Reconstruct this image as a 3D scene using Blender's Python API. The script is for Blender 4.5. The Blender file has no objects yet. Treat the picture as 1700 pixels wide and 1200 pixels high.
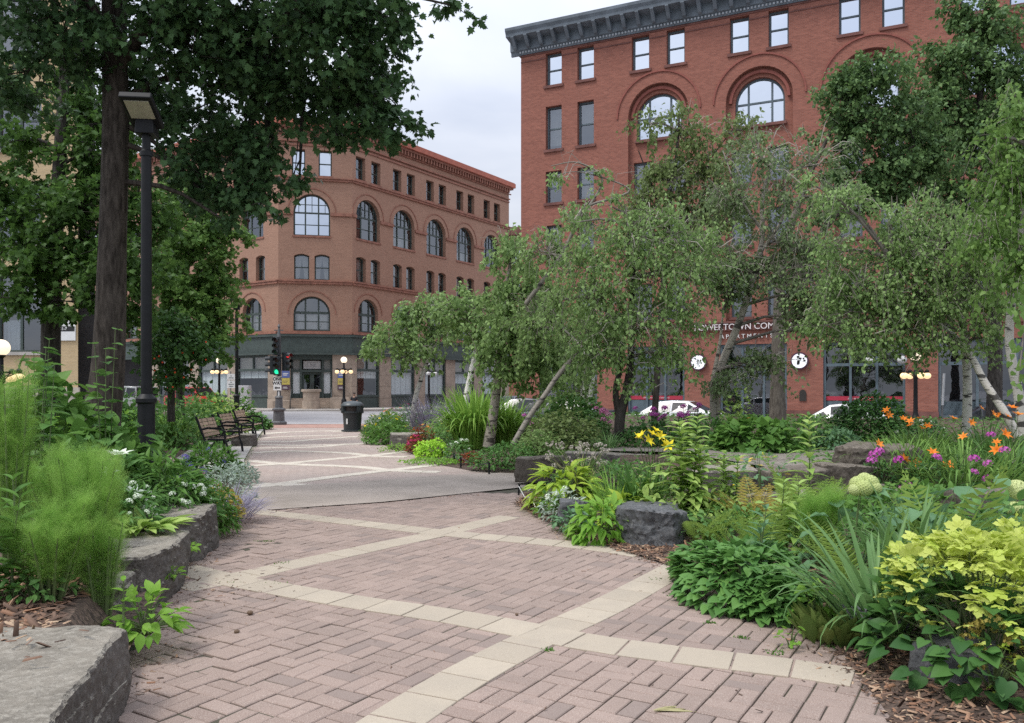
import bpy, bmesh, math, random
import numpy as np
from mathutils import Vector, Matrix, noise, geometry
rad = math.radians
random.seed(7); RNG = np.random.default_rng(11)
SC = bpy.context.scene; COL = SC.collection

# ---------------------------------------------------------------- camera, sky, sun, exposure
cam = bpy.data.objects.new('camera', bpy.data.cameras.new('camera')); COL.objects.link(cam); SC.camera = cam
cam.location = (0, 0, 1.5); cam.rotation_euler = (rad(90), 0, 0)
cam.data.sensor_width = 36; cam.data.lens = 28.8; cam.data.shift_y = 48/1700
cam.data.clip_start = .05; cam.data.clip_end = 2000
SUN_EL, SUN_AZ = 60, -115            # degrees; azimuth clockwise from +Y
W = bpy.data.worlds.new('World'); SC.world = W; W.use_nodes = True
wn, wl = W.node_tree.nodes, W.node_tree.links
wn.clear()
def wnode(t, **k):
    n = wn.new(t)
    for a, b in k.items(): setattr(n, a, b)
    return n
sky = wnode('ShaderNodeTexSky', sky_type='NISHITA', sun_disc=False, sun_elevation=rad(SUN_EL), sun_rotation=rad(SUN_AZ))
sky.air_density = 1.0; sky.dust_density = 2.0
tc = wnode('ShaderNodeTexCoord'); sep = wnode('ShaderNodeSeparateXYZ'); wl.new(tc.outputs['Generated'], sep.inputs[0])
# overcast: clouds on a flat layer overhead, brighter towards the zenith as any overcast sky is
def wm(op, a, b=None, clamp=False):
    n = wnode('ShaderNodeMath', operation=op); n.use_clamp = clamp
    for i, v in enumerate((a, b)):
        if v is None: continue
        if isinstance(v, (int, float)): n.inputs[i].default_value = v
        else: wl.new(v, n.inputs[i])
    return n.outputs[0]
zz = wm('MAXIMUM', sep.outputs[2], 0.0)
dn = wm('ADD', zz, .22)
cx = wm('DIVIDE', sep.outputs[0], dn); cy = wm('DIVIDE', sep.outputs[1], dn)
comb = wnode('ShaderNodeCombineXYZ'); wl.new(cx, comb.inputs[0]); wl.new(cy, comb.inputs[1])
nz = wnode('ShaderNodeTexNoise'); nz.inputs['Scale'].default_value = 1.3; nz.inputs['Detail'].default_value = 7; nz.inputs['Roughness'].default_value = .5
nz.inputs['Distortion'].default_value = .3
wl.new(comb.outputs[0], nz.inputs['Vector'])
rmp = wnode('ShaderNodeValToRGB'); wl.new(nz.outputs[0], rmp.inputs[0])
rmp.color_ramp.elements[0].position = .36; rmp.color_ramp.elements[0].color = (3.2, 3.5, 4.2, 1)
rmp.color_ramp.elements[1].position = .62; rmp.color_ramp.elements[1].color = (4.6, 4.78, 5.2, 1)
br = wm('MULTIPLY_ADD', zz, 2.0); br.node.inputs[2].default_value = .70
vs = wnode('ShaderNodeVectorMath', operation='SCALE'); wl.new(rmp.outputs[0], vs.inputs[0]); wl.new(br, vs.inputs['Scale'])
mx = wnode('ShaderNodeMix', data_type='RGBA'); mx.inputs[0].default_value = .9
wl.new(sky.outputs[0], mx.inputs[6]); wl.new(vs.outputs[0], mx.inputs[7])
bg = wnode('ShaderNodeBackground'); bg.inputs[1].default_value = .1
wo = wnode('ShaderNodeOutputWorld'); wl.new(mx.outputs[2], bg.inputs[0]); wl.new(bg.outputs[0], wo.inputs[0])
sun = bpy.data.objects.new('sun', bpy.data.lights.new('sun', 'SUN')); COL.objects.link(sun)
sun.data.energy = 1.45; sun.data.angle = rad(16); sun.data.color = (1, .96, .9)
_e, _a = rad(SUN_EL), rad(SUN_AZ)
sd = Vector((math.sin(_a)*math.cos(_e), math.cos(_a)*math.cos(_e), math.sin(_e)))
sun.rotation_euler = sd.to_track_quat('Z', 'Y').to_euler(); sun.location = sd*60
vw = SC.view_settings
vw.view_transform = 'Standard'; vw.look = 'None'; vw.exposure = 0.72; vw.gamma = 1; vw.use_curve_mapping = False
SC.render.engine = 'CYCLES'
cy_ = SC.cycles
cy_.max_bounces = 6; cy_.diffuse_bounces = 3; cy_.glossy_bounces = 3; cy_.transmission_bounces = 3; cy_.transparent_max_bounces = 6
cy_.caustics_reflective = cy_.caustics_refractive = False
cy_.use_denoising = False
try: cy_.denoiser = 'OPENIMAGEDENOISE'
except Exception: pass
cy_.sample_clamp_indirect = 6

# ---------------------------------------------------------------- survey helpers
F, H, HY, CX = 1360., 1.5, 648., 850.
def at(x, y, Y): return Vector(((x-CX)*Y/F, Y, H-(y-HY)*Y/F))          # surveyed bearing and depth -> place
def gp(x, y, z=0.): return at(x, y, F*(H-z)/(y-HY))
def smooth(pts, n=12):
    P = [Vector(p) for p in pts]; P = [2*P[0]-P[1]]+P+[2*P[-1]-P[-2]]; out = []
    for i in range(1, len(P)-2):
        for k in range(n):
            t = k/n; a, b, c, d = P[i-1], P[i], P[i+1], P[i+2]
            out.append(.5*((2*b)+(c-a)*t+(2*a-5*b+4*c-d)*t*t+(3*b-a-3*c+d)*t**3))
    out.append(P[-2]); return out

# ---------------------------------------------------------------- materials
def newmat(name):
    m = bpy.data.materials.new(name); m.use_nodes = True; nt = m.node_tree
    return m, nt, nt.nodes['Principled BSDF']
def _mixrgb(nt, fac, a, b, mode='MIX'):
    n = nt.nodes.new('ShaderNodeMix'); n.data_type = 'RGBA'; n.blend_type = mode
    for i, v in ((0, fac), (6, a), (7, b)):
        if hasattr(v, 'node'): nt.links.new(v, n.inputs[i])
        elif i == 0: n.inputs[0].default_value = v
        else: n.inputs[i].default_value = (*v, 1)
    return n.outputs[2]
def _noise(nt, scale, detail=4, coord='Object', rough=.55):
    t = nt.nodes.new('ShaderNodeTexCoord'); n = nt.nodes.new('ShaderNodeTexNoise')
    n.inputs['Scale'].default_value = scale; n.inputs['Detail'].default_value = detail; n.inputs['Roughness'].default_value = rough
    if coord == 'World':
        g = nt.nodes.new('ShaderNodeNewGeometry'); nt.links.new(g.outputs['Position'], n.inputs['Vector'])
    else: nt.links.new(t.outputs[coord], n.inputs['Vector'])
    return n.outputs[0]
def _ramp(nt, v, p0, p1, c0=(0, 0, 0), c1=(1, 1, 1)):
    r = nt.nodes.new('ShaderNodeValToRGB'); nt.links.new(v, r.inputs[0])
    r.color_ramp.elements[0].position = p0; r.color_ramp.elements[1].position = p1
    r.color_ramp.elements[0].color = (*c0, 1); r.color_ramp.elements[1].color = (*c1, 1); return r.outputs[0]
def _bump(nt, p, h, strength, dist):
    b = nt.nodes.new('ShaderNodeBump'); b.inputs['Strength'].default_value = strength; b.inputs['Distance'].default_value = dist
    nt.links.new(h, b.inputs['Height']); nt.links.new(b.outputs[0], p.inputs['Normal'])
def mat(name, c, rough=.6, var=.25, scale=3., bump=0., bscale=30., metal=0., c2=None, spec=.5, coord='World', objvar=0.):
    m, nt, p = newmat(name)
    c2 = c2 or tuple(v*(1-var) for v in c)
    n = _noise(nt, scale, 6, coord)
    col = _mixrgb(nt, _ramp(nt, n, .35, .68), c, c2)
    if objvar:
        oi = nt.nodes.new('ShaderNodeObjectInfo'); mp = nt.nodes.new('ShaderNodeMapRange')
        mp.inputs['To Min'].default_value = 1-objvar; mp.inputs['To Max'].default_value = 1+objvar*.6
        nt.links.new(oi.outputs['Random'], mp.inputs[0])
        v = nt.nodes.new('ShaderNodeVectorMath'); v.operation = 'SCALE'; nt.links.new(col, v.inputs[0]); nt.links.new(mp.outputs[0], v.inputs['Scale']); col = v.outputs[0]
    nt.links.new(col, p.inputs['Base Color'])
    p.inputs['Roughness'].default_value = rough; p.inputs['Metallic'].default_value = metal; p.inputs['Specular IOR Level'].default_value = spec
    if bump: _bump(nt, p, _noise(nt, bscale, 8, coord), bump, .02)
    return m
def emis(name, c, s):
    m, nt, p = newmat(name); p.inputs['Base Color'].default_value = (*c, 1)
    p.inputs['Emission Color'].default_value = (*c, 1); p.inputs['Emission Strength'].default_value = s; return m
def brickmat(name, c1, c2, mortar, bw=.22, rh=.075, dirt=.35, uv=True, ms=.012):
    m, nt, p = newmat(name)
    b = nt.nodes.new('ShaderNodeTexBrick'); b.inputs['Scale'].default_value = 1
    b.inputs['Brick Width'].default_value = bw; b.inputs['Row Height'].default_value = rh; b.inputs['Mortar Size'].default_value = ms
    b.inputs['Color1'].default_value = (*c1, 1); b.inputs['Color2'].default_value = (*c2, 1); b.inputs['Mortar'].default_value = (*mortar, 1)
    u = nt.nodes.new('ShaderNodeUVMap'); nt.links.new(u.outputs[0], b.inputs['Vector'])
    big = _noise(nt, .55, 7, 'World', .65); fine = _noise(nt, 5, 5, 'World')
    col = _mixrgb(nt, _ramp(nt, big, .35, .75, (0, 0, 0), (dirt,)*3), b.outputs[0], tuple(v*.6+.01 for v in c1))
    col = _mixrgb(nt, _ramp(nt, fine, .3, .8, (0, 0, 0), (.3,)*3), col, tuple(min(1, v*1.35+.02) for v in c2))
    # pale streaks of wash-off under the sills
    st = nt.nodes.new('ShaderNodeTexNoise'); st.inputs['Scale'].default_value = 1; st.inputs['Detail'].default_value = 4
    mp = nt.nodes.new('ShaderNodeMapping'); mp.inputs['Scale'].default_value = (2.2, .16, 1); nt.links.new(u.outputs[0], mp.inputs[0]); nt.links.new(mp.outputs[0], st.inputs['Vector'])
    col = _mixrgb(nt, _ramp(nt, st.outputs[0], .55, .8, (0, 0, 0), (.35,)*3), col, tuple(v*.7+.03 for v in c1))
    hv = nt.nodes.new('ShaderNodeTexNoise'); hv.inputs['Scale'].default_value = 1; hv.inputs['Detail'].default_value = 3
    mp2 = nt.nodes.new('ShaderNodeMapping'); mp2.inputs['Scale'].default_value = (.9, 5.5, 1); nt.links.new(u.outputs[0], mp2.inputs[0]); nt.links.new(mp2.outputs[0], hv.inputs['Vector'])
    col = _mixrgb(nt, _ramp(nt, hv.outputs[0], .5, .8, (0, 0, 0), (.3,)*3), col, tuple(min(1, v*1.15+.035) for v in c1))
    nt.links.new(col, p.inputs['Base Color']); p.inputs['Roughness'].default_value = .85; p.inputs['Specular IOR Level'].default_value = .25
    _bump(nt, p, b.outputs['Fac'], .25, -.01)
    return m
def glassmat(name, fac, tint=(.75, .8, .82), refl=(.86, .9, .96)):
    m, nt, p = newmat(name); nt.nodes.remove(p); out = nt.nodes['Material Output']
    t = nt.nodes.new('ShaderNodeBsdfTransparent'); t.inputs[0].default_value = (*tint, 1)
    g = nt.nodes.new('ShaderNodeBsdfGlossy'); g.inputs['Roughness'].default_value = .015; g.inputs['Color'].default_value = (*refl, 1)
    n = _noise(nt, .9, 2, 'World'); bp = nt.nodes.new('ShaderNodeBump'); bp.inputs['Strength'].default_value = .05; bp.inputs['Distance'].default_value = .1
    nt.links.new(n, bp.inputs['Height']); nt.links.new(bp.outputs[0], g.inputs['Normal'])
    x = nt.nodes.new('ShaderNodeMixShader'); x.inputs[0].default_value = fac
    nt.links.new(t.outputs[0], x.inputs[1]); nt.links.new(g.outputs[0], x.inputs[2]); nt.links.new(x.outputs[0], out.inputs[0]); return m
def leafmat(name, c1, c2, rough=.5, trans=.3, spec=.16):
    m, nt, p = newmat(name); out = nt.nodes['Material Output']
    a = nt.nodes.new('ShaderNodeAttribute'); a.attribute_name = 'rnd'; oi = nt.nodes.new('ShaderNodeObjectInfo')
    s = nt.nodes.new('ShaderNodeMath'); s.operation = 'ADD'; nt.links.new(a.outputs['Fac'], s.inputs[0]); nt.links.new(oi.outputs['Random'], s.inputs[1])
    f = nt.nodes.new('ShaderNodeMath'); f.operation = 'FRACT'; nt.links.new(s.outputs[0], f.inputs[0])
    col = _mixrgb(nt, f.outputs[0], c1, c2)
    nt.links.new(col, p.inputs['Base Color']); p.inputs['Roughness'].default_value = rough; p.inputs['Specular IOR Level'].default_value = spec
    t = nt.nodes.new('ShaderNodeBsdfTranslucent')
    tcol = _mixrgb(nt, .5, col, tuple(min(1, v*1.5) for v in c2)); nt.links.new(tcol, t.inputs[0])
    x = nt.nodes.new('ShaderNodeMixShader'); x.inputs[0].default_value = trans
    nt.links.new(p.outputs[0], x.inputs[1]); nt.links.new(t.outputs[0], x.inputs[2]); nt.links.new(x.outputs[0], out.inputs[0]); return m

M = {}
M['asphalt'] = mat('asphalt', (.39, .335, .29), .95, .25, 1.2, .25, 70, c2=(.29, .25, .215), spec=.1)
M['street'] = mat('street_asphalt', (.34, .335, .345), .9, .2, .4, .2, 60, c2=(.27, .265, .27))
M['concrete'] = mat('concrete', (.48, .45, .41), .9, .3, 1.5, .2, 40)
M['redpave'] = mat('red_paving', (.42, .25, .20), .9, .3, 2.5, .2, 40)
M['black'] = mat('black_metal', (.011, .012, .014), .5, .4, 8, spec=.25)
M['black2'] = mat('black_plastic', (.03, .036, .04), .5, .3, 4, .1, 60)
M['greyiron'] = mat('grey_iron', (.10, .105, .11), .5, .3, 5)
M['darkroom'] = mat('dark_interior', (.045, .045, .05), .9, .5, .5)
M['curtain'] = mat('curtain_cloth', (.75, .73, .68), .9, .15, 2)
M['blind'] = mat('white_blind', (.72, .76, .78), .8, .1, 1)
M['glass'] = glassmat('window_glass', .24, (.6, .64, .66))
M['glassclear'] = glassmat('shopfront_glass', .16, (.86, .9, .9))
M['glassdark'] = glassmat('shop_glass', .2, (.5, .55, .55))
M['glasssky'] = glassmat('sky_glass', .85, refl=(.80, .86, .95))
M['green_frame'] = mat('green_grey_paint', (.075, .10, .092), .55, .3, 3, spec=.3)
M['blue_frame'] = mat('blue_grey_paint', (.11, .15, .175), .5, .3, 3)
M['cornice'] = mat('grey_blue_paint', (.17, .205, .24), .6, .4, 1.5)
M['soil'] = mat('soil', (.055, .04, .03), .95, .5, 6, .8, 25, c2=(.02, .016, .012))
M['white'] = mat('white_paint', (.8, .8, .78), .5, .1, 2)

# ---------------------------------------------------------------- object helpers
def wloc(o):
    v = Vector((0, 0, 0))
    while o: v += o.location; o = o.parent
    return v
def tag(o, label=None, cat=None, group=None, kind=None):
    for k, v in (('label', label), ('category', cat), ('group', group), ('kind', kind)):
        if v: o[k] = v
    return o
def thing(name, label, cat, loc=(0, 0, 0), group=None):
    o = bpy.data.objects.new(name, None); COL.objects.link(o); o.location = loc; o.empty_display_size = .1
    return tag(o, label, cat, group)
def link(name, me, parent=None, matrix=None):
    o = bpy.data.objects.new(name, me); COL.objects.link(o)
    if parent: o.parent = parent
    if matrix is not None: o.matrix_basis = matrix
    return o
def children(o): return [c for c in bpy.data.objects if c.parent == o]
def copy_tree(o, parent=None):
    c = o.copy(); COL.objects.link(c)
    if parent: c.parent = parent
    for ch in list(o.children): copy_tree(ch, c)
    return c
class MB:
    def __init__(s): s.v = []; s.f = []; s.uv = None
    def quad(s, *p):
        i = len(s.v); s.v += [tuple(q) for q in p]; s.f.append(tuple(range(i, i+len(p))))
    def box(s, c, size, ax=None, taper=1.):
        c = Vector(c); X, Y, Z = ax or (Vector((1, 0, 0)), Vector((0, 1, 0)), Vector((0, 0, 1)))
        i = len(s.v)
        for dz in (-.5, .5):
            k = taper if dz > 0 else 1
            for dx, dy in ((-.5, -.5), (.5, -.5), (.5, .5), (-.5, .5)):
                s.v.append(tuple(c+X*dx*size[0]*k+Y*dy*size[1]*k+Z*dz*size[2]))
        for f in ((0, 3, 2, 1), (4, 5, 6, 7), (0, 1, 5, 4), (1, 2, 6, 5), (2, 3, 7, 6), (3, 0, 4, 7)): s.f.append(tuple(i+j for j in f))
        return s
    def bar(s, a, b, w, h=None, up=(0, 0, 1)):
        a, b = Vector(a), Vector(b); d = b-a; L = d.length
        if L < 1e-6: return s
        y = d/L; x = y.cross(Vector(up))
        if x.length < 1e-4: x = y.cross(Vector((1, 0, 0)))
        x.normalize(); z = x.cross(y)
        return s.box((a+b)/2, (w, L, h or w), (x, y, z))
    def tube(s, pts, r, n=8, cap=True):
        pts = [Vector(p) for p in pts]; m = len(pts)
        if not hasattr(r, '__len__'): r = [r]*m
        i0 = len(s.v); prev = None
        for k, p in enumerate(pts):
            d = (pts[min(k+1, m-1)]-pts[max(k-1, 0)]).normalized()
            if prev is None:
                x = d.cross(Vector((0, 1, 0))) if abs(d.y) < .9 else d.cross(Vector((1, 0, 0)))
            else: x = prev-d*prev.dot(d)
            x.normalize(); prev = x; y = d.cross(x)
            for j in range(n):
                a = 2*math.pi*j/n; s.v.append(tuple(p+(x*math.cos(a)+y*math.sin(a))*r[k]))
        for k in range(m-1):
            for j in range(n):
                a, b = i0+k*n+j, i0+k*n+(j+1) % n; s.f.append((a, b, b+n, a+n))
        if cap:
            s.f.append(tuple(i0+j for j in range(n))[::-1]); s.f.append(tuple(i0+(m-1)*n+j for j in range(n)))
        return s
    def lathe(s, prof, c=(0, 0, 0), n=16, sq=False):
        c = Vector(c); i0 = len(s.v); m = len(prof)
        for r, z in prof:
            for j in range(n):
                a = 2*math.pi*(j+.5)/n; k = 1.
                s.v.append((c.x+r*k*math.cos(a), c.y+r*k*math.sin(a), c.z+z))
        for k in range(m-1):
            for j in range(n):
                a, b = i0+k*n+j, i0+k*n+(j+1) % n; s.f.append((a, b, b+n, a+n))
        s.f.append(tuple(i0+j for j in range(n))[::-1]); s.f.append(tuple(i0+(m-1)*n+j for j in range(n)))
        return s
    def ball(s, c, r, n=12, m=8, sz=1.):
        return s.lathe([(max(.001, r*math.sin(math.pi*k/m)), -r*sz*math.cos(math.pi*k/m)) for k in range(m+1)], c, n)
    def prism(s, poly, axis):            # poly: list of points, extruded by axis
        axis = Vector(axis); i = len(s.v); n = len(poly)
        s.v += [tuple(p) for p in poly]+[tuple(Vector(p)+axis) for p in poly]
        s.f.append(tuple(range(i, i+n))[::-1]); s.f.append(tuple(range(i+n, i+2*n)))
        for k in range(n):
            a, b = i+k, i+(k+1) % n; s.f.append((a, b, b+n, a+n))
        return s
    def build(s, name, m, parent=None, kind=None, sm=False, bevel=0., local=False):
        off = Vector((0, 0, 0)) if local or parent is None else wloc(parent)
        me = bpy.data.meshes.new(name); me.from_pydata([(x-off.x, y-off.y, z-off.z) for x, y, z in s.v], [], s.f)
        if s.uv is not None:
            l = me.uv_layers.new(name='UVMap'); l.data.foreach_set('uv', np.array(s.uv, np.float32).ravel())
        if m: me.materials.append(m)
        if sm: me.shade_smooth(); me.set_sharp_from_angle(angle=rad(40))
        else: me.shade_flat()
        o = link(name, me, parent)
        if kind: o['kind'] = kind
        if bevel:
            b = o.modifiers.new('bevel', 'BEVEL'); b.width = bevel; b.segments = 2; b.limit_method = 'ANGLE'
        return o
def text_mesh(name, s, size, m, parent, matrix, depth=.01, align='CENTER', bold=0.):
    cu = bpy.data.curves.new(name, 'FONT'); cu.body = s; cu.size = size; cu.extrude = depth; cu.align_x = align; cu.align_y = 'CENTER'; cu.offset = bold
    o = bpy.data.objects.new(name, cu); COL.objects.link(o)
    dg = bpy.context.evaluated_depsgraph_get(); me = bpy.data.meshes.new_from_object(o.evaluated_get(dg))
    bpy.data.objects.remove(o); bpy.data.curves.remove(cu); me.name = name
    me.materials.clear(); me.materials.append(m)
    mm = matrix.copy()
    if parent: mm.translation = mm.translation-wloc(parent)
    return link(name, me, parent, mm)
def facing(o, right, up):                # matrix whose X runs along right, Y along up
    r, u = Vector(right).normalized(), Vector(up).normalized(); n = r.cross(u)
    return Matrix(((r.x, u.x, n.x, o[0]), (r.y, u.y, n.y, o[1]), (r.z, u.z, n.z, o[2]), (0, 0, 0, 1)))

# ================================================================ SETTING: ground, street, paving, beds
L_EDGE = [(-1.25, 1.5), (-1.52, 2.6), (-1.84, 3.8), (-2.06, 4.42), (-2.28, 5.2), (-2.53, 6.14), (-2.82, 7.23), (-3.01, 8.1), (-3.1, 8.79), (-3.34, 10.1), (-3.91, 11.86), (-4.6, 13.88), (-5.62, 16.72), (-7.14, 22.17), (-9.26, 30.0), (-10.4, 34.5)]
R_EDGE = [(1.3, 1.5), (1.6, 2.8), (1.7, 3.51), (1.8, 4.15), (1.85, 4.67), (1.81, 5.48), (1.58, 6.14), (1.41, 6.87), (1.07, 7.64), (.69, 8.5), (.35, 9.62), (.1, 10.8), (.25, 11.9), (1.2, 12.9)]
M_EDGE = [(1.2, 14.3), (.43, 14.57), (-.55, 14.95), (-1.6, 16.72), (-2.24, 19.07), (-3.42, 22.17), (-4.97, 27.57), (-6.09, 31.88), (-6.7, 34.5)]
def ex(E, y): return float(np.interp(y, [p[1] for p in E], [p[0] for p in E]))
def gz(x, y): return -.13-.011*min(max(x+15, 0), 45)
def und(x, y): return .012*noise.noise((x*.45, y*.45, 3.1))+.004*noise.noise((x*1.7, y*1.7, 8))
def seg_dist(E, x, y):
    d = 1e9
    for (x0, y0), (x1, y1) in zip(E, E[1:]):
        dx, dy = x1-x0, y1-y0; t = min(1, max(0, ((x-x0)*dx+(y-y0)*dy)/(dx*dx+dy*dy)))
        d = min(d, math.hypot(x-x0-t*dx, y-y0-t*dy))
    return d
def zl(x, y):                            # left bed surface
    d = seg_dist(L_EDGE, x, y)
    if y > 14: d = max(0, d-1.75*min(1, y-14))
    e = np.interp(y, [3, 7.6, 9.3], [.30, .30, .02]); e = e if d > .25 or y > 8.6 else e*.4
    if y > 14: return float(e+min(.75, .26*d))
    return float(e+min(.45, .06*d))+.03*noise.noise((x*.8, y*.8, 1))
def zr(x, y):                            # right bed surface, with the rock terrace behind it
    d = seg_dist(R_EDGE, x, y); b = .01+min(.3, .07*d)
    s = y-(9.9+max(0, 3.2-x)*1.35)
    t = min(1, max(0, s/.35)); 
    return b*(1-t)+.5*t+.02*noise.noise((x*.9, y*.9, 5))
def zm(x, y):
    d = seg_dist(M_EDGE, x, y); return .01+min(.3, .09*d)+.03*noise.noise((x*.6, y*.6, 9))+(.2 if x > 3 else .2*max(0, x-1)/2)
def bed(name, zf, rows, offs, side, m, xmax=None):
    mb = MB(); n = len(offs)
    for y in rows:
        E = {'l': L_EDGE, 'r': R_EDGE, 'm': M_EDGE}[side]; x0 = ex(E, y)
        for o in offs:
            x = x0+(-o if side == 'l' else o)
            if xmax: x = min(x, xmax(y)) if side != 'l' else x
            mb.v.append((x, y, zf(x, y)))
    for r in range(len(rows)-1):
        for k in range(n-1):
            a = r*n+k; f = (a, a+1, a+n+1, a+n); mb.f.append(f if side != 'l' else f[::-1])
    o = mb.build(name, m, kind='structure', sm=True); return o
offs = [0, .06, .15, .3, .5, .75, 1, 1.4, 1.9, 2.5, 3.2, 4, 5, 6.5, 8, 10, 13, 17, 22]
def frange(a, b, s): n = max(1, round(abs(b-a)/s)); return [a+(b-a)*i/n for i in range(n+1)]
# mulch colour
m, nt, p = newmat('mulch')
v = nt.nodes.new('ShaderNodeTexVoronoi'); v.inputs['Scale'].default_value = 32
g = nt.nodes.new('ShaderNodeNewGeometry'); mpn = nt.nodes.new('ShaderNodeMapping'); mpn.inputs['Scale'].default_value = (1, 1.8, 1)
nt.links.new(g.outputs['Position'], mpn.inputs[0]); nt.links.new(mpn.outputs[0], v.inputs['Vector'])
nt.links.new(_mixrgb(nt, _ramp(nt, v.outputs['Color'], .2, .9), (.045, .03, .022), (.17, .115, .085)), p.inputs['Base Color'])
p.inputs['Roughness'].default_value = .9; _bump(nt, p, v.outputs['Distance'], .8, .02); M['mulch'] = m
bed('left_planting_soil', zl, frange(1.6, 34.4, .4), offs, 'l', M['mulch'])
bed('right_planting_soil', zr, frange(1.6, 12.9, .3), offs, 'r', M['mulch'])
bed('middle_planting_soil', zm, frange(14.3, 34.4, .5), offs, 'm', M['mulch'], lambda y: max(ex(M_EDGE, y)+.5, min(25, (34.8-y)/.477)))
mb = MB()                                 # ground behind the cross path's right end
for y in frange(12.9, 14.4, .5):
    for x in frange(2.4, 22, 1.0): mb.v.append((x, y, .5 if y < 14 else .3))
n = len(frange(2.4, 22, 1.0))
for r in range(len(frange(12.9, 14.4, .5))-1):
    for k in range(n-1): a = r*n+k; mb.f.append((a, a+1, a+n+1, a+n))
mb.build('back_planting_soil', M['mulch'], kind='structure')
mb = MB(); xs = [-900, -200, -60, -30, -15, 0, 10, 20, 30, 60, 200, 900]; ys = [-300, -40, 0, 12, 25, 34, 50, 70, 100, 200, 600, 1500]
for y in ys:
    for x in xs: mb.v.append((x, y, gz(x, y)))
for r in range(len(ys)-1):
    for k in range(len(xs)-1): a = r*len(xs)+k; mb.f.append((a, a+1, a+len(xs)+1, a+len(xs)))
mb.build('street', M['street'], kind='structure')

# ---- brick plaza near the viewer
ANG = rad(31); ga = Vector((math.sin(ANG), math.cos(ANG), 0)); gb = Vector((math.cos(ANG), -math.sin(ANG), 0))
m, nt, p = newmat('paver_clay')
a = nt.nodes.new('ShaderNodeAttribute'); a.attribute_name = 'rnd'; oi = nt.nodes.new('ShaderNodeObjectInfo')
s = nt.nodes.new('ShaderNodeMath'); s.operation = 'ADD'; nt.links.new(a.outputs['Fac'], s.inputs[0]); nt.links.new(oi.outputs['Random'], s.inputs[1])
f_ = nt.nodes.new('ShaderNodeMath'); f_.operation = 'FRACT'; nt.links.new(s.outputs[0], f_.inputs[0])
col = _mixrgb(nt, _ramp(nt, f_.outputs[0], .0, 1.), (.25, .183, .153), (.325, .242, .204))
col = _mixrgb(nt, _ramp(nt, _noise(nt, 260, 2, 'World'), .5, .72, (0, 0, 0), (.75,)*3), col, (.56, .48, .42))
col = _mixrgb(nt, _ramp(nt, _noise(nt, 180, 2, 'World'), .56, .7, (0, 0, 0), (.5,)*3), col, (.15, .12, .115))
col = _mixrgb(nt, _ramp(nt, _noise(nt, 1.1, 6, 'World', .7), .45, .75, (0, 0, 0), (.5,)*3), col, (.19, .155, .135))
col = _mixrgb(nt, _ramp(nt, _noise(nt, 5.5, 5, 'World', .7), .58, .72, (0, 0, 0), (.35,)*3), col, (.17, .14, .13))
dk = nt.nodes.new('ShaderNodeMath'); dk.operation = 'GREATER_THAN'; dk.inputs[1].default_value = .91; nt.links.new(f_.outputs[0], dk.inputs[0]); dk2 = nt.nodes.new('ShaderNodeMath'); dk2.operation = 'MULTIPLY'; dk2.inputs[1].default_value = .45; nt.links.new(dk.outputs[0], dk2.inputs[0])
col = _mixrgb(nt, dk2.outputs[0], col, (.15, .125, .115))
nt.links.new(col, p.inputs['Base Color']); p.inputs['Roughness'].default_value = .88; p.inputs['Specular IOR Level'].default_value = .3
_bump(nt, p, _noise(nt, 240, 3, 'World'), .35, .004); M['paver'] = m
m, nt, p = newmat('tan_slab')
oi = nt.nodes.new('ShaderNodeObjectInfo')
col = _mixrgb(nt, oi.outputs['Random'], (.37, .315, .245), (.425, .365, .285))
col = _mixrgb(nt, _ramp(nt, _noise(nt, 3.2, 7, 'World', .7), .42, .75, (0, 0, 0), (.6,)*3), col, (.31, .27, .22))
col = _mixrgb(nt, _ramp(nt, _noise(nt, 26, 5, 'World', .7), .55, .75, (0, 0, 0), (.4,)*3), col, (.30, .26, .21))
col = _mixrgb(nt, _ramp(nt, _noise(nt, 170, 2, 'World'), .45, .75, (0, 0, 0), (.3,)*3), col, (.66, .60, .50))
nt.links.new(col, p.inputs['Base Color']); p.inputs['Roughness'].default_value = .85; p.inputs['Specular IOR Level'].default_value = .3
_bump(nt, p, _noise(nt, 120, 4, 'World'), .2, .004); M['tan'] = m
M['joint'] = mat('joint_sand', (.085, .07, .055), .95, .5, 3.0, .5, 60, c2=(.055, .06, .032))

def polysheet(name, pts, z, m, kind='structure', parent=None):
    mb = MB(); v3 = [Vector((x, y, 0)) for x, y in pts]
    tris = geometry.tessellate_polygon([v3])
    mb.v = [(x, y, z(x, y) if callable(z) else z) for x, y in pts]
    for t in tris:
        a, b, c = (v3[i] for i in t)
        mb.f.append(tuple(t) if (b-a).cross(c-a).z > 0 else tuple(t)[::-1])
    return mb.build(name, m, parent, kind)
near_poly = [(ex(L_EDGE, y)-.1, y) for y in frange(1.6, 10.3, .5)]+[(-2.6, 11.2), (-1.5, 11.8), (0, 13.1), (.9, 13.2)]+[(ex(R_EDGE, y)+.1, y) for y in frange(11.5, 1.6, .5)]
plaza = polysheet('brick_plaza', near_poly, lambda x, y: und(x, y)-.0075, M['joint'])
def inpoly(x, y, P):
    c = False; j = len(P)-1
    for i in range(len(P)):
        if (P[i][1] > y) != (P[j][1] > y) and x < (P[j][0]-P[i][0])*(y-P[i][1])/(P[j][1]-P[i][1])+P[i][0]: c = not c
        j = i
    return c
CELL = .206; bl, bw_, bh = .1975, .0955, .05
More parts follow.
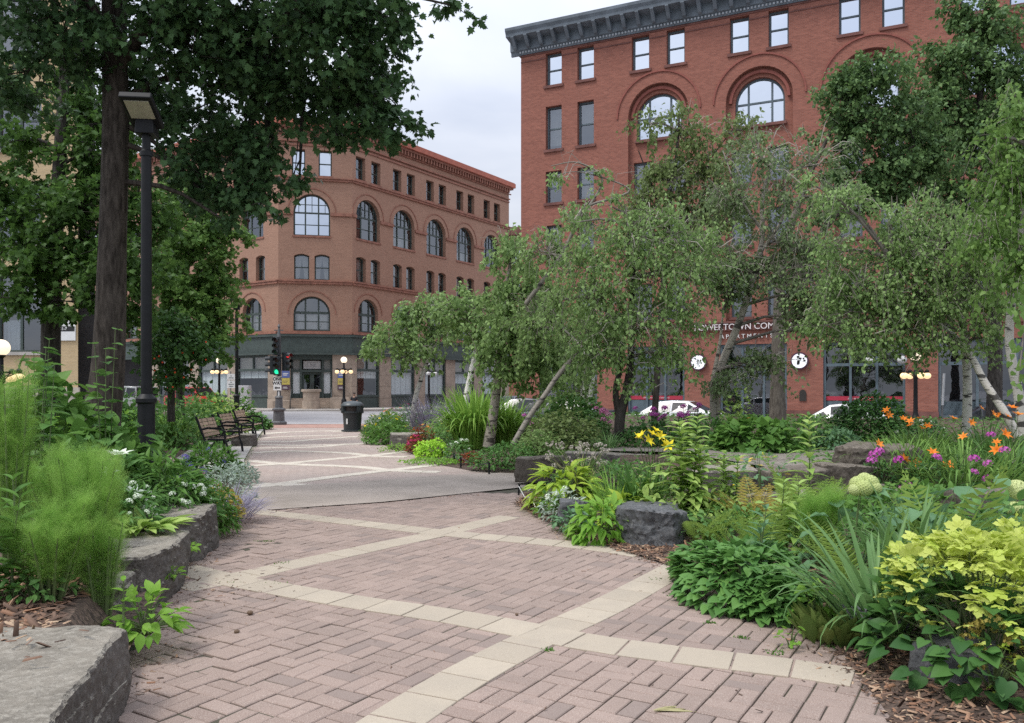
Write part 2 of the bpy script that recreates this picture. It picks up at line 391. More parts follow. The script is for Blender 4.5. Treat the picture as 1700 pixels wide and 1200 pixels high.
def brick_template():
    i, z1 = .005, -.0045; V = []; 
    for k, z in ((i, 0), (0, z1), (0, -bh)):
        for sx, sy in ((-1, -1), (1, -1), (1, 1), (-1, 1)): V.append((sx*(bl/2-k), sy*(bw_/2-k), z))
    Fq = [(0, 1, 2, 3)]+[(4+j, 4+(j+1) % 4, (j+1) % 4, j) for j in range(4)]+[(8+j, 8+(j+1) % 4, 4+(j+1) % 4, 4+j) for j in range(4)]
    return np.array(V), Fq
BV, BF = brick_template()
bricks = []
ASP = [(-4.3, 10.05), (-3.27, 10.1), (-1.72, 10.95), (0, 12.45), (.6, 13.1), (2.6, 13.9), (2.6, 15.4), (.42, 15.1), (-1.2, 14.4), (-2.46, 13.42), (-4.1, 12.45), (-4.5, 12.3)]
for i in range(0, 90):
    for j in range(-60, 60):
        for h in (-.25, .25):
            if (i+j) % 2: c = ga*((i+.5)*CELL)+gb*((j+.5+h)*CELL); ax = ANG
            else: c = ga*((i+.5+h)*CELL)+gb*((j+.5)*CELL); ax = ANG+math.pi/2
            if c.y < 2.4 or c.y > 12 or not inpoly(c.x, c.y, near_poly) or inpoly(c.x+.05, c.y-.16, ASP): continue
            bricks.append((c.x, c.y, math.pi/2-ax))
def vis(b): 
    x = CX+F*b[0]/b[1]; y = HY+F*H/b[1]
    return (0 < x < 1700 and y < 1200)
bricks.sort(key=lambda b: (0 if vis(b) else 1, b[1]))
bme = bpy.data.meshes.new('brick'); bme.from_pydata(BV.tolist(), [], BF); bme.materials.append(M['paver'])
def bmat(b):
    x, y, r = b; lo = max(0, 1-abs(x-ex(L_EDGE, y)-.5)/.9); k = 1+2.2*lo; z = und(x, y)+random.uniform(-.0018, .0018)*k
    return Matrix.Translation((x, y, z)) @ Matrix.Rotation(r+random.gauss(0, .008), 4, 'Z') @ Matrix.Rotation(random.gauss(0, .007*k), 4, 'X') @ Matrix.Rotation(random.gauss(0, .007*k), 4, 'Y')
for b in bricks[:300]: link('brick', bme, plaza, bmat(b))
mb = MB(); rnd = []
for b in bricks[300:]:
    Mx = np.array(bmat(b)); v = BV@Mx[:3, :3].T+Mx[:3, 3]; i0 = len(mb.v)
    mb.v += [tuple(q) for q in v]; mb.f += [tuple(i0+k for k in f) for f in BF]; rnd += [random.random()]*len(BF)
o = mb.build('brick_field', M['paver'], plaza, 'stuff'); at_ = o.data.attributes.new('rnd', 'FLOAT', 'FACE'); at_.data.foreach_set('value', rnd)

# ---- tan slab bands that cross the plaza
def band(px, name, parent, z, w=.148, step=.31, joined=None, pts=None):
    P = smooth([gp(*q) for q in px] if pts is None else [Vector((*q, 0)) for q in pts], 20)
    d = [0]
    for a, b in zip(P, P[1:]): d.append(d[-1]+(b-a).length)
    xs, ys = [p.x for p in P], [p.y for p in P]; N = int(d[-1]/step); S = []
    for k in range(N+1):
        t = k*step; c = Vector((np.interp(t, d, xs), np.interp(t, d, ys), 0)); e = Vector((np.interp(t+.1, d, xs), np.interp(t+.1, d, ys), 0)) if t+.1 < d[-1] else c+(c-Vector((np.interp(t-.1, d, xs), np.interp(t-.1, d, ys), 0)))
        tn = (e-c).normalized(); S.append((c, tn, Vector((-tn.y, tn.x, 0))))
    for (c0, t0, n0), (c1, t1, n1) in zip(S, S[1:]):
        g = .006; q = [c0+t0*g-n0*w, c1-t1*g-n1*w, c1-t1*g+n1*w, c0+t0*g+n0*w]
        jz = z+random.uniform(-.001, .001); ctr = (c0+c1)/2
        mb = MB() if joined is None else joined; i = len(mb.v)
        for ins, dz in ((.004, 0), (0, -.003), (0, -.03)):
            for v in q: v2 = v+(ctr-v).normalized()*ins; mb.v.append((v2.x, v2.y, und(v.x, v.y)+jz+dz))
        mb.f += [tuple(i+k for k in f) for f in BF]
        if joined is None: mb.build(name, M['tan'], parent)
ZB, ZA = .0075, .0045
for px, z in (([(590, 1240), (650, 1200), (760, 1130), (880, 1065), (1000, 1010), (1110, 950), (1150, 925)], ZA),
              ([(300, 945), (365, 960), (500, 985), (620, 1005), (740, 1022), (875, 1047), (1000, 1072), (1200, 1098), (1330, 1113), (1452, 1131)], ZB),
              ([(300, 978), (400, 957), (530, 928), (640, 904), (730, 885), (865, 853)], ZA),
              ([(410, 848), (560, 865), (730, 884), (900, 899), (1000, 909), (1075, 921)], ZB)):
    band(px, 'paving_slab', plaza, z)

# ---- asphalt cross path and the brick walk beyond it
polysheet('asphalt_path', ASP, .012, M['asphalt'])
m, nt, p = newmat('far_brick_paving')
g = nt.nodes.new('ShaderNodeNewGeometry'); mp = nt.nodes.new('ShaderNodeMapping'); mp.inputs['Rotation'].default_value = (0, 0, ANG)
nt.links.new(g.outputs['Position'], mp.inputs[0]); b = nt.nodes.new('ShaderNodeTexBrick'); nt.links.new(mp.outputs[0], b.inputs['Vector'])
b.inputs['Scale'].default_value = 1; b.inputs['Brick Width'].default_value = .2; b.inputs['Row Height'].default_value = .1; b.inputs['Mortar Size'].default_value = .004
b.inputs['Color1'].default_value = (.36, .28, .24, 1); b.inputs['Color2'].default_value = (.42, .335, .29, 1); b.inputs['Mortar'].default_value = (.16, .13, .115, 1)
col = _mixrgb(nt, _ramp(nt, _noise(nt, .8, 6, 'World', .7), .4, .75, (0, 0, 0), (.55,)*3), b.outputs[0], (.35, .31, .28))
nt.links.new(col, p.inputs['Base Color']); p.inputs['Roughness'].default_value = .9; M['farbrick'] = m
far_poly = [(ex(L_EDGE, y)-.15, y) for y in frange(12.0, 34.3, 2)]+[(-6.6, 34.3)]+[(ex(M_EDGE, y)+.15, y) for y in frange(34.3, 14.4, 2)]+[(.2, 14.2), (-1.2, 13.8), (-2.4, 13.0), (-3.5, 12.2)]
walk = polysheet('brick_walk', far_poly, -.002, M['farbrick'])
J = MB()
for px in ([(418, 803), (470, 805), (555, 807)], [(412, 811), (500, 799), (600, 786), (680, 777), (728, 771)], [(415, 765), (470, 770), (590, 775), (650, 781), (745, 784)],
           [(420, 773), (480, 769), (560, 761), (620, 756), (678, 749)], [(420, 752), (480, 749), (570, 752), (620, 757), (684, 759)], [(428, 738), (500, 739), (570, 738), (640, 735), (668, 734)],
           [(432, 733), (480, 733), (530, 729), (600, 724)], [(437, 727), (500, 724), (575, 722)], [(440, 719), (500, 716.5), (585, 714)], [(436, 721), (520, 715.5), (580, 717)], [(430, 744), (520, 742), (580, 737)]):
    band(px, '', None, .006, w=.15, step=.31, joined=J)
J.build('paving_slab_band', mat('pale_slab', (.62, .56, .47), .85, .2, 4), walk, 'stuff')
# red paved kerb strip, kerbs and far pavement
polysheet('crossing_strip', [(-14, 32.8), (-5.2, 32.8), (-5.4, 36.4), (-16, 36.4)], .003, M['redpave'])
k = MB(); k.box((-10, 36.5, -.06), (16, .2, .14)); k.build('kerb', M['concrete'], kind='structure')
FL, FR = Vector((-19.46, 68.2, 0)), Vector((-13.53, 69.44, 0))
RD = Vector((math.sin(rad(33.2)), math.cos(rad(33.2)), 0)); LD = Vector((math.sin(rad(123.2)), math.cos(rad(123.2)), 0)); CD = (FR-FL).normalized()
def out(d): return Vector((d.y, -d.x, 0))
pv = [FL-LD*60+out(LD)*-.5, FL-LD*60+out(LD)*5, FL+out(LD)*5+LD*1.5, FR+out(CD)*5+CD*.3, FR+out(RD)*5, FR+RD*60+out(RD)*5, FR+RD*60-out(RD)*.5, FR-out(CD)*.5, FL-out(CD)*.5]
far_walk = polysheet('pavement', [(v.x, v.y) for v in pv], 0., M['concrete'])
k = MB()
for a, b in zip(pv[1:5], pv[2:6]): k.bar((a.x, a.y, -.08), (b.x, b.y, -.08), .2, .17)
k.build('kerb', M['concrete'], kind='structure')

# ================================================================ BUILDINGS
class Fac:                                # a wall plane: origin, direction along it, outward normal
    def __init__(s, o, u): s.o = Vector(o); s.u = Vector(u).normalized(); s.n = Vector((s.u.y, -s.u.x, 0))
    def P(s, t, z, d=0.): return s.o+s.u*t+s.n*d+Vector((0, 0, z))
    def ax(s): return (s.u, -s.n, Vector((0, 0, 1)))
    def box(s, mb, t0, t1, z0, z1, d0, d1): mb.box(s.P((t0+t1)/2, (z0+z1)/2, (d0+d1)/2), (t1-t0, abs(d1-d0), z1-z0), s.ax())
def rect(t0, t1, z0, z1): return [(t0, z0), (t1, z0), (t1, z1), (t0, z1)]
def arch(c, r, z0, zs, n=14, ry=None):
    ry = ry or r
    return [(c-r, z0), (c+r, z0)]+[(c+r*math.cos(math.pi*k/n), zs+ry*math.sin(math.pi*k/n)) for k in range(n+1)]
def insetp(poly, w):
    c, z0 = sum(p[0] for p in poly)/len(poly), min(p[1] for p in poly); z1 = max(p[1] for p in poly)
    hw = max(abs(p[0]-c) for p in poly); out_ = []
    n = len(poly)
    for i in range(n):
        a, b, d = Vector(poly[i-1]), Vector(poly[i]), Vector(poly[(i+1) % n])
        e0, e1 = (b-a), (d-b)
        if e0.length < 1e-6: e0 = e1
        if e1.length < 1e-6: e1 = e0
        n0 = Vector((-e0.y, e0.x)).normalized(); n1 = Vector((-e1.y, e1.x)).normalized(); m_ = (n0+n1)
        m_ = m_.normalized(); k = w/max(.4, m_.dot(n0)); out_.append((b.x+m_.x*k, b.y+m_.y*k))
    return out_
def dedupe(p):
    o = []
    for q in p:
        if not o or (abs(q[0]-o[-1][0])+abs(q[1]-o[-1][1])) > 1e-4: o.append(q)
    if abs(o[0][0]-o[-1][0])+abs(o[0][1]-o[-1][1]) < 1e-4: o.pop()
    return o
def wall(fac, outer, holes, depth, m, parent, name='wall', d=0.):
    holes = [dedupe(h) for h in holes]; pts = []; edges = []
    for p in [outer]+holes:
        i = len(pts); pts += [Vector(q) for q in p]; edges += [(i+k, i+(k+1) % len(p)) for k in range(len(p))]
    V, E_, Fs, *_ = geometry.delaunay_2d_cdt(pts, edges, [], 1, 1e-5)
    mb = MB(); mb.uv = []
    mb.v = [tuple(fac.P(v.x, v.y, d)) for v in V]
    for f in Fs:
        c = sum((V[i] for i in f), Vector((0, 0)))/len(f)
        if any(inpoly(c.x, c.y, h) for h in holes): continue
        a, b, e = (V[i] for i in f[:3])
        if (b-a).cross(e-a) < 0: f = f[::-1]
        mb.f.append(tuple(f)); mb.uv += [(V[i].x, V[i].y) for i in f]
    for h in holes:
        for k in range(len(h)):
            a, b = h[k], h[(k+1) % len(h)]; i = len(mb.v)
            mb.v += [tuple(fac.P(*a, d)), tuple(fac.P(*b, d)), tuple(fac.P(*b, d-depth)), tuple(fac.P(*a, d-depth))]
            mb.f.append((i, i+3, i+2, i+1)); L = math.hypot(a[0]-b[0], a[1]-b[1])
            if abs(a[0]-b[0]) < abs(a[1]-b[1]): mb.uv += [(0, a[1]), (depth, a[1]), (depth, b[1]), (0, b[1])]
            else: mb.uv += [(a[0], 0), (a[0], depth), (b[0], depth), (b[0], 0)]
    return mb.build(name, m, parent)
def window(fac, poly, d, fm, gm, parent, fw=.09, bars=(), sill=None, sillm=None, curtain=None, cm=None):
    poly = dedupe(poly); inn = insetp(poly, fw); n = len(poly); mb = MB()
    for k in range(n):
        a, b, ai, bi = poly[k], poly[(k+1) % n], inn[k], inn[(k+1) % n]
        mb.quad(fac.P(*a, d), fac.P(*b, d), fac.P(*bi, d), fac.P(*ai, d))
        mb.quad(fac.P(*ai, d), fac.P(*bi, d), fac.P(*bi, d-.09), fac.P(*ai, d-.09))
    for t0, z0, t1, z1, w in bars:
        if t0 == t1: fac.box(mb, t0-w/2, t0+w/2, z0, z1, d-.08, d-.004)
        else: fac.box(mb, t0, t1, z0-w/2, z0+w/2, d-.075, d-.008)
    o = mb.build('window', fm, parent)
    g = MB(); g.v = [tuple(fac.P(*q, d-.06)) for q in inn]; g.f = [tuple(range(n))]; g.build('pane', gm, o)
    if sill:
        s = MB(); t0, t1, zt, pr = sill; fac.box(s, t0, t1, zt-.16, zt-.003, d-.05, pr); s.build('sill', sillm, o)
    if curtain:
        for t0, t1, z0, z1, style in curtain:
            c = MB(); N = 10
            for k in range(N+1):
                t = t0+(t1-t0)*k/N; dd = d-.22-(.05 if k % 2 else 0); tb = t
                if style == 'l': tb = t0+(t-t0)*.55
                if style == 'r': tb = t1-(t1-t)*.55
                c.v += [tuple(fac.P(tb, z0, dd)), tuple(fac.P(t, z1, dd))]
            c.f = [(2*k, 2*k+2, 2*k+3, 2*k+1) for k in range(N)]; c.build('curtain', cm or M['curtain'], o)
    return o
def sash(t0, t1, z0, z1): zm_ = (z0+z1)/2; return [(t0+.03, zm_, t1-.03, zm_, .085)]

# ---------------------------------------------------------------- red brick building on the right
M['redbrick'] = brickmat('red_brick', (.355, .135, .092), (.215, .076, .052), (.27, .14, .115), dirt=.45)
M['redstone'] = mat('red_sandstone', (.20, .085, .07), .85, .4, 2, .3, 20)
RBo = Vector((.55, 50, 0)); RBu = Vector((.9025, -.4307, 0)); rb = Fac(RBo, RBu)
RB = thing('brick_building', 'tall red brick building with grey cornice and big round arched windows on the right', 'building', rb.P(0, -.4))
LEN = 33.6; holes = []; wins = []
def pair(c, z0, z1, gm='glasssky', cur=False):
    for t0, t1 in ((c-1.53, c-.5), (c+.5, c+1.53)): holes.append(rect(t0, t1, z0, z1)); wins.append((rect(t0, t1, z0, z1), gm, t0, t1, z0, z1))
bays = [8.53+5.53*k for k in range(5)]
pair(3.17, 19.8, 21.75); pair(3.17, 15.95, 18.55, 'glass'); pair(3.17, 12.75, 14.65, 'glass'); pair(3.17, 9.4, 11.4, 'glass'); pair(3.17, 5.5, 7.6, 'glass')
for c in bays[:5]:
    if c < LEN-1.6: pair(c, 19.8, 21.75)
recess = [arch(c, 1.75, 5.2, 17.15, 20) for c in bays if c < LEN-1.8]
shops = [(4.75, 10.05), (12.0, 15.5), (17.3, 21.15), (22.6, 27.6), (28.6, 33)]
shops[0] = (6.75, 10.05); shops.insert(0, (1.2, 4.9))
sh = [rect(a, b, -.35 if 11 < a < 13 else (.15), 4.0) for a, b in shops]
wall(rb, rect(0, LEN, -.6, 22), holes+recess+sh, .4, M['redbrick'], RB)
rw = random.Random(5)
def blinds(t0, t1, z0, z1): k = rw.choice((0, .25, .45, .5, .9)); return [(t0+.1, t1-.1, z1-.1-(z1-z0-.2)*k, z1-.1, '')] if k else None
M['shade'] = mat('window_shade', (.42, .42, .40), .9, .15, 2)
for poly, gm, t0, t1, z0, z1 in wins: window(rb, poly, -.3, M['blue_frame'], M[gm], RB, .1, sash(t0, t1, z0, z1), (t0-.12, t1+.12, z0, .09), M['redstone'], blinds(t0, t1, z0, z1) if gm == 'glass' else None, M['shade'])
inner = []; iw = []
for c in bays:
    if c > LEN-1.8: continue
    a = arch(c, 1.3, 15.85, 17.1, 18); inner.append(a)
    iw.append((a, 'glasssky', [(c-.62, 15.95, c-.62, 18.2, .1), (c+.62, 15.95, c+.62, 18.2, .1), (c-1.2, 17.1, c+1.2, 17.1, .1)], (c-1.4, c+1.4, 15.85, -.12)))
    for z0, z1 in ((12.75, 14.6), (9.4, 11.35), (5.5, 7.6)):
        for t0, t1 in ((c-1.5, c-.42), (c+.42, c+1.5)):
            q = rect(t0, t1, z0, z1); inner.append(q); iw.append((q, 'glass', sash(t0, t1, z0, z1), (t0-.1, t1+.1, z0, -.2)))
wall(rb, rect(5.6, LEN-.2, 5.0, 19.2), inner, .3, M['redbrick'], RB, 'recess_wall', d=-.302)
for a, gm, bars, sl in iw: window(rb, a, -.52, M['blue_frame'], M[gm], RB, .1, bars, sl, M['redstone'], blinds(a[0][0], a[1][0], a[0][1], a[2][1]) if gm == 'glass' else None, M['shade'])
mold = mat('moulding_brick', (.29, .092, .07), .85, .3, 3)
for c in bays:
    if c > LEN-1.8: continue
    for r0, r1, d0, d1 in ((2.36, 2.44, 0, .06), (1.45, 1.6, -.3, -.16)):
        n = 24; hm = MB()
        for k in range(n):
            a0, a1 = math.pi*k/n, math.pi*(k+1)/n; q = [(c+r*math.cos(a), 17.15+r*math.sin(a)) for r, a in ((r0, a0), (r1, a0), (r1, a1), (r0, a1))]
            hm.quad(*[rb.P(*p, d1) for p in q]); hm.quad(rb.P(*q[1], d0), rb.P(*q[2], d0), rb.P(*q[2], d1), rb.P(*q[1], d1)); hm.quad(rb.P(*q[0], d1), rb.P(*q[3], d1), rb.P(*q[3], d0), rb.P(*q[0], d0))
        hm.build('arch_moulding', mold, RB)
for z0, z1, d_ in ((21.8, 21.9, .05), (4.75, 5.15, .14), (5.15, 5.25, .22)):
    b = MB(); rb.box(b, 0, LEN, z0, z1, 0, d_); b.build('string_course', M['redstone'], RB)
ed_ = sorted([0, LEN]+[w[2]-.02 for w in wins if w[4] > 19]+[w[3]+.02 for w in wins if w[4] > 19])
for a, b_ in zip(ed_[::2], ed_[1::2]): b = MB(); rb.box(b, a, b_, 21.45, 21.52, 0, .03); b.build('brick_line', M['redstone'], RB)
c = MB()                                    # cornice profile
pr = [(0, 21.9), (.12, 21.9), (.14, 22.1), (.26, 22.16), (.28, 22.68), (.9, 22.8), (.92, 22.95), (1.02, 23.12), (1.04, 23.28), (0, 23.36)]
c.prism([rb.P(-.6, z, d) for d, z in pr], rb.u*(LEN+1.1)); 
side = Fac(rb.P(0, 0), -rb.n)
c.build('cornice', M['cornice'], RB)
bb = MB(); bb.prism([Vector((0, 0, 0)), Vector((0, -.62, .12)), Vector((0, -.62, .02)), Vector((0, -.5, -.1)), Vector((0, -.16, -.5)), Vector((0, 0, -.55))], (.2, 0, 0))
bme_ = bb.build('bracket', M['cornice'], RB, local=True); me_br = bme_.data; bpy.data.objects.remove(bme_)
rot = Matrix((( rb.u.x, -rb.n.x, 0, 0), (rb.u.y, -rb.n.y, 0, 0), (0, 0, 1, 0), (0, 0, 0, 1)))
t = -.3
while t < LEN-.2:
    mm = rot.copy(); mm.translation = rb.P(t, 22.72, .28)-RB.location; link('bracket', me_br, RB, mm); t += .86
dn_ = MB(); t = 0
while t < LEN: rb.box(dn_, t, t+.09, 21.97, 22.08, .13, .22); t += .19
dn_.build('dentil_row', mat('pale_dentil', (.42, .45, .48), .6), RB, 'stuff')
# shopfronts
for k, (a, b_) in enumerate(shops):
    z0 = -.35 if 11 < a < 13 else .15
    f = MB(); n = 3 if b_-a > 3 else 2
    rb.box(f, a, b_, 3.85, 4.0, -.3, -.12); rb.box(f, a, b_, 2.75, 2.9, -.28, -.13); rb.box(f, a, b_, z0, z0+.12, -.3, -.1)
    if z0 > 0: rb.box(f, a, b_, .27, .95, -.25, -.2)
    for i in range(n+1): tt = a+.06+(b_-a-.12)*i/n; rb.box(f, tt-.06, tt+.06, z0, 4.0, -.31, -.09)
    o = f.build('shopfront', M['blue_frame'], RB)
    g = MB(); g.quad(*[rb.P(*q, -.2) for q in rect(a, b_, z0, 3.95)]); g.build('pane', M['glassdark'], o)
    if z0 > 0 and k in (1, 3):
        r = MB(); r.quad(*[rb.P(*q, -.185) for q in rect(a+.1, b_-.1, .98, 1.2)]); o2 = r.build('window_strip', mat('red_vinyl', (.42, .03, .06), .5, .1), RB)
        tm = facing(rb.P((a+b_)/2, 1.09, -.18), rb.u, (0, 0, 1))
        text_mesh('lettering', '(651)  apartments for lease  (651)', .11, M['white'], o2, tm, .002)
it = MB()                                  # dark rooms behind the glass
it.quad(*[rb.P(*q, -1.6) for q in rect(0, LEN, -.6, 22)])
for z in (4.4, 8.6, 12.1, 15.2, 19.2): it.quad(rb.P(0, z, -1.6), rb.P(LEN, z, -1.6), rb.P(LEN, z, -.52), rb.P(0, z, -.52))
it.build('interior', M['darkroom'], RB)
s = MB(); s.quad(rb.P(0, -.6, 0), rb.P(0, 22.1, 0), rb.P(0, 22.1, -30), rb.P(0, -.6, -30)); s.uv = [(0, -.6), (0, 22.1), (30, 22.1), (30, -.6)]; s.build('side_wall', M['redbrick'], RB)
s = MB(); s.quad(rb.P(-.2, 23.3, .3), rb.P(LEN, 23.3, .3), rb.P(LEN, 23.3, -30), rb.P(-.2, 23.3, -30)); s.box(rb.P(0, 22.6, -15), (.3, 30, 1.4), rb.ax()); s.build('roof', M['cornice'], RB)
for a, b_ in zip([0]+[x[1] for x in shops], [x[0] for x in shops]+[LEN]):
    if b_-a > .2: st = MB(); rb.box(st, a-.03, b_+.03, -.6, .45, -.05, .06); st.build('stone_base', M['redstone'], RB)
# signs on it
sg = text_mesh('sign_lettering', 'LOWERTOWN COMMONS', .46, mat('sign_white', (.78, .72, .72), .5, .1), RB, facing(rb.P(13.42, 4.93, .2), rb.u, (0, 0, 1)), .05)
text_mesh('sign_lettering', 'A P A R T M E N T S', .32, M['white'], RB, facing(rb.P(13.42, 4.42, .08), rb.u, (0, 0, 1)), .04)
plum = mat('plum_rim', (.08, .02, .05), .5); ink = mat('black_ink', (.02, .02, .02), .6)
for i, (t, lab) in enumerate(((10.85, 'round white blade sign with thin black script on the pier left of the dark entrance'), (16.15, 'round white blade sign with black leafy figure on the pier right of the dark entrance'))):
    sgn = thing('round_sign', lab, 'sign', rb.P(t, 3.05, .1), 'round signs on the brick piers')
    D = MB(); D.lathe([(.01, 0), (.46, 0), (.46, .1), (.01, .1)], (0, 0, 0), 28)
    o = D.build('rim', plum, sgn, local=True); o.matrix_basis = Matrix.Translation(-rb.n*.02) @ facing((0, 0, 0), rb.u, (0, 0, 1))
    D = MB(); D.lathe([(.01, 0), (.38, 0), (.38, .03), (.01, .03)], (0, 0, 0), 28)
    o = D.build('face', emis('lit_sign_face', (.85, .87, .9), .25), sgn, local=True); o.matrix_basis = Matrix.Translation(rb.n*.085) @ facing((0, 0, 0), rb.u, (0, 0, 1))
    D = MB(); d0 = .125
    if i == 0:
        for a, b_ in (((-.02, .2), (-.02, -.18)), ((-.12, .06), (.1, .06)), ((-.06, .12), (.06, .14)), ((-.1, -.04), (.12, -.02)), ((.06, -.05), (.02, -.15))): D.bar(rb.n*d0+rb.u*a[0]+Vector((0, 0, a[1])), rb.n*d0+rb.u*b_[0]+Vector((0, 0, b_[1])), .018, .01, rb.n)
    else:
        for k in range(9):
            aa = random.uniform(0, 6.28); r = random.uniform(.05, .26); p_ = rb.n*d0+rb.u*r*math.cos(aa)+Vector((0, 0, r*math.sin(aa)+.02))
            D.box(p_, (random.uniform(.05, .15), .01, random.uniform(.03, .1)), (rb.u, -rb.n, Vector((0, 0, 1))))
        D.bar(rb.n*d0+rb.u*-.12+Vector((0, 0, -.2)), rb.n*d0+rb.u*.12+Vector((0, 0, .16)), .02, .01, rb.n)
    D.build('glyph', ink, sgn, local=True)
pq = thing('wall_plaque', 'small dark arched plaque low on the brick pier below the round sign', 'plaque', rb.P(16.3, 1.0, .0))
D = MB(); D.v = [tuple(rb.P(16.3+x, .95+z, .05)) for x, z in [(-.17, 0), (.17, 0), (.17, .42), (.12, .54), (0, .6), (-.12, .54), (-.17, .42)]]; D.f = [tuple(range(7))]
D.prism([rb.P(16.3+x, .95+z, .0) for x, z in [(-.17, 0), (.17, 0), (.17, .42), (.12, .54), (0, .6), (-.12, .54), (-.17, .42)]], rb.n*.045); D.build('plate', mat('bronze', (.04, .035, .03), .4), pq)
for i, (t, lab) in enumerate(((19.55, 'white globe lamp at the left end of the shop transom bar'), (21.0, 'white globe lamp beside the street lamp on the shop transom bar'))):
    gl = thing('globe_lamp', lab, 'lamp', rb.P(t, 3.0, .3), 'white globes over the shopfront')
    D = MB(); D.ball(rb.P(t, 3.02, .35), .24, 16, 10, .85); D.build('globe', mat('opal_glass', (.62, .63, .62), .3, .15, 3), gl, sm=True)
    D = MB(); D.bar(rb.P(t, 2.8, -.1), rb.P(t, 2.8, .38), .07, .07); D.build('bracket_arm', M['blue_frame'], gl)

# ---------------------------------------------------------------- brown building across the street, cut corner
M['brownbrick'] = brickmat('brown_brick', (.40, .235, .165), (.32, .18, .125), (.34, .215, .16), dirt=.35)
M['trim'] = mat('terracotta_trim', (.36, .165, .115), .8, .4, 2.5, .2, 30)
M['captrim'] = mat('orange_cap', (.46, .145, .095), .75, .25, 2)
M['granite'] = mat('tan_granite', (.43, .35, .28), .85, .3, 2.0, .25, 40)
BB = thing('corner_building', 'brown brick corner building with arched windows and cut corner entrance', 'building', (FL.x, FL.y, 0))
ch = Fac(FL, CD); rf = Fac(FR, RD); LW = 30.; lf = Fac(FL-LD*LW, LD)
CW = (FR-FL).length; RL = 24.1
def segarch(t0, t1, z0, z1, rise=.16, n=6):
    return [(t0, z0), (t1, z0), (t1, z1-rise)]+[(t1+(t0-t1)*k/n, z1-rise+rise*math.sin(math.pi*k/n)) for k in range(1, n)]+[(t0, z1-rise)]
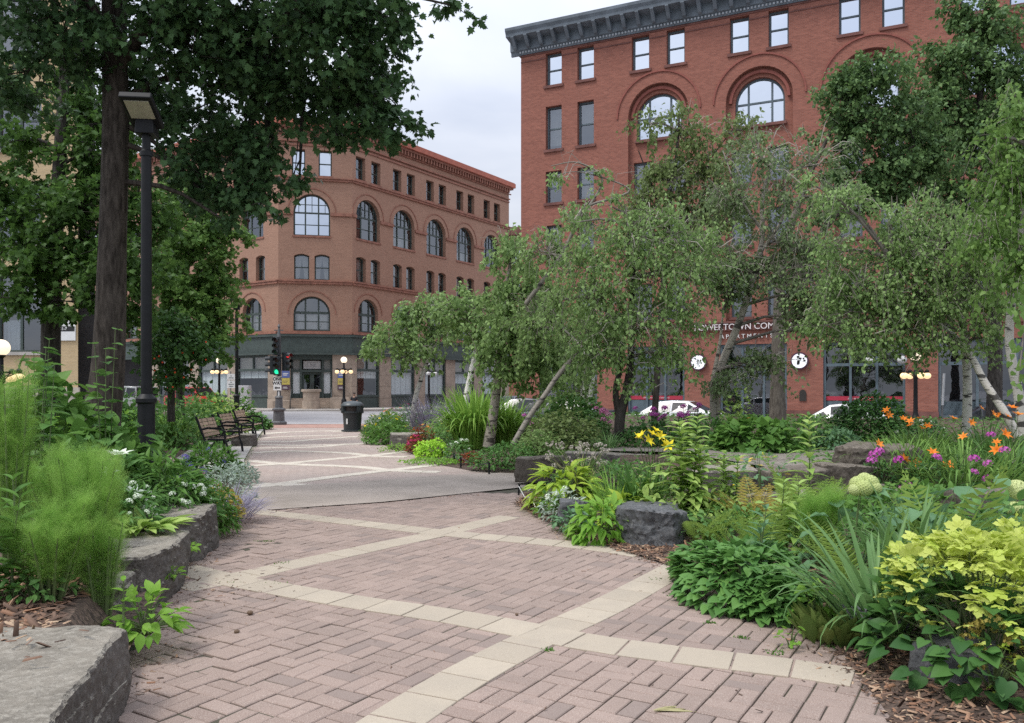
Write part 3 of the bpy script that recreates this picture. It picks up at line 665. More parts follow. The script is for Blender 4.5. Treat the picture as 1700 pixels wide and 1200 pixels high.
def bb_face(fac, L, bays_, r, off, wide, low, dirs):
    hs, ws = [], []
    for i, c in enumerate(bays_):
        for s_ in (-1, 1):
            t0, t1 = sorted((c+s_*off[0], c+s_*off[1]))
            q = rect(t0, t1, 19.55, 21.5 if fac is not ch else 21.7); hs.append(q); ws.append((q, 'glass' if fac is not ch else 'glasssky', sash(t0, t1, q[0][1], q[2][1]), .1, None))
            t0, t1 = sorted((c+s_*wide[0], c+s_*wide[1])); q = segarch(t0, t1, 10.8, 12.95); hs.append(q)
            ws.append((q, 'glass', sash(t0, t1, 10.8, 12.9), .1, [(t0+.08, t0+(t1-t0)*.52, 10.9, 12.8, 'l'), (t1-(t1-t0)*.52, t1-.08, 10.9, 12.8, 'r')] if (i+s_) % 3 else [(t0+.08, t1-.08, 11.9, 12.8, '')]))
        a = arch(c, r, 14.5, 18.0-r, 16); hs.append(a); k = r*.36
        bars = [(c-k, 14.55, c-k, 18.0-r+math.sqrt(max(0, r*r-k*k))-.05, .12), (c+k, 14.55, c+k, 18.0-r+math.sqrt(max(0, r*r-k*k))-.05, .12), (c-r+.05, 16.45, c+r-.05, 16.45, .13), (c-r+.05, 15.45, c+r-.05, 15.45, .06), (c-r+.2, 17.15, c+r-.2, 17.15, .05), (c-2*k+.0, 16.5, c-2*k, 17.5, .05), (c+2*k, 16.5, c+2*k, 17.5, .05), (c, 16.5, c, 17.95, .05)]
        ws.append((a, 'glass' if fac is not ch else 'glasssky', bars, .12, [(c-r+.2, c+r-.2, 14.6, 15.6, '')] if i % 2 else None))
        if low[i]:
            rr = r if fac is ch else r*.85
            a = arch(c, rr, 6.5, 9.4-rr, 16); hs.append(a); k = rr*.36
            bars = [(c-k, 6.55, c-k, 9.3-.1, .14), (c+k, 6.55, c+k, 9.3-.1, .14), (c-rr+.05, 8.05, c+rr-.05, 8.05, .2), (c-rr+.05, 7.3, c+rr-.05, 7.3, .07)]
            ws.append((a, 'glass', bars, .14, [(c-rr+.3, c+rr-.3, 6.7, 7.9, '')]))
    wall(fac, rect(0, L, 6.2, 23.4), hs, .42, M['brownbrick'], BB)
    for q, gm, bars, fw, cur in ws: window(fac, q, -.36, M['green_frame'], M[gm], BB, fw, bars, (q[0][0]-.08, q[1][0]+.08, q[0][1], .07), M['trim'], cur)
    it = MB(); it.quad(*[fac.P(*q, -1.8) for q in rect(0.3, L-.3, -.3, 23)])
    for z in (6.0, 10.2, 13.9, 18.9): it.quad(fac.P(.3, z, -1.8), fac.P(L-.3, z, -1.8), fac.P(L-.3, z, -.45), fac.P(.3, z, -.45))
    it.build('interior', M['darkroom'], BB)
    for z0, z1, d_ in ((6.22, 6.42, .28), (10.42, 10.62, .14), (10.622, 10.72, .2), (19.1, 19.278, .14), (19.28, 19.36, .22), (22.0, 22.14, .1), (22.3, 22.42, .18)):
        b = MB(); fac.box(b, 0, L, z0, z1, 0, d_); b.build('string_course', M['trim'], BB)
    ed = sorted([0]+[c-r-.02 for c in bays_]+[c+r+.02 for c in bays_]+[L])
    for a0, a1 in zip(ed[::2], ed[1::2]): imp = MB(); fac.box(imp, a0+.01, a1-.01, 16.2, 16.45, 0, .13); imp.build('impost_band', M['trim'], BB)
    for i, c in enumerate(bays_):
        for (rr, zs, on) in ((r+.42, 18.0-r, True), (r*(1 if fac is ch else .85)+.42, 9.4-r*(1 if fac is ch else .85), low[i])):
            if not on: continue
            ring = MB()
            for k in range(20):
                a0, a1 = math.pi*k/20, math.pi*(k+1)/20; q = [(c+R*math.cos(a), zs+R*math.sin(a)) for R, a in ((rr, a0), (rr+.07, a0), (rr+.07, a1), (rr, a1))]
                ring.quad(*[fac.P(*p, .05) for p in q]); ring.quad(fac.P(*q[0], .05), fac.P(*q[3], .05), fac.P(*q[3], 0), fac.P(*q[0], 0)); ring.quad(fac.P(*q[1], 0), fac.P(*q[2], 0), fac.P(*q[2], .05), fac.P(*q[1], .05))
            ring.build('arch_moulding', M['trim'], BB)
    c = MB(); fac.box(c, -.3, L+.3, 23.4, 23.6, -.2, .4); fac.box(c, -.3, L+.3, 22.9, 23.0, 0, .12); c.build('cornice', M['trim'], BB)
    c = MB(); fac.box(c, -.42, L+.42, 23.6, 24.05, -.3, .62); fac.box(c, -.4, L+.4, 24.05, 24.15, -.3, .5); c.build('cornice_cap', M['captrim'], BB)
    w = MB(); fac.box(w, 0, .16, 23.0, 23.4, 0.0, .34); ob = w.build('bracket', M['trim'], BB); me = ob.data; bpy.data.objects.remove(ob)
    t = .1
    while t < L-.1: link('bracket', me, BB, Matrix.Translation(fac.u*t)); t += .42
    # green fascia over the shops, piers, shop windows
    b = MB(); fac.box(b, -.1, L+.1, 4.65, 6.2, -.4, .12); fac.box(b, -.15, L+.15, 4.5, 4.66, -.4, .3); fac.box(b, -.12, L+.12, 6.0, 6.21, -.3, .25); b.build('fascia', M['green_frame'], BB)
pitch = 4.72
bb_face(ch, CW, [2.72], 1.5, (.55, 1.63), (.22, 1.45), [True], 1)
bb_face(rf, RL, [1.95+pitch*k for k in range(5)], 1.48, (.38, 1.53), (.3, 1.5), [True]*5, 1)
bb_face(lf, LW, [LW-3.3-5.95*k for k in range(5)][::-1], 1.45, (.5, 1.6), (.5, 1.65), [True]*5, 1)
def shop_row(fac, piers, L, door=None):
    ed = piers
    for a, b_ in ed:
        z = -.1; hts = [.9, 1.05, 1.0, 1.7]
        for i, h in enumerate(hts):
            p_ = MB(); fac.box(p_, a+.004*i, b_-.004*i, z+.006, z+h-.006, -.45, .0+(.05 if i == 0 else 0)); p_.build('stone_block', M['granite'], BB); z += h
    for (a, b_), (c, d_) in zip(ed, ed[1:]):
        t0, t1 = b_, c
        if door and abs((t0+t1)/2-door) < .6: continue
        f = MB(); fac.box(f, t0, t1, -.1, .95, -.4, -.12); fac.box(f, t0, t1, .95, 1.12, -.4, -.05); fac.box(f, t0, t1, 3.15, 3.35, -.4, -.08); fac.box(f, t0, t0+.14, 1.1, 4.5, -.4, -.1); fac.box(f, t1-.14, t1, 1.1, 4.5, -.4, -.1); fac.box(f, (t0+t1)/2-.06, (t0+t1)/2+.06, 3.3, 4.5, -.4, -.12); fac.box(f, t0, t1, 4.3, 4.52, -.4, -.1)
        o = f.build('shopfront', M['green_frame'], BB)
        g = MB(); g.quad(*[fac.P(*q, -.2) for q in rect(t0+.1, t1-.1, 1.1, 4.4)]); g.build('pane', M['glassclear'], o)
        k = random.random(); bl_ = MB()
        z0 = (1.15, 2.55, 1.15, 1.15, 2.2, 1.15, 1.8)[len([x for x in BB.children if x.name.startswith('shopfront')]) % 7]
        for j in range(8):
            a0 = t0+.15+(t1-t0-.3)*j/8; bl_.quad(*[fac.P(*q, -.32-(.02 if j % 2 else 0)) for q in rect(a0, a0+(t1-t0-.3)/8-.01, z0, 3.15)])
        bl_.build('blind', M['blind'], o)
        bl2 = MB(); bl2.quad(*[fac.P(*q, -.33) for q in rect(t0+.1, t1-.1, 3.3, 4.3)]); bl2.build('transom_panel', mat('transom_tan', (.45, .42, .36), .8), o)
shop_row(ch, [(-.2, .05), (.1, .92), (4.3, 5.0), (5.05, 6.0)], CW, door=None) if False else None
shop_row(rf, [(-.1, .55), (3.4, 4.9), (8.2, 9.7), (12.9, 14.4), (17.6, 19.1), (22.4, 24.1)], RL)
shop_row(lf, [(LW-18, LW-16.6), (LW-12.0, LW-10.6), (LW-6.55, LW-5.35), (LW-1.3, LW-.0)], LW)
for a, b_ in ((0, .98), (4.4, CW)):
    z = -.1
    for i, h in enumerate([1.15, 1.15, 1.15, 1.2]):
        p_ = MB(); ch.box(p_, a+.004*i, b_-.004*i, z+.006, z+h-.006, -.45, .0+(.05 if i == 0 else 0)); p_.build('stone_block', M['granite'], BB); z += h
# corner entrance: frame, double door, side lights, transom sign, steps
f = MB(); ch.box(f, .98, 4.4, 4.1, 4.6, -.9, -.3)
for a, b_ in ((.98, 1.15), (1.72, 1.9), (3.5, 3.68), (4.22, 4.4)): ch.box(f, a, b_, .85, 4.2, -.9, -.5)
ch.box(f, .98, 4.4, 3.05, 3.25, -.88, -.52)
en = f.build('entrance_frame', M['green_frame'], BB)
for a, b_ in ((1.15, 1.72), (3.68, 4.22)):
    g = MB(); ch.box(g, a, b_, 1.25, 3.05, -.78, -.72); g.build('side_light', M['blind'], en)
    g = MB(); ch.box(g, a, b_, 3.25, 4.1, -.78, -.72); g.build('transom_panel', mat('transom_tan2', (.3, .3, .28), .6), en)
    g = MB(); ch.box(g, a, b_, .85, 1.25, -.8, -.7); g.build('kick_panel', M['green_frame'], en)
sgp = MB(); ch.box(sgp, 2.0, 3.42, 3.32, 4.0, -.7, -.66); sp = sgp.build('sign_panel', mat('pale_sign', (.5, .5, .5), .5), BB)
text_mesh('sign_lettering', 'Corner', .3, mat('grey_ink', (.35, .35, .36), .6), sp, facing(ch.P(2.7, 3.68, -.655), ch.u, (0, 0, 1)), .002) if False else None
D = MB()
for z0, z1, x0, x1 in ((3.5, 3.82, 2.3, 2.34), (3.82, 3.86, 2.3, 3.1), (3.5, 3.54, 2.3, 3.1), (3.6, 3.74, 2.5, 3.0)): ch.box(D, x0, x1, z0, z1, -.66, -.652)
D.build('glyph', mat('grey_ink', (.36, .36, .37), .6), sp)
for a, b_ in ((1.9, 2.695), (2.705, 3.5)):
    d_ = MB(); 
    for q in ((a, a+.16, .85, 3.05), (b_-.16, b_, .85, 3.05), (a+.16, b_-.16, 2.85, 3.05), (a+.16, b_-.16, .85, 1.3)): ch.box(d_, *q, -.86, -.79)
    o = d_.build('door', M['green_frame'], BB); g = MB(); g.quad(*[ch.P(*q, -.83) for q in rect(a+.16, b_-.16, 1.3, 2.85)]); g.build('pane', M['glassdark'], o)
    hh = MB(); x = b_-.06 if a < 2 else a+.06; hh.bar(ch.P(x, 1.7, -.76), ch.P(x, 2.1, -.76), .03); hh.build('handle', M['greyiron'], o)
stp = [(1.15, 4.2, 0, 0)]
for i in range(5):
    s = MB(); ch.box(s, .98, 4.4, -.1+.0*i+.19*i*0, .17*(i+1)-.004, -.9 if i == 4 else .9-.32*i-.32, 1.2-.32*i); s.build('step', M['granite'], BB)
for x in (1.05, 4.33):
    r = MB(); r.tube([ch.P(x, .0, 1.25), ch.P(x, .95, 1.2), ch.P(x, 1.75, -.3)], .03, 6); r.build('handrail', M['greyiron'], BB)
# banners on the corner piers
for i, (a, b_, sd_) in enumerate(((.3, .92, 'left'), (4.85, 5.45, 'right'))):
    bn = thing('pier_banner', f'blue, yellow and maroon banner sign on the granite pier {sd_} of the corner entrance', 'banner', ch.P(a, 1.7, .1), 'banners on the corner piers')
    for z0, z1, c_, nm in ((2.55, 3.2, (.12, .17, .42), 'blue_panel'), (1.98, 2.53, (.62, .52, .12), 'yellow_panel'), (1.55, 1.96, (.11, .06, .09), 'maroon_panel')):
        D = MB(); ch.box(D, a, b_, z0, z1, .06, .1); o = D.build(nm, mat(nm, c_, .6, .1), bn)
        D = MB()
        for zz_ in (.3, .5): ch.box(D, a+.08, b_-.08-random.uniform(0, .15), z0+(z1-z0)*zz_, z0+(z1-z0)*(zz_+.1), .1, .104)
        D.build('printed_line', M['white'] if nm != 'yellow_panel' else mat('grey_print', (.4, .33, .15), .6), o)
s = MB(); polyr = [FL-LD*LW, FL, FR, FR+RD*RL, FR+RD*RL-LD*40]; s.v = [(v.x, v.y, 23.5) for v in polyr]; s.f = [(0, 1, 2, 3, 4)]; s.build('roof', M['cornice'], BB)
e_ = Fac(FR+RD*RL, -LD); s = MB(); s.quad(*[e_.P(*q) for q in rect(0, 30, -.5, 23.5)]); s.uv = rect(0, 30, -.5, 23.5); s.build('end_wall', M['brownbrick'], BB)
cv = MB()
for k in range(5): cv.box((0, 0, 0), (.1, .1, .1)) if False else None

# low brick building glimpsed in the gap between the two
GB = thing('far_building', 'distant brown brick building seen in the gap between the two big ones', 'building', (0, 125, 0))
gfac = Fac((-14, 128, 0), (1, -.12, 0)); hs = [rect(2+4*i, 3.4+4*i, z, z+2.4) for i in range(7) for z in (3, 7.5, 12, 16.5, 21)]
wall(gfac, rect(0, 30, -1, 26), hs, .3, M['redbrick'], GB)
for q in hs: window(gfac, q, -.2, M['green_frame'], M['glass'], GB, .1, sash(q[0][0], q[1][0], q[0][1], q[2][1]))
s = MB(); gfac.box(s, -.4, 30.4, 25.4, 26.6, -12, .5); s.build('cornice', M['redstone'], GB)
# cream brick building at far left
M['cream'] = brickmat('cream_brick', (.56, .42, .24), (.50, .365, .20), (.45, .36, .24), dirt=.15)
CB = thing('cream_building', 'cream brick building with tall dark windows behind the trees at far left', 'building', (-30, 40, 0))
cb = Fac((-46, 41.5, 0), (1, -.05, 0)); CR = 46-21.3; hs = []; 
for i in range(5):
    t0 = CR-4.15-4.6*i
    for z0, z1 in ((3.4, 7.2), (8.7, 11.6), (13.4, 16.3), (18, 20.9)): hs.append(rect(t0, t0+2.3, z0, z1))
wall(cb, rect(0, CR, -.5, 24), hs, .3, M['cream'], CB)
for q in hs:
    t0, z0, t1, z1 = q[0][0], q[0][1], q[1][0], q[2][1]
    window(cb, q, -.2, M['green_frame'], M['glass'], CB, .1, sash(t0, t1, z0, z1)+[((t0+t1)/2, z0, (t0+t1)/2, z1, .12)], (t0-.15, t1+.15, z0, .12), M['concrete'], [(t0+.1, (t0+t1)/2-.1, z0+.1, z0+1.6, '')] if z0 < 4 else None, M['blind'])
it = MB(); it.quad(*[cb.P(*q, -1.5) for q in rect(0, CR, -.5, 24)]); it.build('interior', M['darkroom'], CB)
cst = mat('cream_stone', (.52, .47, .38), .85)
for q, nm in (((0, CR+.1, 1.3, 1.65, 0, .12), 'string_course'), ((0, CR+.06, -.5, 1.3, 0, .06), 'stone_base'), ((0, CR+.2, 23.6, 24.3, -.2, .4), 'cornice')): b = MB(); cb.box(b, *q); b.build(nm, cst, CB)
e_ = Fac(cb.P(CR, 0), (-.62, 1, 0)); s = MB(); s.quad(*[e_.P(*q) for q in rect(0, 14, -.5, 24)]); s.uv = rect(0, 14, -.5, 24); s.build('side_wall', M['cream'], CB)
sb = thing('wall_sign', 'white notice board with a black band screwed to the cream brick wall', 'sign', cb.P(CR-1.3, 4.2, .05))
D = MB(); cb.box(D, CR-1.15, CR-.1, 3.95, 5.4, .02, .07); D.build('board', M['white'], sb)
D = MB(); cb.box(D, CR-1.12, CR-.13, 4.4, 4.65, .07, .076); bo = D.build('black_band', ink, sb)
text_mesh('lettering', '651-7', .2, M['white'], bo, facing(cb.P(CR-.75, 4.525, .078), cb.u, (0, 0, 1)), .001, bold=.004)

# ================================================================ STREET FURNITURE, VEHICLES, PERSON
def post_lamp(loc, hgt, face, label):
    r = thing('park_lamp', label, 'lamp post', loc, 'flat headed park lamps')
    c = Vector(loc); z = lambda v: c+Vector((0, 0, v))
    MB().lathe([(.12, 0), (.12, .06), (.09, .1), (.09, 1.22), (.108, 1.24), (.108, 1.28), (.065, 1.33)], c, 20).build('base_sleeve', M['black'], r, sm=True)
    MB().lathe([(.058, 1.3), (.054, hgt-.55), (.064, hgt-.55), (.064, hgt-.5), (.045, hgt-.48), (.045, hgt-.2)], c, 20).build('pole', M['black'], r, sm=True)
    f = Vector(face).normalized(); s_ = Vector((f.y, -f.x, 0)); up = Vector((0, 0, 1))
    d = (f*.92+up*.38).normalized(); nn = s_.cross(d); nn = nn if nn.z > 0 else -nn
    k = z(hgt-.16)
    hd = MB(); hd.box(k+d*.16, (.33, .5, .07), (s_, d, nn)); hd.box(k+d*.16+nn*.04, (.27, .42, .05), (s_, d, nn), .8)
    o = hd.build('lamp_head', M['black'], r, bevel=.012)
    nb = MB(); nb.box(k-d*.02+Vector((0, 0, -.07)), (.2, .22, .16), (s_, f, up), .9); nb.build('neck', M['black'], r, bevel=.01)
    ln = MB(); ln.box(k+d*.22-nn*.037, (.25, .27, .01), (s_, d, nn)); ln.build('lens', mat('lamp_lens', (.42, .40, .30), .35, .15, 12), o)
    return r
LP1 = at(243, 700, 9.0); LP1.z = zl(LP1.x, LP1.y)
post_lamp(LP1, 4.62-LP1.z, (.12, -1, 0), 'tall near black lamp post with flat square head in the left bed')
LP2 = at(393, 700, 27.2); LP2.z = .05
post_lamp(LP2, 4.45, (.2, -1, 0), 'far black lamp post with flat head just behind the benches')

def globe_lamp(loc, hgt, label, lit=True, n=4):
    r = thing('street_lamp', label, 'street lamp', loc, 'cluster globe street lamps'); c = Vector(loc)
    MB().lathe([(.3, 0), (.3, .12), (.2, .2), (.2, .75), (.14, .85), (.1, 1.0), (.085, hgt-1.25), (.11, hgt-1.2), (.11, hgt-1.0), (.07, hgt-.95), (.06, hgt-.5), (.12, hgt-.45), (.12, hgt-.4)], c, 12).build('pole', M['greyiron'] if False else M['black'], r, sm=True)
    gm = emis('lit_globe', (1, .70, .38), .55) if lit else mat('opal_white', (.75, .76, .75), .3, .1)
    tp = emis('lit_top_globe', (1, .84, .62), .62) if lit else gm
    MB().ball(c+Vector((0, 0, hgt-.2)), .24, 18, 12).build('globe', tp, r, sm=True)
    am = MB()
    for k in range(n):
        a = 2*math.pi*k/n; d = Vector((math.cos(a), math.sin(a), 0)); q = c+Vector((0, 0, hgt-.92))
        b = MB(); b.bar(q, q+d*.56, .05, .05); b.tube([q+Vector((0, 0, -.3)), q+d*.2+Vector((0, 0, -.12)), q+d*.46+Vector((0, 0, -.02))], .02, 6); b.build('arm', M['black'], r)
        b = MB(); b.lathe([(.09, -.04), (.09, .06), (.03, .12)], q+d*.52, 10); b.build('cap', M['black'], r)
        MB().ball(q+d*.52+Vector((0, 0, -.17)), .17, 16, 10, .85).build('globe', gm, r, sm=True)
    return r
def gpos(px, Y, z=None):
    p = at(px, 648, Y); p.z = gz(p.x, p.y) if z is None else z; return p
globe_lamp(gpos(571, 62, 0), 4.0, 'lit cluster globe street lamp right of the corner entrance')
globe_lamp(gpos(364, 63, 0), 4.0, 'lit cluster globe street lamp left of the corner building, behind the far lamp post')
globe_lamp(gpos(712, 66, 0), 3.95, 'unlit white globe street lamp behind the first white birch', False)
globe_lamp(gpos(1520, 37), 3.75, 'lit cluster globe street lamp before the red brick pier at right')
globe_lamp(gpos(2, 24, -.05), 3.0, 'street lamp with orange globes cut by the left picture edge')

# traffic signal on a cast iron column
ts = gpos(463, 35.8, .01); r = thing('traffic_signal', 'black cast iron traffic signal showing green with a one way sign', 'traffic light', ts)
Z = lambda v, x=0, y=0: ts+Vector((x, y, v))
MB().lathe([(.34, 0), (.34, .1), (.25, .16), (.23, .58), (.29, .62), (.29, .68), (.17, .74), (.15, 1.15), (.19, 1.18), (.13, 1.26)], ts, 8).build('base', M['greyiron'], r)
MB().lathe([(.09, 1.2), (.075, 4.0), (.05, 4.05), (.04, 4.25), (.07, 4.28), (.001, 4.42)], ts, 12).build('pole', M['greyiron'], r, sm=True)
b = MB(); b.bar(Z(4.12, -.2), Z(4.12, .2), .04); b.build('finial_bar', M['greyiron'], r)
def sig(c, fx, lit, nm='signal_head'):
    fx = Vector(fx).normalized(); sx = Vector((fx.y, -fx.x, 0)); ax = (sx, fx, Vector((0, 0, 1)))
    b = MB(); b.box(c, (.3, .2, .82), ax); h = b.build(nm, M['black2'], r, bevel=.02)
    for i, (dz, col) in enumerate(((.26, (.5, .02, .02)), (0, (.4, .2, .01)), (-.26, (.02, .75, .35)))):
        p_ = c+Vector((0, 0, dz))+fx*.105
        l = MB(); l.lathe([(.001, 0), (.1, 0), (.1, .01), (.001, .02)], (0, 0, 0), 14); o = l.build('lens', emis('signal_lit', col, .9) if lit == i else mat('signal_dark', tuple(v*.08+.01 for v in col), .3), h, local=True)
        o.matrix_basis = Matrix.Translation(p_-wloc(h)) @ facing((0, 0, 0), -sx, (0, 0, 1))
        v = MB()
        for k in range(9):
            a0, a1 = math.pi*(-.1+1.2*k/9), math.pi*(-.1+1.2*(k+1)/9)
            q = [p_+sx*.12*math.cos(a)+Vector((0, 0, .12*math.sin(a))) for a in (a0, a1)]
            v.quad(q[0], q[1], q[1]+fx*.2-Vector((0, 0, .02)), q[0]+fx*.2-Vector((0, 0, .02)))
        v.build('visor', M['black2'], h)
sig(Z(2.56, -.0, -.22), (0, -1, 0), 2); sig(Z(3.42, -.02, -.22), (-.1, -1, 0), -1)
sig(Z(2.6, -.3, .05), (-1, -.25, 0), -1); sig(Z(2.75, .32, -.05), (1, -.55, 0), 0)
b = MB(); b.bar(Z(2.9, -.3), Z(2.9, .3), .05); b.build('bracket_arm', M['black'], r)
b = MB(); b.box(Z(1.8, -.03, -.13), (.34, .012, .62)); ow = b.build('one_way_sign', M['white'], r)
for i, (t_, dz) in enumerate((('ONE', .18), ('WAY', -.0))): text_mesh('lettering', t_, .19, ink, ow, facing(Z(1.8+dz, -.03, -.139), (1, 0, 0), (0, 0, 1)), .001, bold=.006)
b = MB(); q = Z(1.6, -.03, -.14); b.v = [tuple(q+Vector((x, 0, z))) for x, z in ((-.13, 0), (-.04, .07), (-.04, .028), (.12, .028), (.12, -.028), (-.04, -.028), (-.04, -.07))]; b.f = [tuple(range(7))]; b.build('arrow', ink, ow)
b = MB(); b.box(Z(1.35, .02, -.09), (.06, .01, .2)); b.build('sticker', M['white'], r)

# litter bin
tb = gpos(585, 30, .0); r = thing('litter_bin', 'dark green black litter bin with domed lid on the brick walk', 'trash can', tb)
MB().lathe([(.40, 0), (.40, .05), (.31, .07), (.345, .62), (.36, .66)], tb, 20).build('body', M['black2'], r, sm=True)
MB().lathe([(.36, .66), (.41, .68), (.41, .74), (.3, .745)], tb, 20).build('rim', M['black2'], r, sm=True)
lid = MB()
for k in range(4):
    a = math.pi/4+k*math.pi/2; d = Vector((math.cos(a), math.sin(a), 0)); lid.box(tb+d*.36+Vector((0, 0, .83)), (.14, .16, .2), (Vector((-d.y, d.x, 0)), d, Vector((0, 0, 1))))
lo = lid.build('lid_post', M['black2'], r, 'stuff')
MB().lathe([(.41, .92), (.425, .94), (.415, .98), (.32, 1.07), (.15, 1.11), (.001, 1.12)], tb, 20).build('lid', mat('lid_grey', (.06, .075, .08), .4, .2), r, sm=True)
MB().lathe([(.33, .7), (.33, .95)], tb, 16).build('liner', mat('liner', (.05, .035, .03), .6), r)
b = MB(); b.box(tb+Vector((-.13, -.345, .38)), (.06, .02, .2)); b.build('sticker', M['white'], r)

# benches
slat = mat('bench_slat', (.46, .33, .235), .7, .25, 5, .1, 40, objvar=.15)
def make_bench(label):
    r = thing('park_bench', label, 'bench', (0, 0, 0), 'benches along the left of the walk')
    L = 1.55                               # faces +X, length along Y
    for i in range(5):
        b = MB(); b.box((.06+.105*i, 0, .44-.012*i*(i < 2)), (.09, L, .03)); b.build('seat_slat', slat, r, bevel=.006)
    ux = Vector((-.33, 0, .945)); 
    for i in range(5):
        b = MB(); b.box(Vector((-.01, 0, .53))+ux*(.1*i), (.028, L, .088), (Vector((.945, 0, .33)), Vector((0, 1, 0)), ux)); b.build('back_slat', slat, r, bevel=.006)
    for y in (-.52, 0, .52):
        b = MB(); b.tube([(.5, y, .462), (.05, y, .462), (-.0, y, .5), (-.155, y, .97)], .014, 6); b.tube([(.5, y, .41), (.02, y, .41), (-.19, y, .98)], .018, 6); b.build('strap', M['black'], r)
    for y in (-.8, .8):
        b = MB(); b.tube([(.62, y, 0), (.6, y, .2), (.52, y, .42), (.1, y, .43)], .032, 8); b.build('leg', M['black'], r, sm=True)
        b = MB(); b.tube([(-.28, y, 0), (-.14, y, .22), (.02, y, .43), (-.05, y, .6), (-.2, y, 1.02)], .032, 8); b.build('leg', M['black'], r, sm=True)
        b = MB(); b.tube([(-.08, y, .68), (.1, y, .72), (.38, y, .7), (.52, y, .64), (.53, y, .44)], .028, 8); b.box((.25, y, .725), (.4, .07, .03)); b.build('armrest', M['black'], r, sm=True)
    b = MB(); b.tube([(.3, 0, .43), (.34, 0, .0)], .028, 8); b.build('leg', M['black'], r)
    return r
b0 = make_bench('nearest slatted park bench of the row, its end half hidden by plants')
for i, (px, Y, lab) in enumerate(((352, 19.0, None), (382, 22.6, 'middle slatted park bench of the row on the concrete strip'), (404, 26.4, 'farthest slatted park bench of the row next to the far lamp post'))):
    o = b0 if i == 0 else copy_tree(b0)
    p = gpos(px, Y, .03); o.location = p; o.rotation_euler.z = rad(6); o.scale = (.87, .87, .87)
    if lab: o['label'] = lab
cs = MB(); 
pts = [(ex(L_EDGE, y)+.12, y) for y in frange(15.4, 31, 2)]; pts2 = [(x-1.5, y) for x, y in pts][::-1]
polysheet('concrete_strip', pts+pts2, .03, M['concrete'])
# stone pier with a cap by the crossing, utility cabinet, sign posts
def pier(px, Y, w, h, name, label, cat, m1, m2, capo=.06):
    p = gpos(px, Y); r = thing(name, label, cat, p); MB().box(p+Vector((0, 0, h/2-.1)), (w, w, h+.2)).build('shaft', m1, r, bevel=.02)
    MB().box(p+Vector((0, 0, h+.05)), (w+capo*2, w+capo*2, .1)).build('cap', m2, r, bevel=.015); return r
pier(417, 34.2, .6, .72, 'stone_pier', 'squat tan stone pier with flat grey cap at the end of the left bed', 'pier', M['granite'], M['concrete'])
cbn = gpos(404, 66, 0); r = thing('utility_cabinet', 'pale grey utility cabinet standing left of the corner shop window', 'cabinet', cbn)
MB().box(cbn+Vector((0, 0, .95)), (1.1, .7, 1.9)).build('body', mat('cabinet_grey', (.48, .48, .5), .5, .1), r, bevel=.03)
MB().box(cbn+Vector((0, -.36, .95)), (.94, .03, 1.7)).build('door', mat('cabinet_door', (.52, .52, .54), .5, .1), r, bevel=.01)
MB().box(cbn+Vector((.38, -.4, 1.0)), (.04, .05, .2)).build('handle', M['greyiron'], r)
sp = gpos(383, 60, 0); r = thing('parking_sign', 'small white parking sign on a grey post near the far lamp post', 'sign', sp)
MB().tube([sp, sp+Vector((0, 0, 2.9))], .035, 8).build('post', M['greyiron'], r); b = MB(); b.box(sp+Vector((.05, -.05, 2.5)), (.6, .015, .42)); b.box(sp+Vector((.05, -.05, 1.95)), (.6, .015, .55)); pl = b.build('sign_plate', M['white'], r)
b = MB()
for dz, w in ((2.56, .12), (2.42, .36), (2.1, .12), (1.95, .4), (1.8, .3)): b.box(sp+Vector((.05, -.06, dz)), (w, .004, .07))
b.build('printed_line', mat('grey_text', (.25, .27, .26), .6), pl)
sp = gpos(820, 40); r = thing('metal_post', 'flat pale grey sign post seen edge on between the birches', 'post', sp); MB().box(sp+Vector((0, 0, 1.6)), (.12, .05, 3.2)).build('post', mat('galvanised', (.42, .43, .44), .45, .2, 5, metal=.3), r)
sp = gpos(1563, 36); r = thing('parking_meter', 'thin grey sign post near the dark shop window at right', 'post', sp); MB().tube([sp, sp+Vector((.05, 0, 1.4))], .04, 8).build('lower_post', M['greyiron'], r); MB().tube([sp+Vector((.05, 0, 1.35)), sp+Vector((.12, 0, 2.75))], .055, 8).build('upper_post', mat('galvanised2', (.35, .36, .37), .45, .2, 5), r)
# planter by the door, granite block and seated person
up = ch.P(2.75, 0, 2.3); r = thing('stone_planter', 'round tan stone planter with dark grass in front of the corner door', 'planter', up)
MB().lathe([(.62, 0), (.68, .75), (.8, .78), (.8, .95), (.7, .97), (.65, .9)], up+Vector((0, 0, .62)), 16).build('bowl', M['granite'], r, sm=True)
MB().lathe([(.72, 0), (.72, .62)], up, 12).build('foot', M['granite'], r)
gb_ = ch.P(5.0, 0, 1.9); r = thing('granite_block', 'low tan granite block beside the corner steps', 'block', gb_); MB().box(gb_+Vector((0, 0, .45)), (1.5, .9, .9), ch.ax()).build('block', M['granite'], r, bevel=.03)
gb2 = ch.P(.35, 0, 1.6); r = thing('granite_block', 'low granite block left of the corner steps behind the signal', 'block', gb2); MB().box(gb2+Vector((0, 0, .35)), (1.3, .9, .7), ch.ax()).build('block', M['granite'], r, bevel=.03)

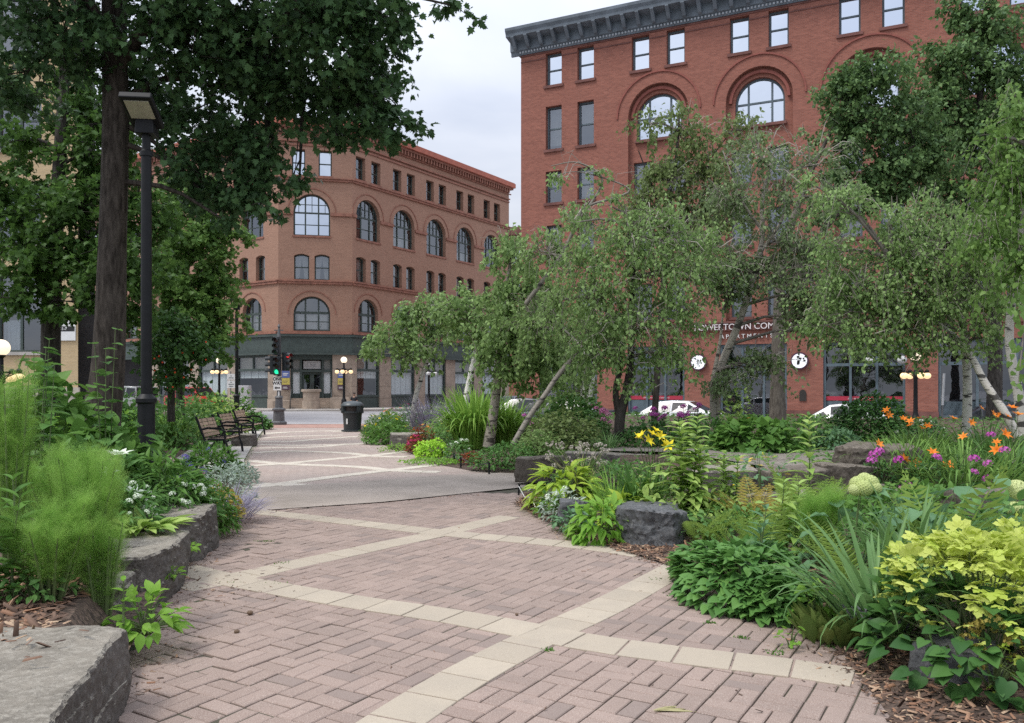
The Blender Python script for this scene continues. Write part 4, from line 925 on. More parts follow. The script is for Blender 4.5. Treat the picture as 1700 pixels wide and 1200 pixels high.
def skin_mesh(name, verts, edges, radii, m, parent, root=0, sub=2):
    me = bpy.data.meshes.new(name); me.from_pydata(verts, edges, []); o = bpy.data.objects.new(name, me); COL.objects.link(o)
    md = o.modifiers.new('skin', 'SKIN'); md.use_smooth_shade = True
    for i, v in enumerate(me.skin_vertices[0].data):
        rr = radii[i]; v.radius = (rr, rr) if not hasattr(rr, '__len__') else rr; v.use_root = (i == root)
    o.modifiers.new('sub', 'SUBSURF').levels = sub
    dg = bpy.context.evaluated_depsgraph_get(); ev = bpy.data.meshes.new_from_object(o.evaluated_get(dg)); ev.name = name
    bpy.data.objects.remove(o); ev.materials.clear(); ev.materials.append(m); ev.shade_smooth(); return link(name, ev, parent)
pp = gpos(588, 60, 0); P_ = thing('person', 'person in a dark top seated behind the litter bin', 'person', pp)
sk = mat('skin', (.30, .17, .11), .5, .1)
bv = [(0, 0, .5), (0, 0, .75), (0, .02, 1.0), (0, .03, 1.07), (0, 0, 1.2), (0, 0, 1.27), (-.19, .02, .98), (-.24, -.04, .75), (-.18, -.26, .68), (.19, .02, .98), (.24, -.04, .75), (.18, -.26, .68), (-.1, -.05, .48), (-.12, -.45, .48), (-.12, -.42, .06), (-.12, -.58, .03), (.1, -.05, .48), (.12, -.45, .48), (.12, -.42, .06), (.12, -.58, .03)]
be = [(0, 1), (1, 2), (2, 3), (3, 4), (4, 5), (2, 6), (6, 7), (7, 8), (2, 9), (9, 10), (10, 11), (0, 12), (12, 13), (13, 14), (14, 15), (0, 16), (16, 17), (17, 18), (18, 19)]
br_ = [.14, .14, .13, .055, .095, .085, .06, .048, .04, .06, .048, .04, .085, .065, .045, .04, .085, .065, .045, .04]
skin_mesh('body', bv, be, br_, sk, P_)
skin_mesh('shirt', bv[:4]+bv[6:8]+bv[9:11], [(0, 1), (1, 2), (2, 3), (2, 4), (4, 5), (2, 6), (6, 7)], [.165, .165, .15, .075, .08, .07, .08, .07], mat('dark_cloth', (.015, .016, .02), .8), P_)
skin_mesh('trousers', [bv[0]]+bv[12:15]+bv[16:19], [(0, 1), (1, 2), (2, 3), (0, 4), (4, 5), (5, 6)], [.16, .1, .08, .06, .1, .08, .06], mat('denim', (.04, .05, .08), .8), P_)
MB().ball((pp.x, pp.y+.02, 1.27), .105, 14, 8, .8).build('hair', mat('hair', (.03, .02, .015), .6), P_, sm=True)
sb_ = thing('granite_block', 'low granite ledge the person in dark clothes sits on', 'block', pp+Vector((0, .12, 0))); MB().box(pp+Vector((0, .15, .19)), (1.1, .5, .38)).build('block', M['granite'], sb_, bevel=.02)

# ---------------------------------------------------------------- vehicles
tyre = mat('tyre', (.02, .02, .02), .8); rimm = mat('rim', (.4, .4, .42), .35, metal=.8); cglass = mat('car_glass', (.015, .018, .022), .12, .1, spec=.35); lampm = mat('headlight', (.7, .7, .72), .15, .1)
def car(label, loc, heading, paint, st, gw, wb, wheel=.33, group=None, cat='car', name='parked_car', lamp_red=True):
    """st: stations (x, z bottom, z belt, z top, half width at belt, half width at top); gw: glazed station spans"""
    r = thing(name, label, cat, (0, 0, 0), group)
    b = MB(); n = len(st)
    for x, zb, zt, zr_, w, wt in st:
        sec = [(-w*.92, zb), (-w, zb+(zt-zb)*.55), (-w*.97, zt), (-wt, zr_), (wt, zr_), (w*.97, zt), (w, zb+(zt-zb)*.55), (w*.92, zb)]
        b.v += [(x, y, z) for y, z in sec]
    for k in range(n-1):
        for j in range(8): a = k*8+j; c = k*8+(j+1) % 8; b.f.append((a, c, c+8, a+8))
    b.f += [tuple(range(8))[::-1], tuple(range((n-1)*8, n*8))]
    o = b.build('body', paint, r, local=True, sm=True); bv_ = o.modifiers.new('bevel', 'BEVEL'); bv_.width = .03; bv_.segments = 2; bv_.limit_method = 'ANGLE'
    def lerp(k0, k1, f): return [a+(c-a)*f for a, c in zip(st[k0], st[k1])]
    for k0, k1 in gw:
        for s in (-1, 1):
            p = [];
            for kk, f_, e in ((k0, .06, .1), (k1, -.06, .1), (k1, -.06, .86), (k0, .06, .86)):
                S = lerp(kk, kk+1 if f_ > 0 else kk-1, abs(f_)); y = S[4]*.97+(S[5]-S[4]*.97)*e; z = S[2]+(S[3]-S[2])*e; p.append(Vector((S[0], s*(y+.012), z)))
            g = MB(); g.quad(*p); g.build('side_window', cglass, r, local=True)
    g0, g1 = gw[0][0], gw[-1][1]
    for k, ko in ((g0, g0-1), (g1, g1+1)):
        if abs(st[k][3]-st[ko][3]) < .3: continue
        for s in (-1, 1):
            p = []
            for f_, e in ((.03, .12), (.03, .82), (.30, .75), (.66, .12)):
                S = lerp(k, ko, f_); y = S[4]*.97+(S[5]-S[4]*.97)*e; p.append(Vector((S[0], s*(y+.013), S[2]+(S[3]-S[2])*e)))
            g = MB(); g.quad(*p); g.build('quarter_window', cglass, r, local=True)
    for ka, kb, nm in ((g0-1, g0, 'windscreen'), (g1+1, g1, 'rear_window')):
        if 0 <= ka < n and abs(st[ka][3]-st[kb][3]) > .15:
            p = []
            for kk, f_, s in ((ka, .08, -1), (ka, .08, 1), (kb, .06, 1), (kb, .06, -1)):
                S = lerp(kk, kb if kk == ka else ka, f_); p.append(Vector((S[0]+(.012 if ka > kb else -.012), s*S[5]*.9, S[3]+.012)))
            g = MB(); g.quad(*p); g.build(nm, cglass, r, local=True)
    for x in wb:
        for s in (-1, 1):
            w_ = MB(); w_.lathe([(.17, -.1), (wheel, -.09), (wheel, .09), (.17, .1)], (0, 0, 0), 18); ow_ = w_.build('wheel', tyre, r, local=True); ow_.matrix_basis = Matrix.Translation((x, s*(st[2][4]-.07), wheel)) @ Matrix.Rotation(rad(90), 4, 'X')
            w_ = MB(); w_.lathe([(.001, 0), (.19, .0), (.19, .012), (.001, .02)], (0, 0, .1 if s < 0 else -.115), 14); w_.build('rim', rimm, ow_, local=True)
    for xk, nm, mm in ((0, 'headlight', lampm), (n-1, 'tail_light', mat('tail_red', (.35, .01, .01), .2))):
        for s in (-1, 1):
            S = st[xk]; h = MB(); h.box((S[0], s*S[4]*.72, S[1]+(S[2]-S[1])*.72), (.08, .34, .13)); h.build(nm, mm, r, local=True)
    for s in (-1, 1):
        h = MB(); S = st[g0]; h.box((S[0]+.1, s*(S[4]+.09), S[2]+.07), (.1, .17, .12)); h.build('mirror', paint, r, local=True, bevel=.02)
    r.location = loc; r.rotation_euler.z = heading; return r
SED = [(-2.3, .35, .62, .63, .72, .66), (-2.15, .22, .74, .75, .86, .8), (-1.0, .2, .9, .93, .91, .78), (-.25, .2, .93, 1.4, .92, .6), (.35, .2, .95, 1.46, .92, .6), (1.0, .2, .97, 1.42, .92, .6), (1.75, .22, .99, 1.03, .9, .76), (2.25, .3, .9, .95, .84, .74)]
VAN = [(-2.5, .35, .75, .8, .8, .75), (-2.4, .25, .98, 1.0, .95, .85), (-1.7, .22, 1.1, 1.15, .98, .85), (-1.0, .22, 1.15, 1.85, .98, .78), (.2, .22, 1.15, 1.92, .98, .8), (1.4, .22, 1.15, 1.92, .98, .8), (2.4, .25, 1.15, 1.86, .97, .78), (2.5, .3, 1.1, 1.2, .96, .88)]
def paintm(n, c, metal=0.): 
    m_ = mat(n, c, .3, .05, 1, spec=.6, metal=metal); m_.node_tree.nodes['Principled BSDF'].inputs['Coat Weight'].default_value = .6; return m_
hd = math.atan2(RBu.y, RBu.x)
def cpos(t, d): p = rb.P(t, 0, d); p.z = gz(p.x, p.y)+.0; return p
white_p, black_p, silver_p, red_p = paintm('white_car_paint', (.78, .79, .8)), paintm('black_car_paint', (.02, .022, .026)), paintm('silver_car_paint', (.45, .47, .46), .4), paintm('red_car_paint', (.5, .015, .02))
grp = 'cars parked along the kerb'
def cpx(px, Y): p = at(px, 648, Y); p.z = gz(p.x, p.y); return p
car('white sedan parked behind the magenta phlox, left of the two white cars', cpx(1108, 34.0), hd, white_p, SED, [(3, 4), (4, 5)], (-1.4, 1.4), group=grp)
car('white sedan parked behind the round dark shrub, its bonnet showing at left', cpx(1392, 30.0), hd, white_p, SED, [(3, 4), (4, 5)], (-1.4, 1.4), group=grp)
car('dark car in the street behind the orange daylilies at far right', cpx(1640, 30.5), hd, paintm('navy_car_paint', (.03, .035, .05)), SED, [(3, 4), (4, 5)], (-1.4, 1.4), group=grp)
car('black car at the kerb behind the leaning birch, nearer of the two', cpx(862, 38), hd+.2, black_p, SED, [(3, 4), (4, 5)], (-1.4, 1.4), group=grp)
car('grey blue car parked further back behind the grass clump', cpx(845, 52), rad(60), paintm('bluegrey_car_paint', (.1, .12, .15)), SED, [(3, 4), (4, 5)], (-1.4, 1.4), group=grp)
car('dark grey car glimpsed behind the shrub with white birch stems', cpx(935, 37), hd, paintm('slate_car_paint', (.06, .07, .08)), SED, [(3, 4), (4, 5)], (-1.4, 1.4), group=grp)
car('red van parked in front of the corner building at left', cpx(322, 64), math.atan2(LD.y, LD.x)+math.pi, red_p, VAN, [(3, 4), (5, 6)], (-1.6, 1.6), .36, cat='van', name='parked_van')
car('silver estate car seen left of the near lamp post', cpx(208, 56), math.atan2(LD.y, LD.x)+.02, silver_p, VAN, [(3, 4), (4, 5), (5, 6)], (-1.5, 1.5), .35, group=grp)

# ================================================================ VEGETATION: leaf shapes and growers
def T_leaf(ws, fold=.15, curl=.2, wave=0.):
    n = len(ws); V, Fs, rows = [], [], []
    for k, w in enumerate(ws):
        y = k/(n-1); z = -curl*y*y
        if w < 1e-4: V.append((0, y, z)); rows.append((len(V)-1,)*3)
        else:
            zz = z+fold*w+wave*math.sin(k*2.4)*w; V += [(-w, y, zz), (0, y, z), (w, y, zz)]; rows.append((len(V)-3, len(V)-2, len(V)-1))
    for a, b in zip(rows, rows[1:]):
        for i in (0, 1):
            q = [a[i], a[i+1], b[i+1], b[i]]; q = [x for j, x in enumerate(q) if x not in q[:j]]
            if len(q) == 4: Fs += [(q[0], q[1], q[2]), (q[0], q[2], q[3])]
            elif len(q) == 3: Fs.append(tuple(q))
    return np.array(V, float), np.array(Fs)
def T_star(half, fold=.12, curl=.15, ctr=.38):
    pts = half+[(-x, y) for x, y in half[::-1] if x > 1e-4]; V = [(0, ctr, -curl*ctr*ctr)]+[(x, y, fold*abs(x)-curl*y*y) for x, y in pts]; n = len(pts)
    return np.array(V, float), np.array([(0, 1+k, 1+(k+1) % n) for k in range(n)])
def T_blade(w, bend, n=7, fold=.35, taper=.8):
    V, Fs, p, ang = [], [], Vector((0, 0)), 0.
    for k in range(n+1):
        t = k/n; ww = w*(.75+.5*t if t < .4 else .95)*(1-max(0, (t-.35)/.65)**1.8) if k < n else 0
        V += [(-ww, p.x, p.y+fold*ww), (0, p.x, p.y), (ww, p.x, p.y+fold*ww)]
        ang = -bend*(t**1.7)*1.25; p = p+Vector((math.cos(ang), math.sin(ang)))/n
    for k in range(n):
        for i in (0, 1): a = k*3+i; Fs += [(a, a+1, a+4), (a, a+4, a+3)]
    return np.array(V, float), np.array(Fs)
def T_pinnate(n, plen, w, curl=.3, droop=.2, rach=.012, taper=True, lift=0.):
    V, Fs = [], []
    def tri(*q): i = len(V); V.extend(q); Fs.append((i, i+1, i+2))
    def zc(y): return -curl*y*y
    for k in range(n):
        y0, y1 = k/n, (k+1)/n; tri((-rach, y0, zc(y0)), (rach, y0, zc(y0)), (0, y1, zc(y1)))
        y = (k+.6)/n; L = plen*(math.sin(math.pi*min(1, .22+.78*y))**.8 if taper else 1)
        for s in (-1, 1):
            yb = y+L*.35; b = (s*L, yb, zc(y)-droop*L+lift*L); m = (s*L*.5, y+L*.12, zc(y)+lift*L*.4)
            ww = w
            tri((0, y-ww*.5, zc(y)), (s*L*.55, y+L*.2-ww, zc(y)-droop*L*.3), b); tri((0, y+ww*.5, zc(y)), b, (s*L*.5, y+L*.22+ww, zc(y)-droop*L*.3))
    return np.array(V, float), np.array(Fs)
A_ = np.array
def T_thread(n=8):
    V, Fs = [(-.006, 0, 0), (.006, 0, 0), (0, 1, -.12)], [(0, 1, 2)]
    for k in range(n):
        y = .12+.8*k/n; L = .30*(1-.55*k/n)
        for s in (-1, 1): i = len(V); V += [(0, y-.009, -.12*y*y), (0, y+.009, -.12*y*y), (s*L, y+L*1.15, .06*L-.12*y*y)]; Fs.append((i, i+1, i+2))
    return np.array(V, float), np.array(Fs)
def T_join(parts):
    V, Fs, o = [], [], 0
    for v, f in parts: V.append(v); Fs.append(f+o); o += len(v)
    return np.concatenate(V), np.concatenate(Fs)
def xf(T, rx=0, ry=0, rz=0, s=1., t=(0, 0, 0)):
    R = np.array((Matrix.Rotation(rz, 3, 'Z') @ Matrix.Rotation(ry, 3, 'Y') @ Matrix.Rotation(rx, 3, 'X'))); return T[0]@R.T*s+np.array(t), T[1]
TM = dict(
    lance=T_leaf([0, .10, .14, .125, .07, 0], .5, .25), lance2=T_leaf([.02, .13, .19, .17, .09, 0], .35, .45), oval=T_leaf([.02, .2, .27, .25, .15, 0], .35, .3), heart=T_star([(0, 0), (.17, -.12), (.4, -.08), (.5, .15), (.43, .42), (.22, .75), (0, 1)], .22, .25, .2),
    maple=T_star([(0, 0), (.14, -.02), (.42, -.02), (.30, .14), (.58, .36), (.34, .40), (.40, .66), (.20, .62), (0, 1)], .18, .3), birch=T_leaf([0, .36, .24, 0], .3, .25), tiny=T_leaf([0, .3, 0], .3, .2),
    gold=T_star([(0, 0), (.12, .12), (.42, .08), (.36, .26), (.5, .42), (.26, .42), (.30, .70), (.14, .66), (0, 1)], .12, .15, .36), ivy=T_star([(0, 0), (.2, -.1), (.42, .0), (.48, .22), (.36, .45), (.22, .6), (0, 1)], .25, .3, .25),
    hosta=T_leaf([.03, .22, .31, .3, .2, .08, 0], .3, .55), lily=T_leaf([.02, .12, .19, .2, .15, .07, 0], .8, -.05), big=T_leaf([.06, .34, .43, .40, .28, .12, 0], .3, .6, .12),
    fern=T_pinnate(16, .26, .028, .35, .15), fern2=T_pinnate(11, .22, .04, .25, .05), thread=T_thread(), needle=T_leaf([0, .035, .03, 0], .2, .1))
petal = T_leaf([.05, .2, .26, .17, 0], .2, .75)
TM['daylily'] = T_join([xf(petal, rad(60), 0, k*math.pi/3) for k in range(6)])
trif = T_star([(0, 0), (.1, .06), (.34, .2), (.42, .42), (.26, .48), (.30, .72), (.14, .82), (0, .98)], .1, .25, .4)
TM['gold'] = T_join([xf(trif, 0, 0, a, .58, (0, .34, 0)) for a in (-1.15, 0, 1.15)]+[(A_([(-.012, 0, 0), (.012, 0, 0), (0, .4, 0)]), A_([(0, 1, 2)]))])
fl5 = T_join([xf(T_leaf([.05, .24, .2, 0], .1, .1), rad(12), 0, k*2*math.pi/5, .5) for k in range(5)])
def ballof(T, n, sc, sq=.8, half=True):
    L = []
    for k in range(n):
        z = 1-(k+.5)*(1.15 if half else 2)/n; a = k*2.39996; r = math.sqrt(max(0, 1-z*z)); d = Vector((r*math.cos(a), r*math.sin(a), z))
        q = np.array(d.to_track_quat('Z', 'Y').to_matrix()); L.append((T[0]@q.T*sc+np.array(d)*np.array((.5, .5, .5*sq)), T[1]))
    return T_join(L)
TM['phlox'] = ballof(fl5, 16, .42); TM['hydrangea'] = ballof(fl5, 130, .26, .9, False); TM['daisy'] = T_join([xf(T_leaf([.06, .14, .12, 0], .1, .1), rad(8), 0, k*math.pi/4, .5) for k in range(8)])
TM['umbel'] = ballof(fl5, 9, .5, .5)
BL = [T_blade(.022, b, 8) for b in (.35, .8, 1.5, 2.3)]; BLW = [T_blade(.034, b, 8) for b in (.2, .5, 1.0, 1.9)]; BLN = [T_blade(.012, b, 6) for b in (.4, .9, 1.6)]

def frames(ax, nr):
    y = ax/np.linalg.norm(ax, axis=1, keepdims=True); x = np.cross(y, nr); l = np.linalg.norm(x, axis=1, keepdims=True); x = np.where(l < 1e-5, np.array([[1., 0, 0]]), x/np.maximum(l, 1e-5)); z = np.cross(x, y)
    return np.stack([x, y, z], axis=2)                 # columns
def leafmesh(name, T, pos, ax, nr, size, m, parent, kind='stuff', wid=None):
    V, Fc = T; N, k = len(pos), len(V)
    if N == 0: return None
    R = frames(ax, nr); S = np.broadcast_to(np.asarray(size, float).reshape(-1, 1, 1), (N, 1, 1))
    v = np.einsum('nij,kj->nki', R, V)*S+pos[:, None, :]
    off = np.array(wloc(parent)) if parent else np.zeros(3)
    v = (v-off).reshape(-1, 3); f = (Fc[None]+(np.arange(N)*k)[:, None, None]).reshape(-1, 3)
    me = bpy.data.meshes.new(name); me.vertices.add(len(v)); me.vertices.foreach_set('co', v.astype(np.float32).ravel())
    me.loops.add(f.size); me.loops.foreach_set('vertex_index', f.astype(np.int32).ravel()); me.polygons.add(len(f)); me.polygons.foreach_set('loop_start', np.arange(0, f.size, 3, dtype=np.int32))
    me.update(calc_edges=True)
    a = me.attributes.new('rnd', 'FLOAT', 'FACE'); a.data.foreach_set('value', np.repeat(RNG.random(N), len(Fc)).astype(np.float32))
    me.materials.append(m); o = link(name, me, parent)
    if kind: o['kind'] = kind
    return o
_tm = {}
def leafobjs(name, key, pos, ax, nr, size, m, parent, cap=300):
    """each leaf an object of its own, sharing one mesh; the rest past the cap joined"""
    Tl = TM[key] if isinstance(key, str) else key[1]; kk = (key if isinstance(key, str) else key[0], m.name, name)
    if kk not in _tm:
        me = bpy.data.meshes.new(name); me.from_pydata(Tl[0].tolist(), [], Tl[1].tolist()); me.materials.append(m); me.shade_smooth(); _tm[kk] = me
    me = _tm[kk]; R = frames(ax, nr); off = np.array(wloc(parent)); size = np.broadcast_to(np.asarray(size, float), (len(pos),)); n = min(cap, len(pos))
    order = np.argsort(pos[:, 1]-.6*pos[:, 2])
    for i in order[:n]:
        r, s, p = R[i], size[i], pos[i]-off
        link(name, me, parent, Matrix(((r[0, 0]*s, r[0, 1]*s, r[0, 2]*s, p[0]), (r[1, 0]*s, r[1, 1]*s, r[1, 2]*s, p[1]), (r[2, 0]*s, r[2, 1]*s, r[2, 2]*s, p[2]), (0, 0, 0, 1))))
    if len(pos) > n:
        j = order[n:]; leafmesh('foliage', Tl, pos[j], ax[j], nr[j], size[j], m, parent)
def rnd(n, s=1.): return RNG.normal(0, s, (n, 3))
LM = {}
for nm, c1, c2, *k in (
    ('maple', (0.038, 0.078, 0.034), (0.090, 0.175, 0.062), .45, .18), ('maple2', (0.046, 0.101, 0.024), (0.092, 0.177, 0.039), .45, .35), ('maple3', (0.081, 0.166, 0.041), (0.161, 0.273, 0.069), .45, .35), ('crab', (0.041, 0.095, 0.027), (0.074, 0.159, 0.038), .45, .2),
    ('birch', (0.101, 0.171, 0.056), (0.304, 0.442, 0.160), .45, .35), ('birch_grey', (0.094, 0.142, 0.062), (0.235, 0.321, 0.143), .5, .3), ('birch_lit', (0.111, 0.208, 0.052), (0.205, 0.328, 0.088), .4, .4), ('elm', (0.054, 0.110, 0.042), (0.164, 0.267, 0.091), .5, .25), ('olive', (0.135, 0.191, 0.064), (0.190, 0.254, 0.091), .5, .3),
    ('green', (0.075, 0.176, 0.037), (0.138, 0.270, 0.054), .5, .3), ('dark', (0.038, 0.104, 0.030), (0.074, 0.170, 0.039), .45, .2), ('ivy', (0.075, 0.184, 0.048), (0.145, 0.297, 0.073), .4, .25), ('mid', (0.082, 0.191, 0.054), (0.149, 0.286, 0.075), .45, .3), ('lime', (0.298, 0.572, 0.054), (0.488, 0.763, 0.096), .5, .35),
    ('gold', (.42, .53, .09), (.62, .68, .19), .5, .35), ('goldgreen', (0.254, 0.412, 0.054), (0.430, 0.549, 0.077), .45, .35), ('iris', (0.091, 0.190, 0.064), (0.172, 0.297, 0.101), .4, .25), ('strap', (0.121, 0.239, 0.054), (0.230, 0.381, 0.096), .45, .3), ('strapdk', (0.068, 0.159, 0.043), (0.135, 0.254, 0.064), .45, .3),
    ('feather', (0.173, 0.347, 0.061), (0.305, 0.493, 0.112), .5, .4), ('fern', (0.174, 0.293, 0.051), (0.293, 0.406, 0.094), .5, .4), ('milk', (0.241, 0.388, 0.094), (0.411, 0.541, 0.156), .45, .3), ('silver', (0.291, 0.371, 0.297), (0.407, 0.484, 0.396), .6, .2), ('bronze', (0.118, 0.190, 0.046), (0.194, 0.249, 0.069), .45, .25),
    ('weed', (0.151, 0.326, 0.040), (0.252, 0.444, 0.073), .45, .4), ('blueleaf', (0.101, 0.205, 0.103), (0.156, 0.292, 0.139), .4, .25), ('grass', (0.162, 0.318, 0.054), (0.298, 0.477, 0.096), .5, .35), ('straw', (0.339, 0.309, 0.153), (0.446, 0.412, 0.225), .7, .2), ('redleaf', (0.165, 0.041, 0.027), (0.272, 0.082, 0.036), .5, .3), ('rust', (0.326, 0.254, 0.064), (0.447, 0.381, 0.096), .6, .3),
    ('f_white', (0.757, 0.824, 0.684), (0.825, 0.886, 0.738), .6, .2), ('f_yellow', (0.825, 0.639, 0.018), (0.873, 0.742, 0.054), .5, .2), ('f_orange', (0.776, 0.206, 0.018), (0.825, 0.288, 0.045), .5, .2), ('f_magenta', (0.485, 0.062, 0.378), (0.601, 0.144, 0.495), .5, .2), ('f_pink', (0.582, 0.154, 0.360), (0.698, 0.309, 0.495), .5, .2), ('f_hot', (0.533, 0.021, 0.126), (0.679, 0.062, 0.225), .5, .2), ('f_lime', (0.495, 0.578, 0.214), (0.610, 0.666, 0.321), .6, .25), ('f_lav', (0.291, 0.268, 0.360), (0.407, 0.381, 0.468), .6, .2), ('f_red', (0.630, 0.062, 0.018), (0.728, 0.124, 0.045), .5, .2), ('f_blue', (0.097, 0.093, 0.315), (0.175, 0.154, 0.405), .5, .2), ('f_rose', (0.728, 0.412, 0.405), (0.776, 0.536, 0.495), .5, .2), ('f_plume', (0.407, 0.350, 0.324), (0.533, 0.474, 0.414), .7, .2)):
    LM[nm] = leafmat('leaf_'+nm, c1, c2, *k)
M['stem'] = mat('green_stem', (.12, .17, .06), .6, .3, 8); M['brownstem'] = mat('brown_stem', (.14, .09, .055), .8, .3, 8)
A = np.array
def zground(x, y):
    if y > 14 and x > ex(M_EDGE, y)-.2: return zm(x, y)
    if y < 12.9 and x > ex(R_EDGE, y)-.2: return zr(x, y)
    if 12.9 <= y <= 14.3 and x > 1: return .5
    if x < ex(L_EDGE, y)+.2: return zl(x, y)
    return 0.
def place(px, Y, top, w):
    """base point, height and half width of something surveyed at bearing px, depth Y, top row and width in px"""
    x = (px-CX)*Y/F; z = zground(x, Y); return Vector((x, Y, z)), H-(top-HY)*Y/F-z, w*Y/F/2
def stems(mb, b, tips, r=.006, sag=.0, n=5):
    for t in tips:
        t = Vector(t); m_ = b.lerp(t, .5)+Vector((0, 0, (t-b).length*.12)); o_ = b+(Vector((t.x-b.x, t.y-b.y, 0))*.15); mb.tube([o_, m_, t], [r, r*.8, r*.4], n, False)
def dome(b, h, w, n, inner=.55, low=-.1, dy=None):
    """points through a mound, denser at its surface, with outward directions"""
    d = rnd(n); d[:, 2] = np.abs(d[:, 2])+low; d /= np.linalg.norm(d, axis=1, keepdims=True)
    r = inner+(1-inner)*RNG.random(n)**.5; dy = dy or w
    lump = A([1+.22*noise.noise(Vector((q[0]*1.7+b.x, q[1]*1.7+b.y, q[2]*1.7)) ) for q in d]); r = r*lump
    P_ = np.stack([b.x+d[:, 0]*w*r, b.y+d[:, 1]*dy*r, b.z+.04+np.maximum(.0, d[:, 2])*h*.93*r], 1); return P_, d
def bush(name, label, spec, leaf, lm, n, size, cat='plant', group=None, obj=False, flowers=(), droop=.15, inner=.5, up=.75, jit=.45, nst=14, dy=None, stem='stem', low=-.1):
    b, h, w = place(*spec); r = thing(name, label, cat, b, group); P_, d = dome(b, h, w, n, inner, low, dy=dy)
    out_ = d.copy(); ax = out_*A([1, 1, .6])+rnd(n, jit)+A([0, 0, -droop]); nr = A([0, 0, up])+out_*.5+rnd(n, jit*.6)
    sz = size*(.65+.6*RNG.random(n))
    if obj: leafobjs('leaf', leaf, P_, ax, nr, sz, LM[lm], r)
    else: leafmesh('foliage', TM[leaf], P_, ax, nr, sz, LM[lm], r)
    mb = MB(); stems(mb, b, P_[:nst]); mb.build('stems', M[stem], r, 'stuff')
    for key, fm, fn, fs, hz in flowers:
        Q, e = dome(b, h*(1+hz), w*.95, fn, .92, .35); leafobjs('flower', key, Q, np.tile(A([0., 1, 0]), (fn, 1))+rnd(fn, .3), A([0, -.35, .8])+e*.4+rnd(fn, .2), fs*(.7+.6*RNG.random(fn)), LM[fm], r)
    return r
def strap(name, label, spec, blades, lm, n, ln=1.0, cat='plant', group=None, obj=False, spread=.35, lean=(0, 0), flowers=(), base_r=.12, smin=.6):
    b, h, w = place(*spec); r = thing(name, label, cat, b, group); a = RNG.random(n)*2*math.pi; k = RNG.integers(0, len(blades), n)
    o_ = np.stack([np.cos(a), np.sin(a), np.zeros(n)], 1); til = spread*(.3+RNG.random(n)); P_ = A(b)+o_*base_r*RNG.random((n, 1))
    ax = A([0, 0, 1.])+o_*til[:, None]+A([lean[0], lean[1], 0]); nr = -o_+A([0, 0, .3]); sz = h*ln*(smin+(1.15-smin)*RNG.random(n))
    for q in range(len(blades)):
        j = k == q
        if obj: leafobjs('leaf', ('%s%d' % (id(blades), q), blades[q]), P_[j], ax[j], nr[j], sz[j], LM[lm], r, 300//len(blades))
        else: leafmesh('foliage', blades[q], P_[j], ax[j], nr[j], sz[j], LM[lm], r)
    mb = MB()
    for key, fm, pts, fs in flowers:
        Q = A([list(p) for p in pts]); m_ = len(Q)
        leafobjs('flower', key, Q, rnd(m_, .4)+A([0, -.3, .5]) if key != 'daylily' else np.tile(A([0., .6, .3]), (m_, 1))+rnd(m_, .3), A([0, -.6, .7])+rnd(m_, .45), fs*(.8+.4*RNG.random(m_)), LM[fm], r); stems(mb, b, pts, .006)
    if flowers: mb.build('stems', M['stem'], r, 'stuff')
    return r
def stalks(name, label, spec, leaf, lm, ns, per, size, cat='plant', group=None, obj=False, flowers=None, spread=.5, wh=2, el=.55, h0=.12):
    """upright stems with leaves in pairs or whorls up their length"""
    b, h, w = place(*spec); r = thing(name, label, cat, b, group); mb = MB(); P_, AX, NR, SZ, tips = [], [], [], [], []
    for s in range(ns):
        a = random.uniform(0, 6.28); q = w*spread*math.sqrt(random.random()) if ns > 1 else 0; p0 = b+Vector((math.cos(a)*q*.5, math.sin(a)*q*.5, 0)); hh = h*random.uniform(.72, 1.) if s else h
        p1 = b+Vector((math.cos(a)*q, math.sin(a)*q, hh)); mid = p0.lerp(p1, .5)+Vector((random.gauss(0, .02), random.gauss(0, .02), 0)); mb.tube([p0, mid, p1], [.009, .007, .003], 6, False); tips.append(p1)
        a0 = random.uniform(0, 6.28)
        for k in range(per):
            t = h0+(1-h0)*k/(per-1); c = p0.lerp(mid, t*2) if t < .5 else mid.lerp(p1, t*2-1)
            for j in range(wh):
                aa = a0+k*1.6+j*2*math.pi/wh; o_ = A([math.cos(aa), math.sin(aa), 0]); e = el*(.5+.9*t)
                P_.append(A(c)); AX.append(o_+A([0, 0, e])+RNG.normal(0, .12, 3)); NR.append(A([0, 0, 1.])-o_*.4+RNG.normal(0, .1, 3)); SZ.append(size*(1.15-.55*t**2)*random.uniform(.85, 1.15))
    P_, AX, NR, SZ = map(A, (P_, AX, NR, SZ))
    if obj: leafobjs('leaf', leaf, P_, AX, NR, SZ, LM[lm], r)
    else: leafmesh('foliage', TM[leaf], P_, AX, NR, SZ, LM[lm], r)
    mb.build('stems', M['stem'], r, 'stuff')
    if flowers:
        key, fm, fs = flowers; Q = A([list(t) for t in tips]); m_ = len(Q); leafobjs('flower', key, Q, np.tile(A([0., 1, 0]), (m_, 1))+rnd(m_, .2), A([0, -.2, 1.])+rnd(m_, .2), fs*(.8+.4*RNG.random(m_)), LM[fm], r)
    return r
def fronds(name, label, spec, key, lm, n, cat='fern', tilt=.8, group=None):
    b, h, w = place(*spec); r = thing(name, label, cat, b, group); a = RNG.random(n)*6.283; o_ = np.stack([np.cos(a), np.sin(a), 0*a], 1); til = tilt*(.4+.8*RNG.random(n))
    leafobjs('frond', key, np.tile(A(b), (n, 1))+o_*.03, A([0, 0, 1.])+o_*til[:, None], -o_*1.+A([0, 0, .5]), h*1.1*(.75+.4*RNG.random(n)), LM[lm], r); return r
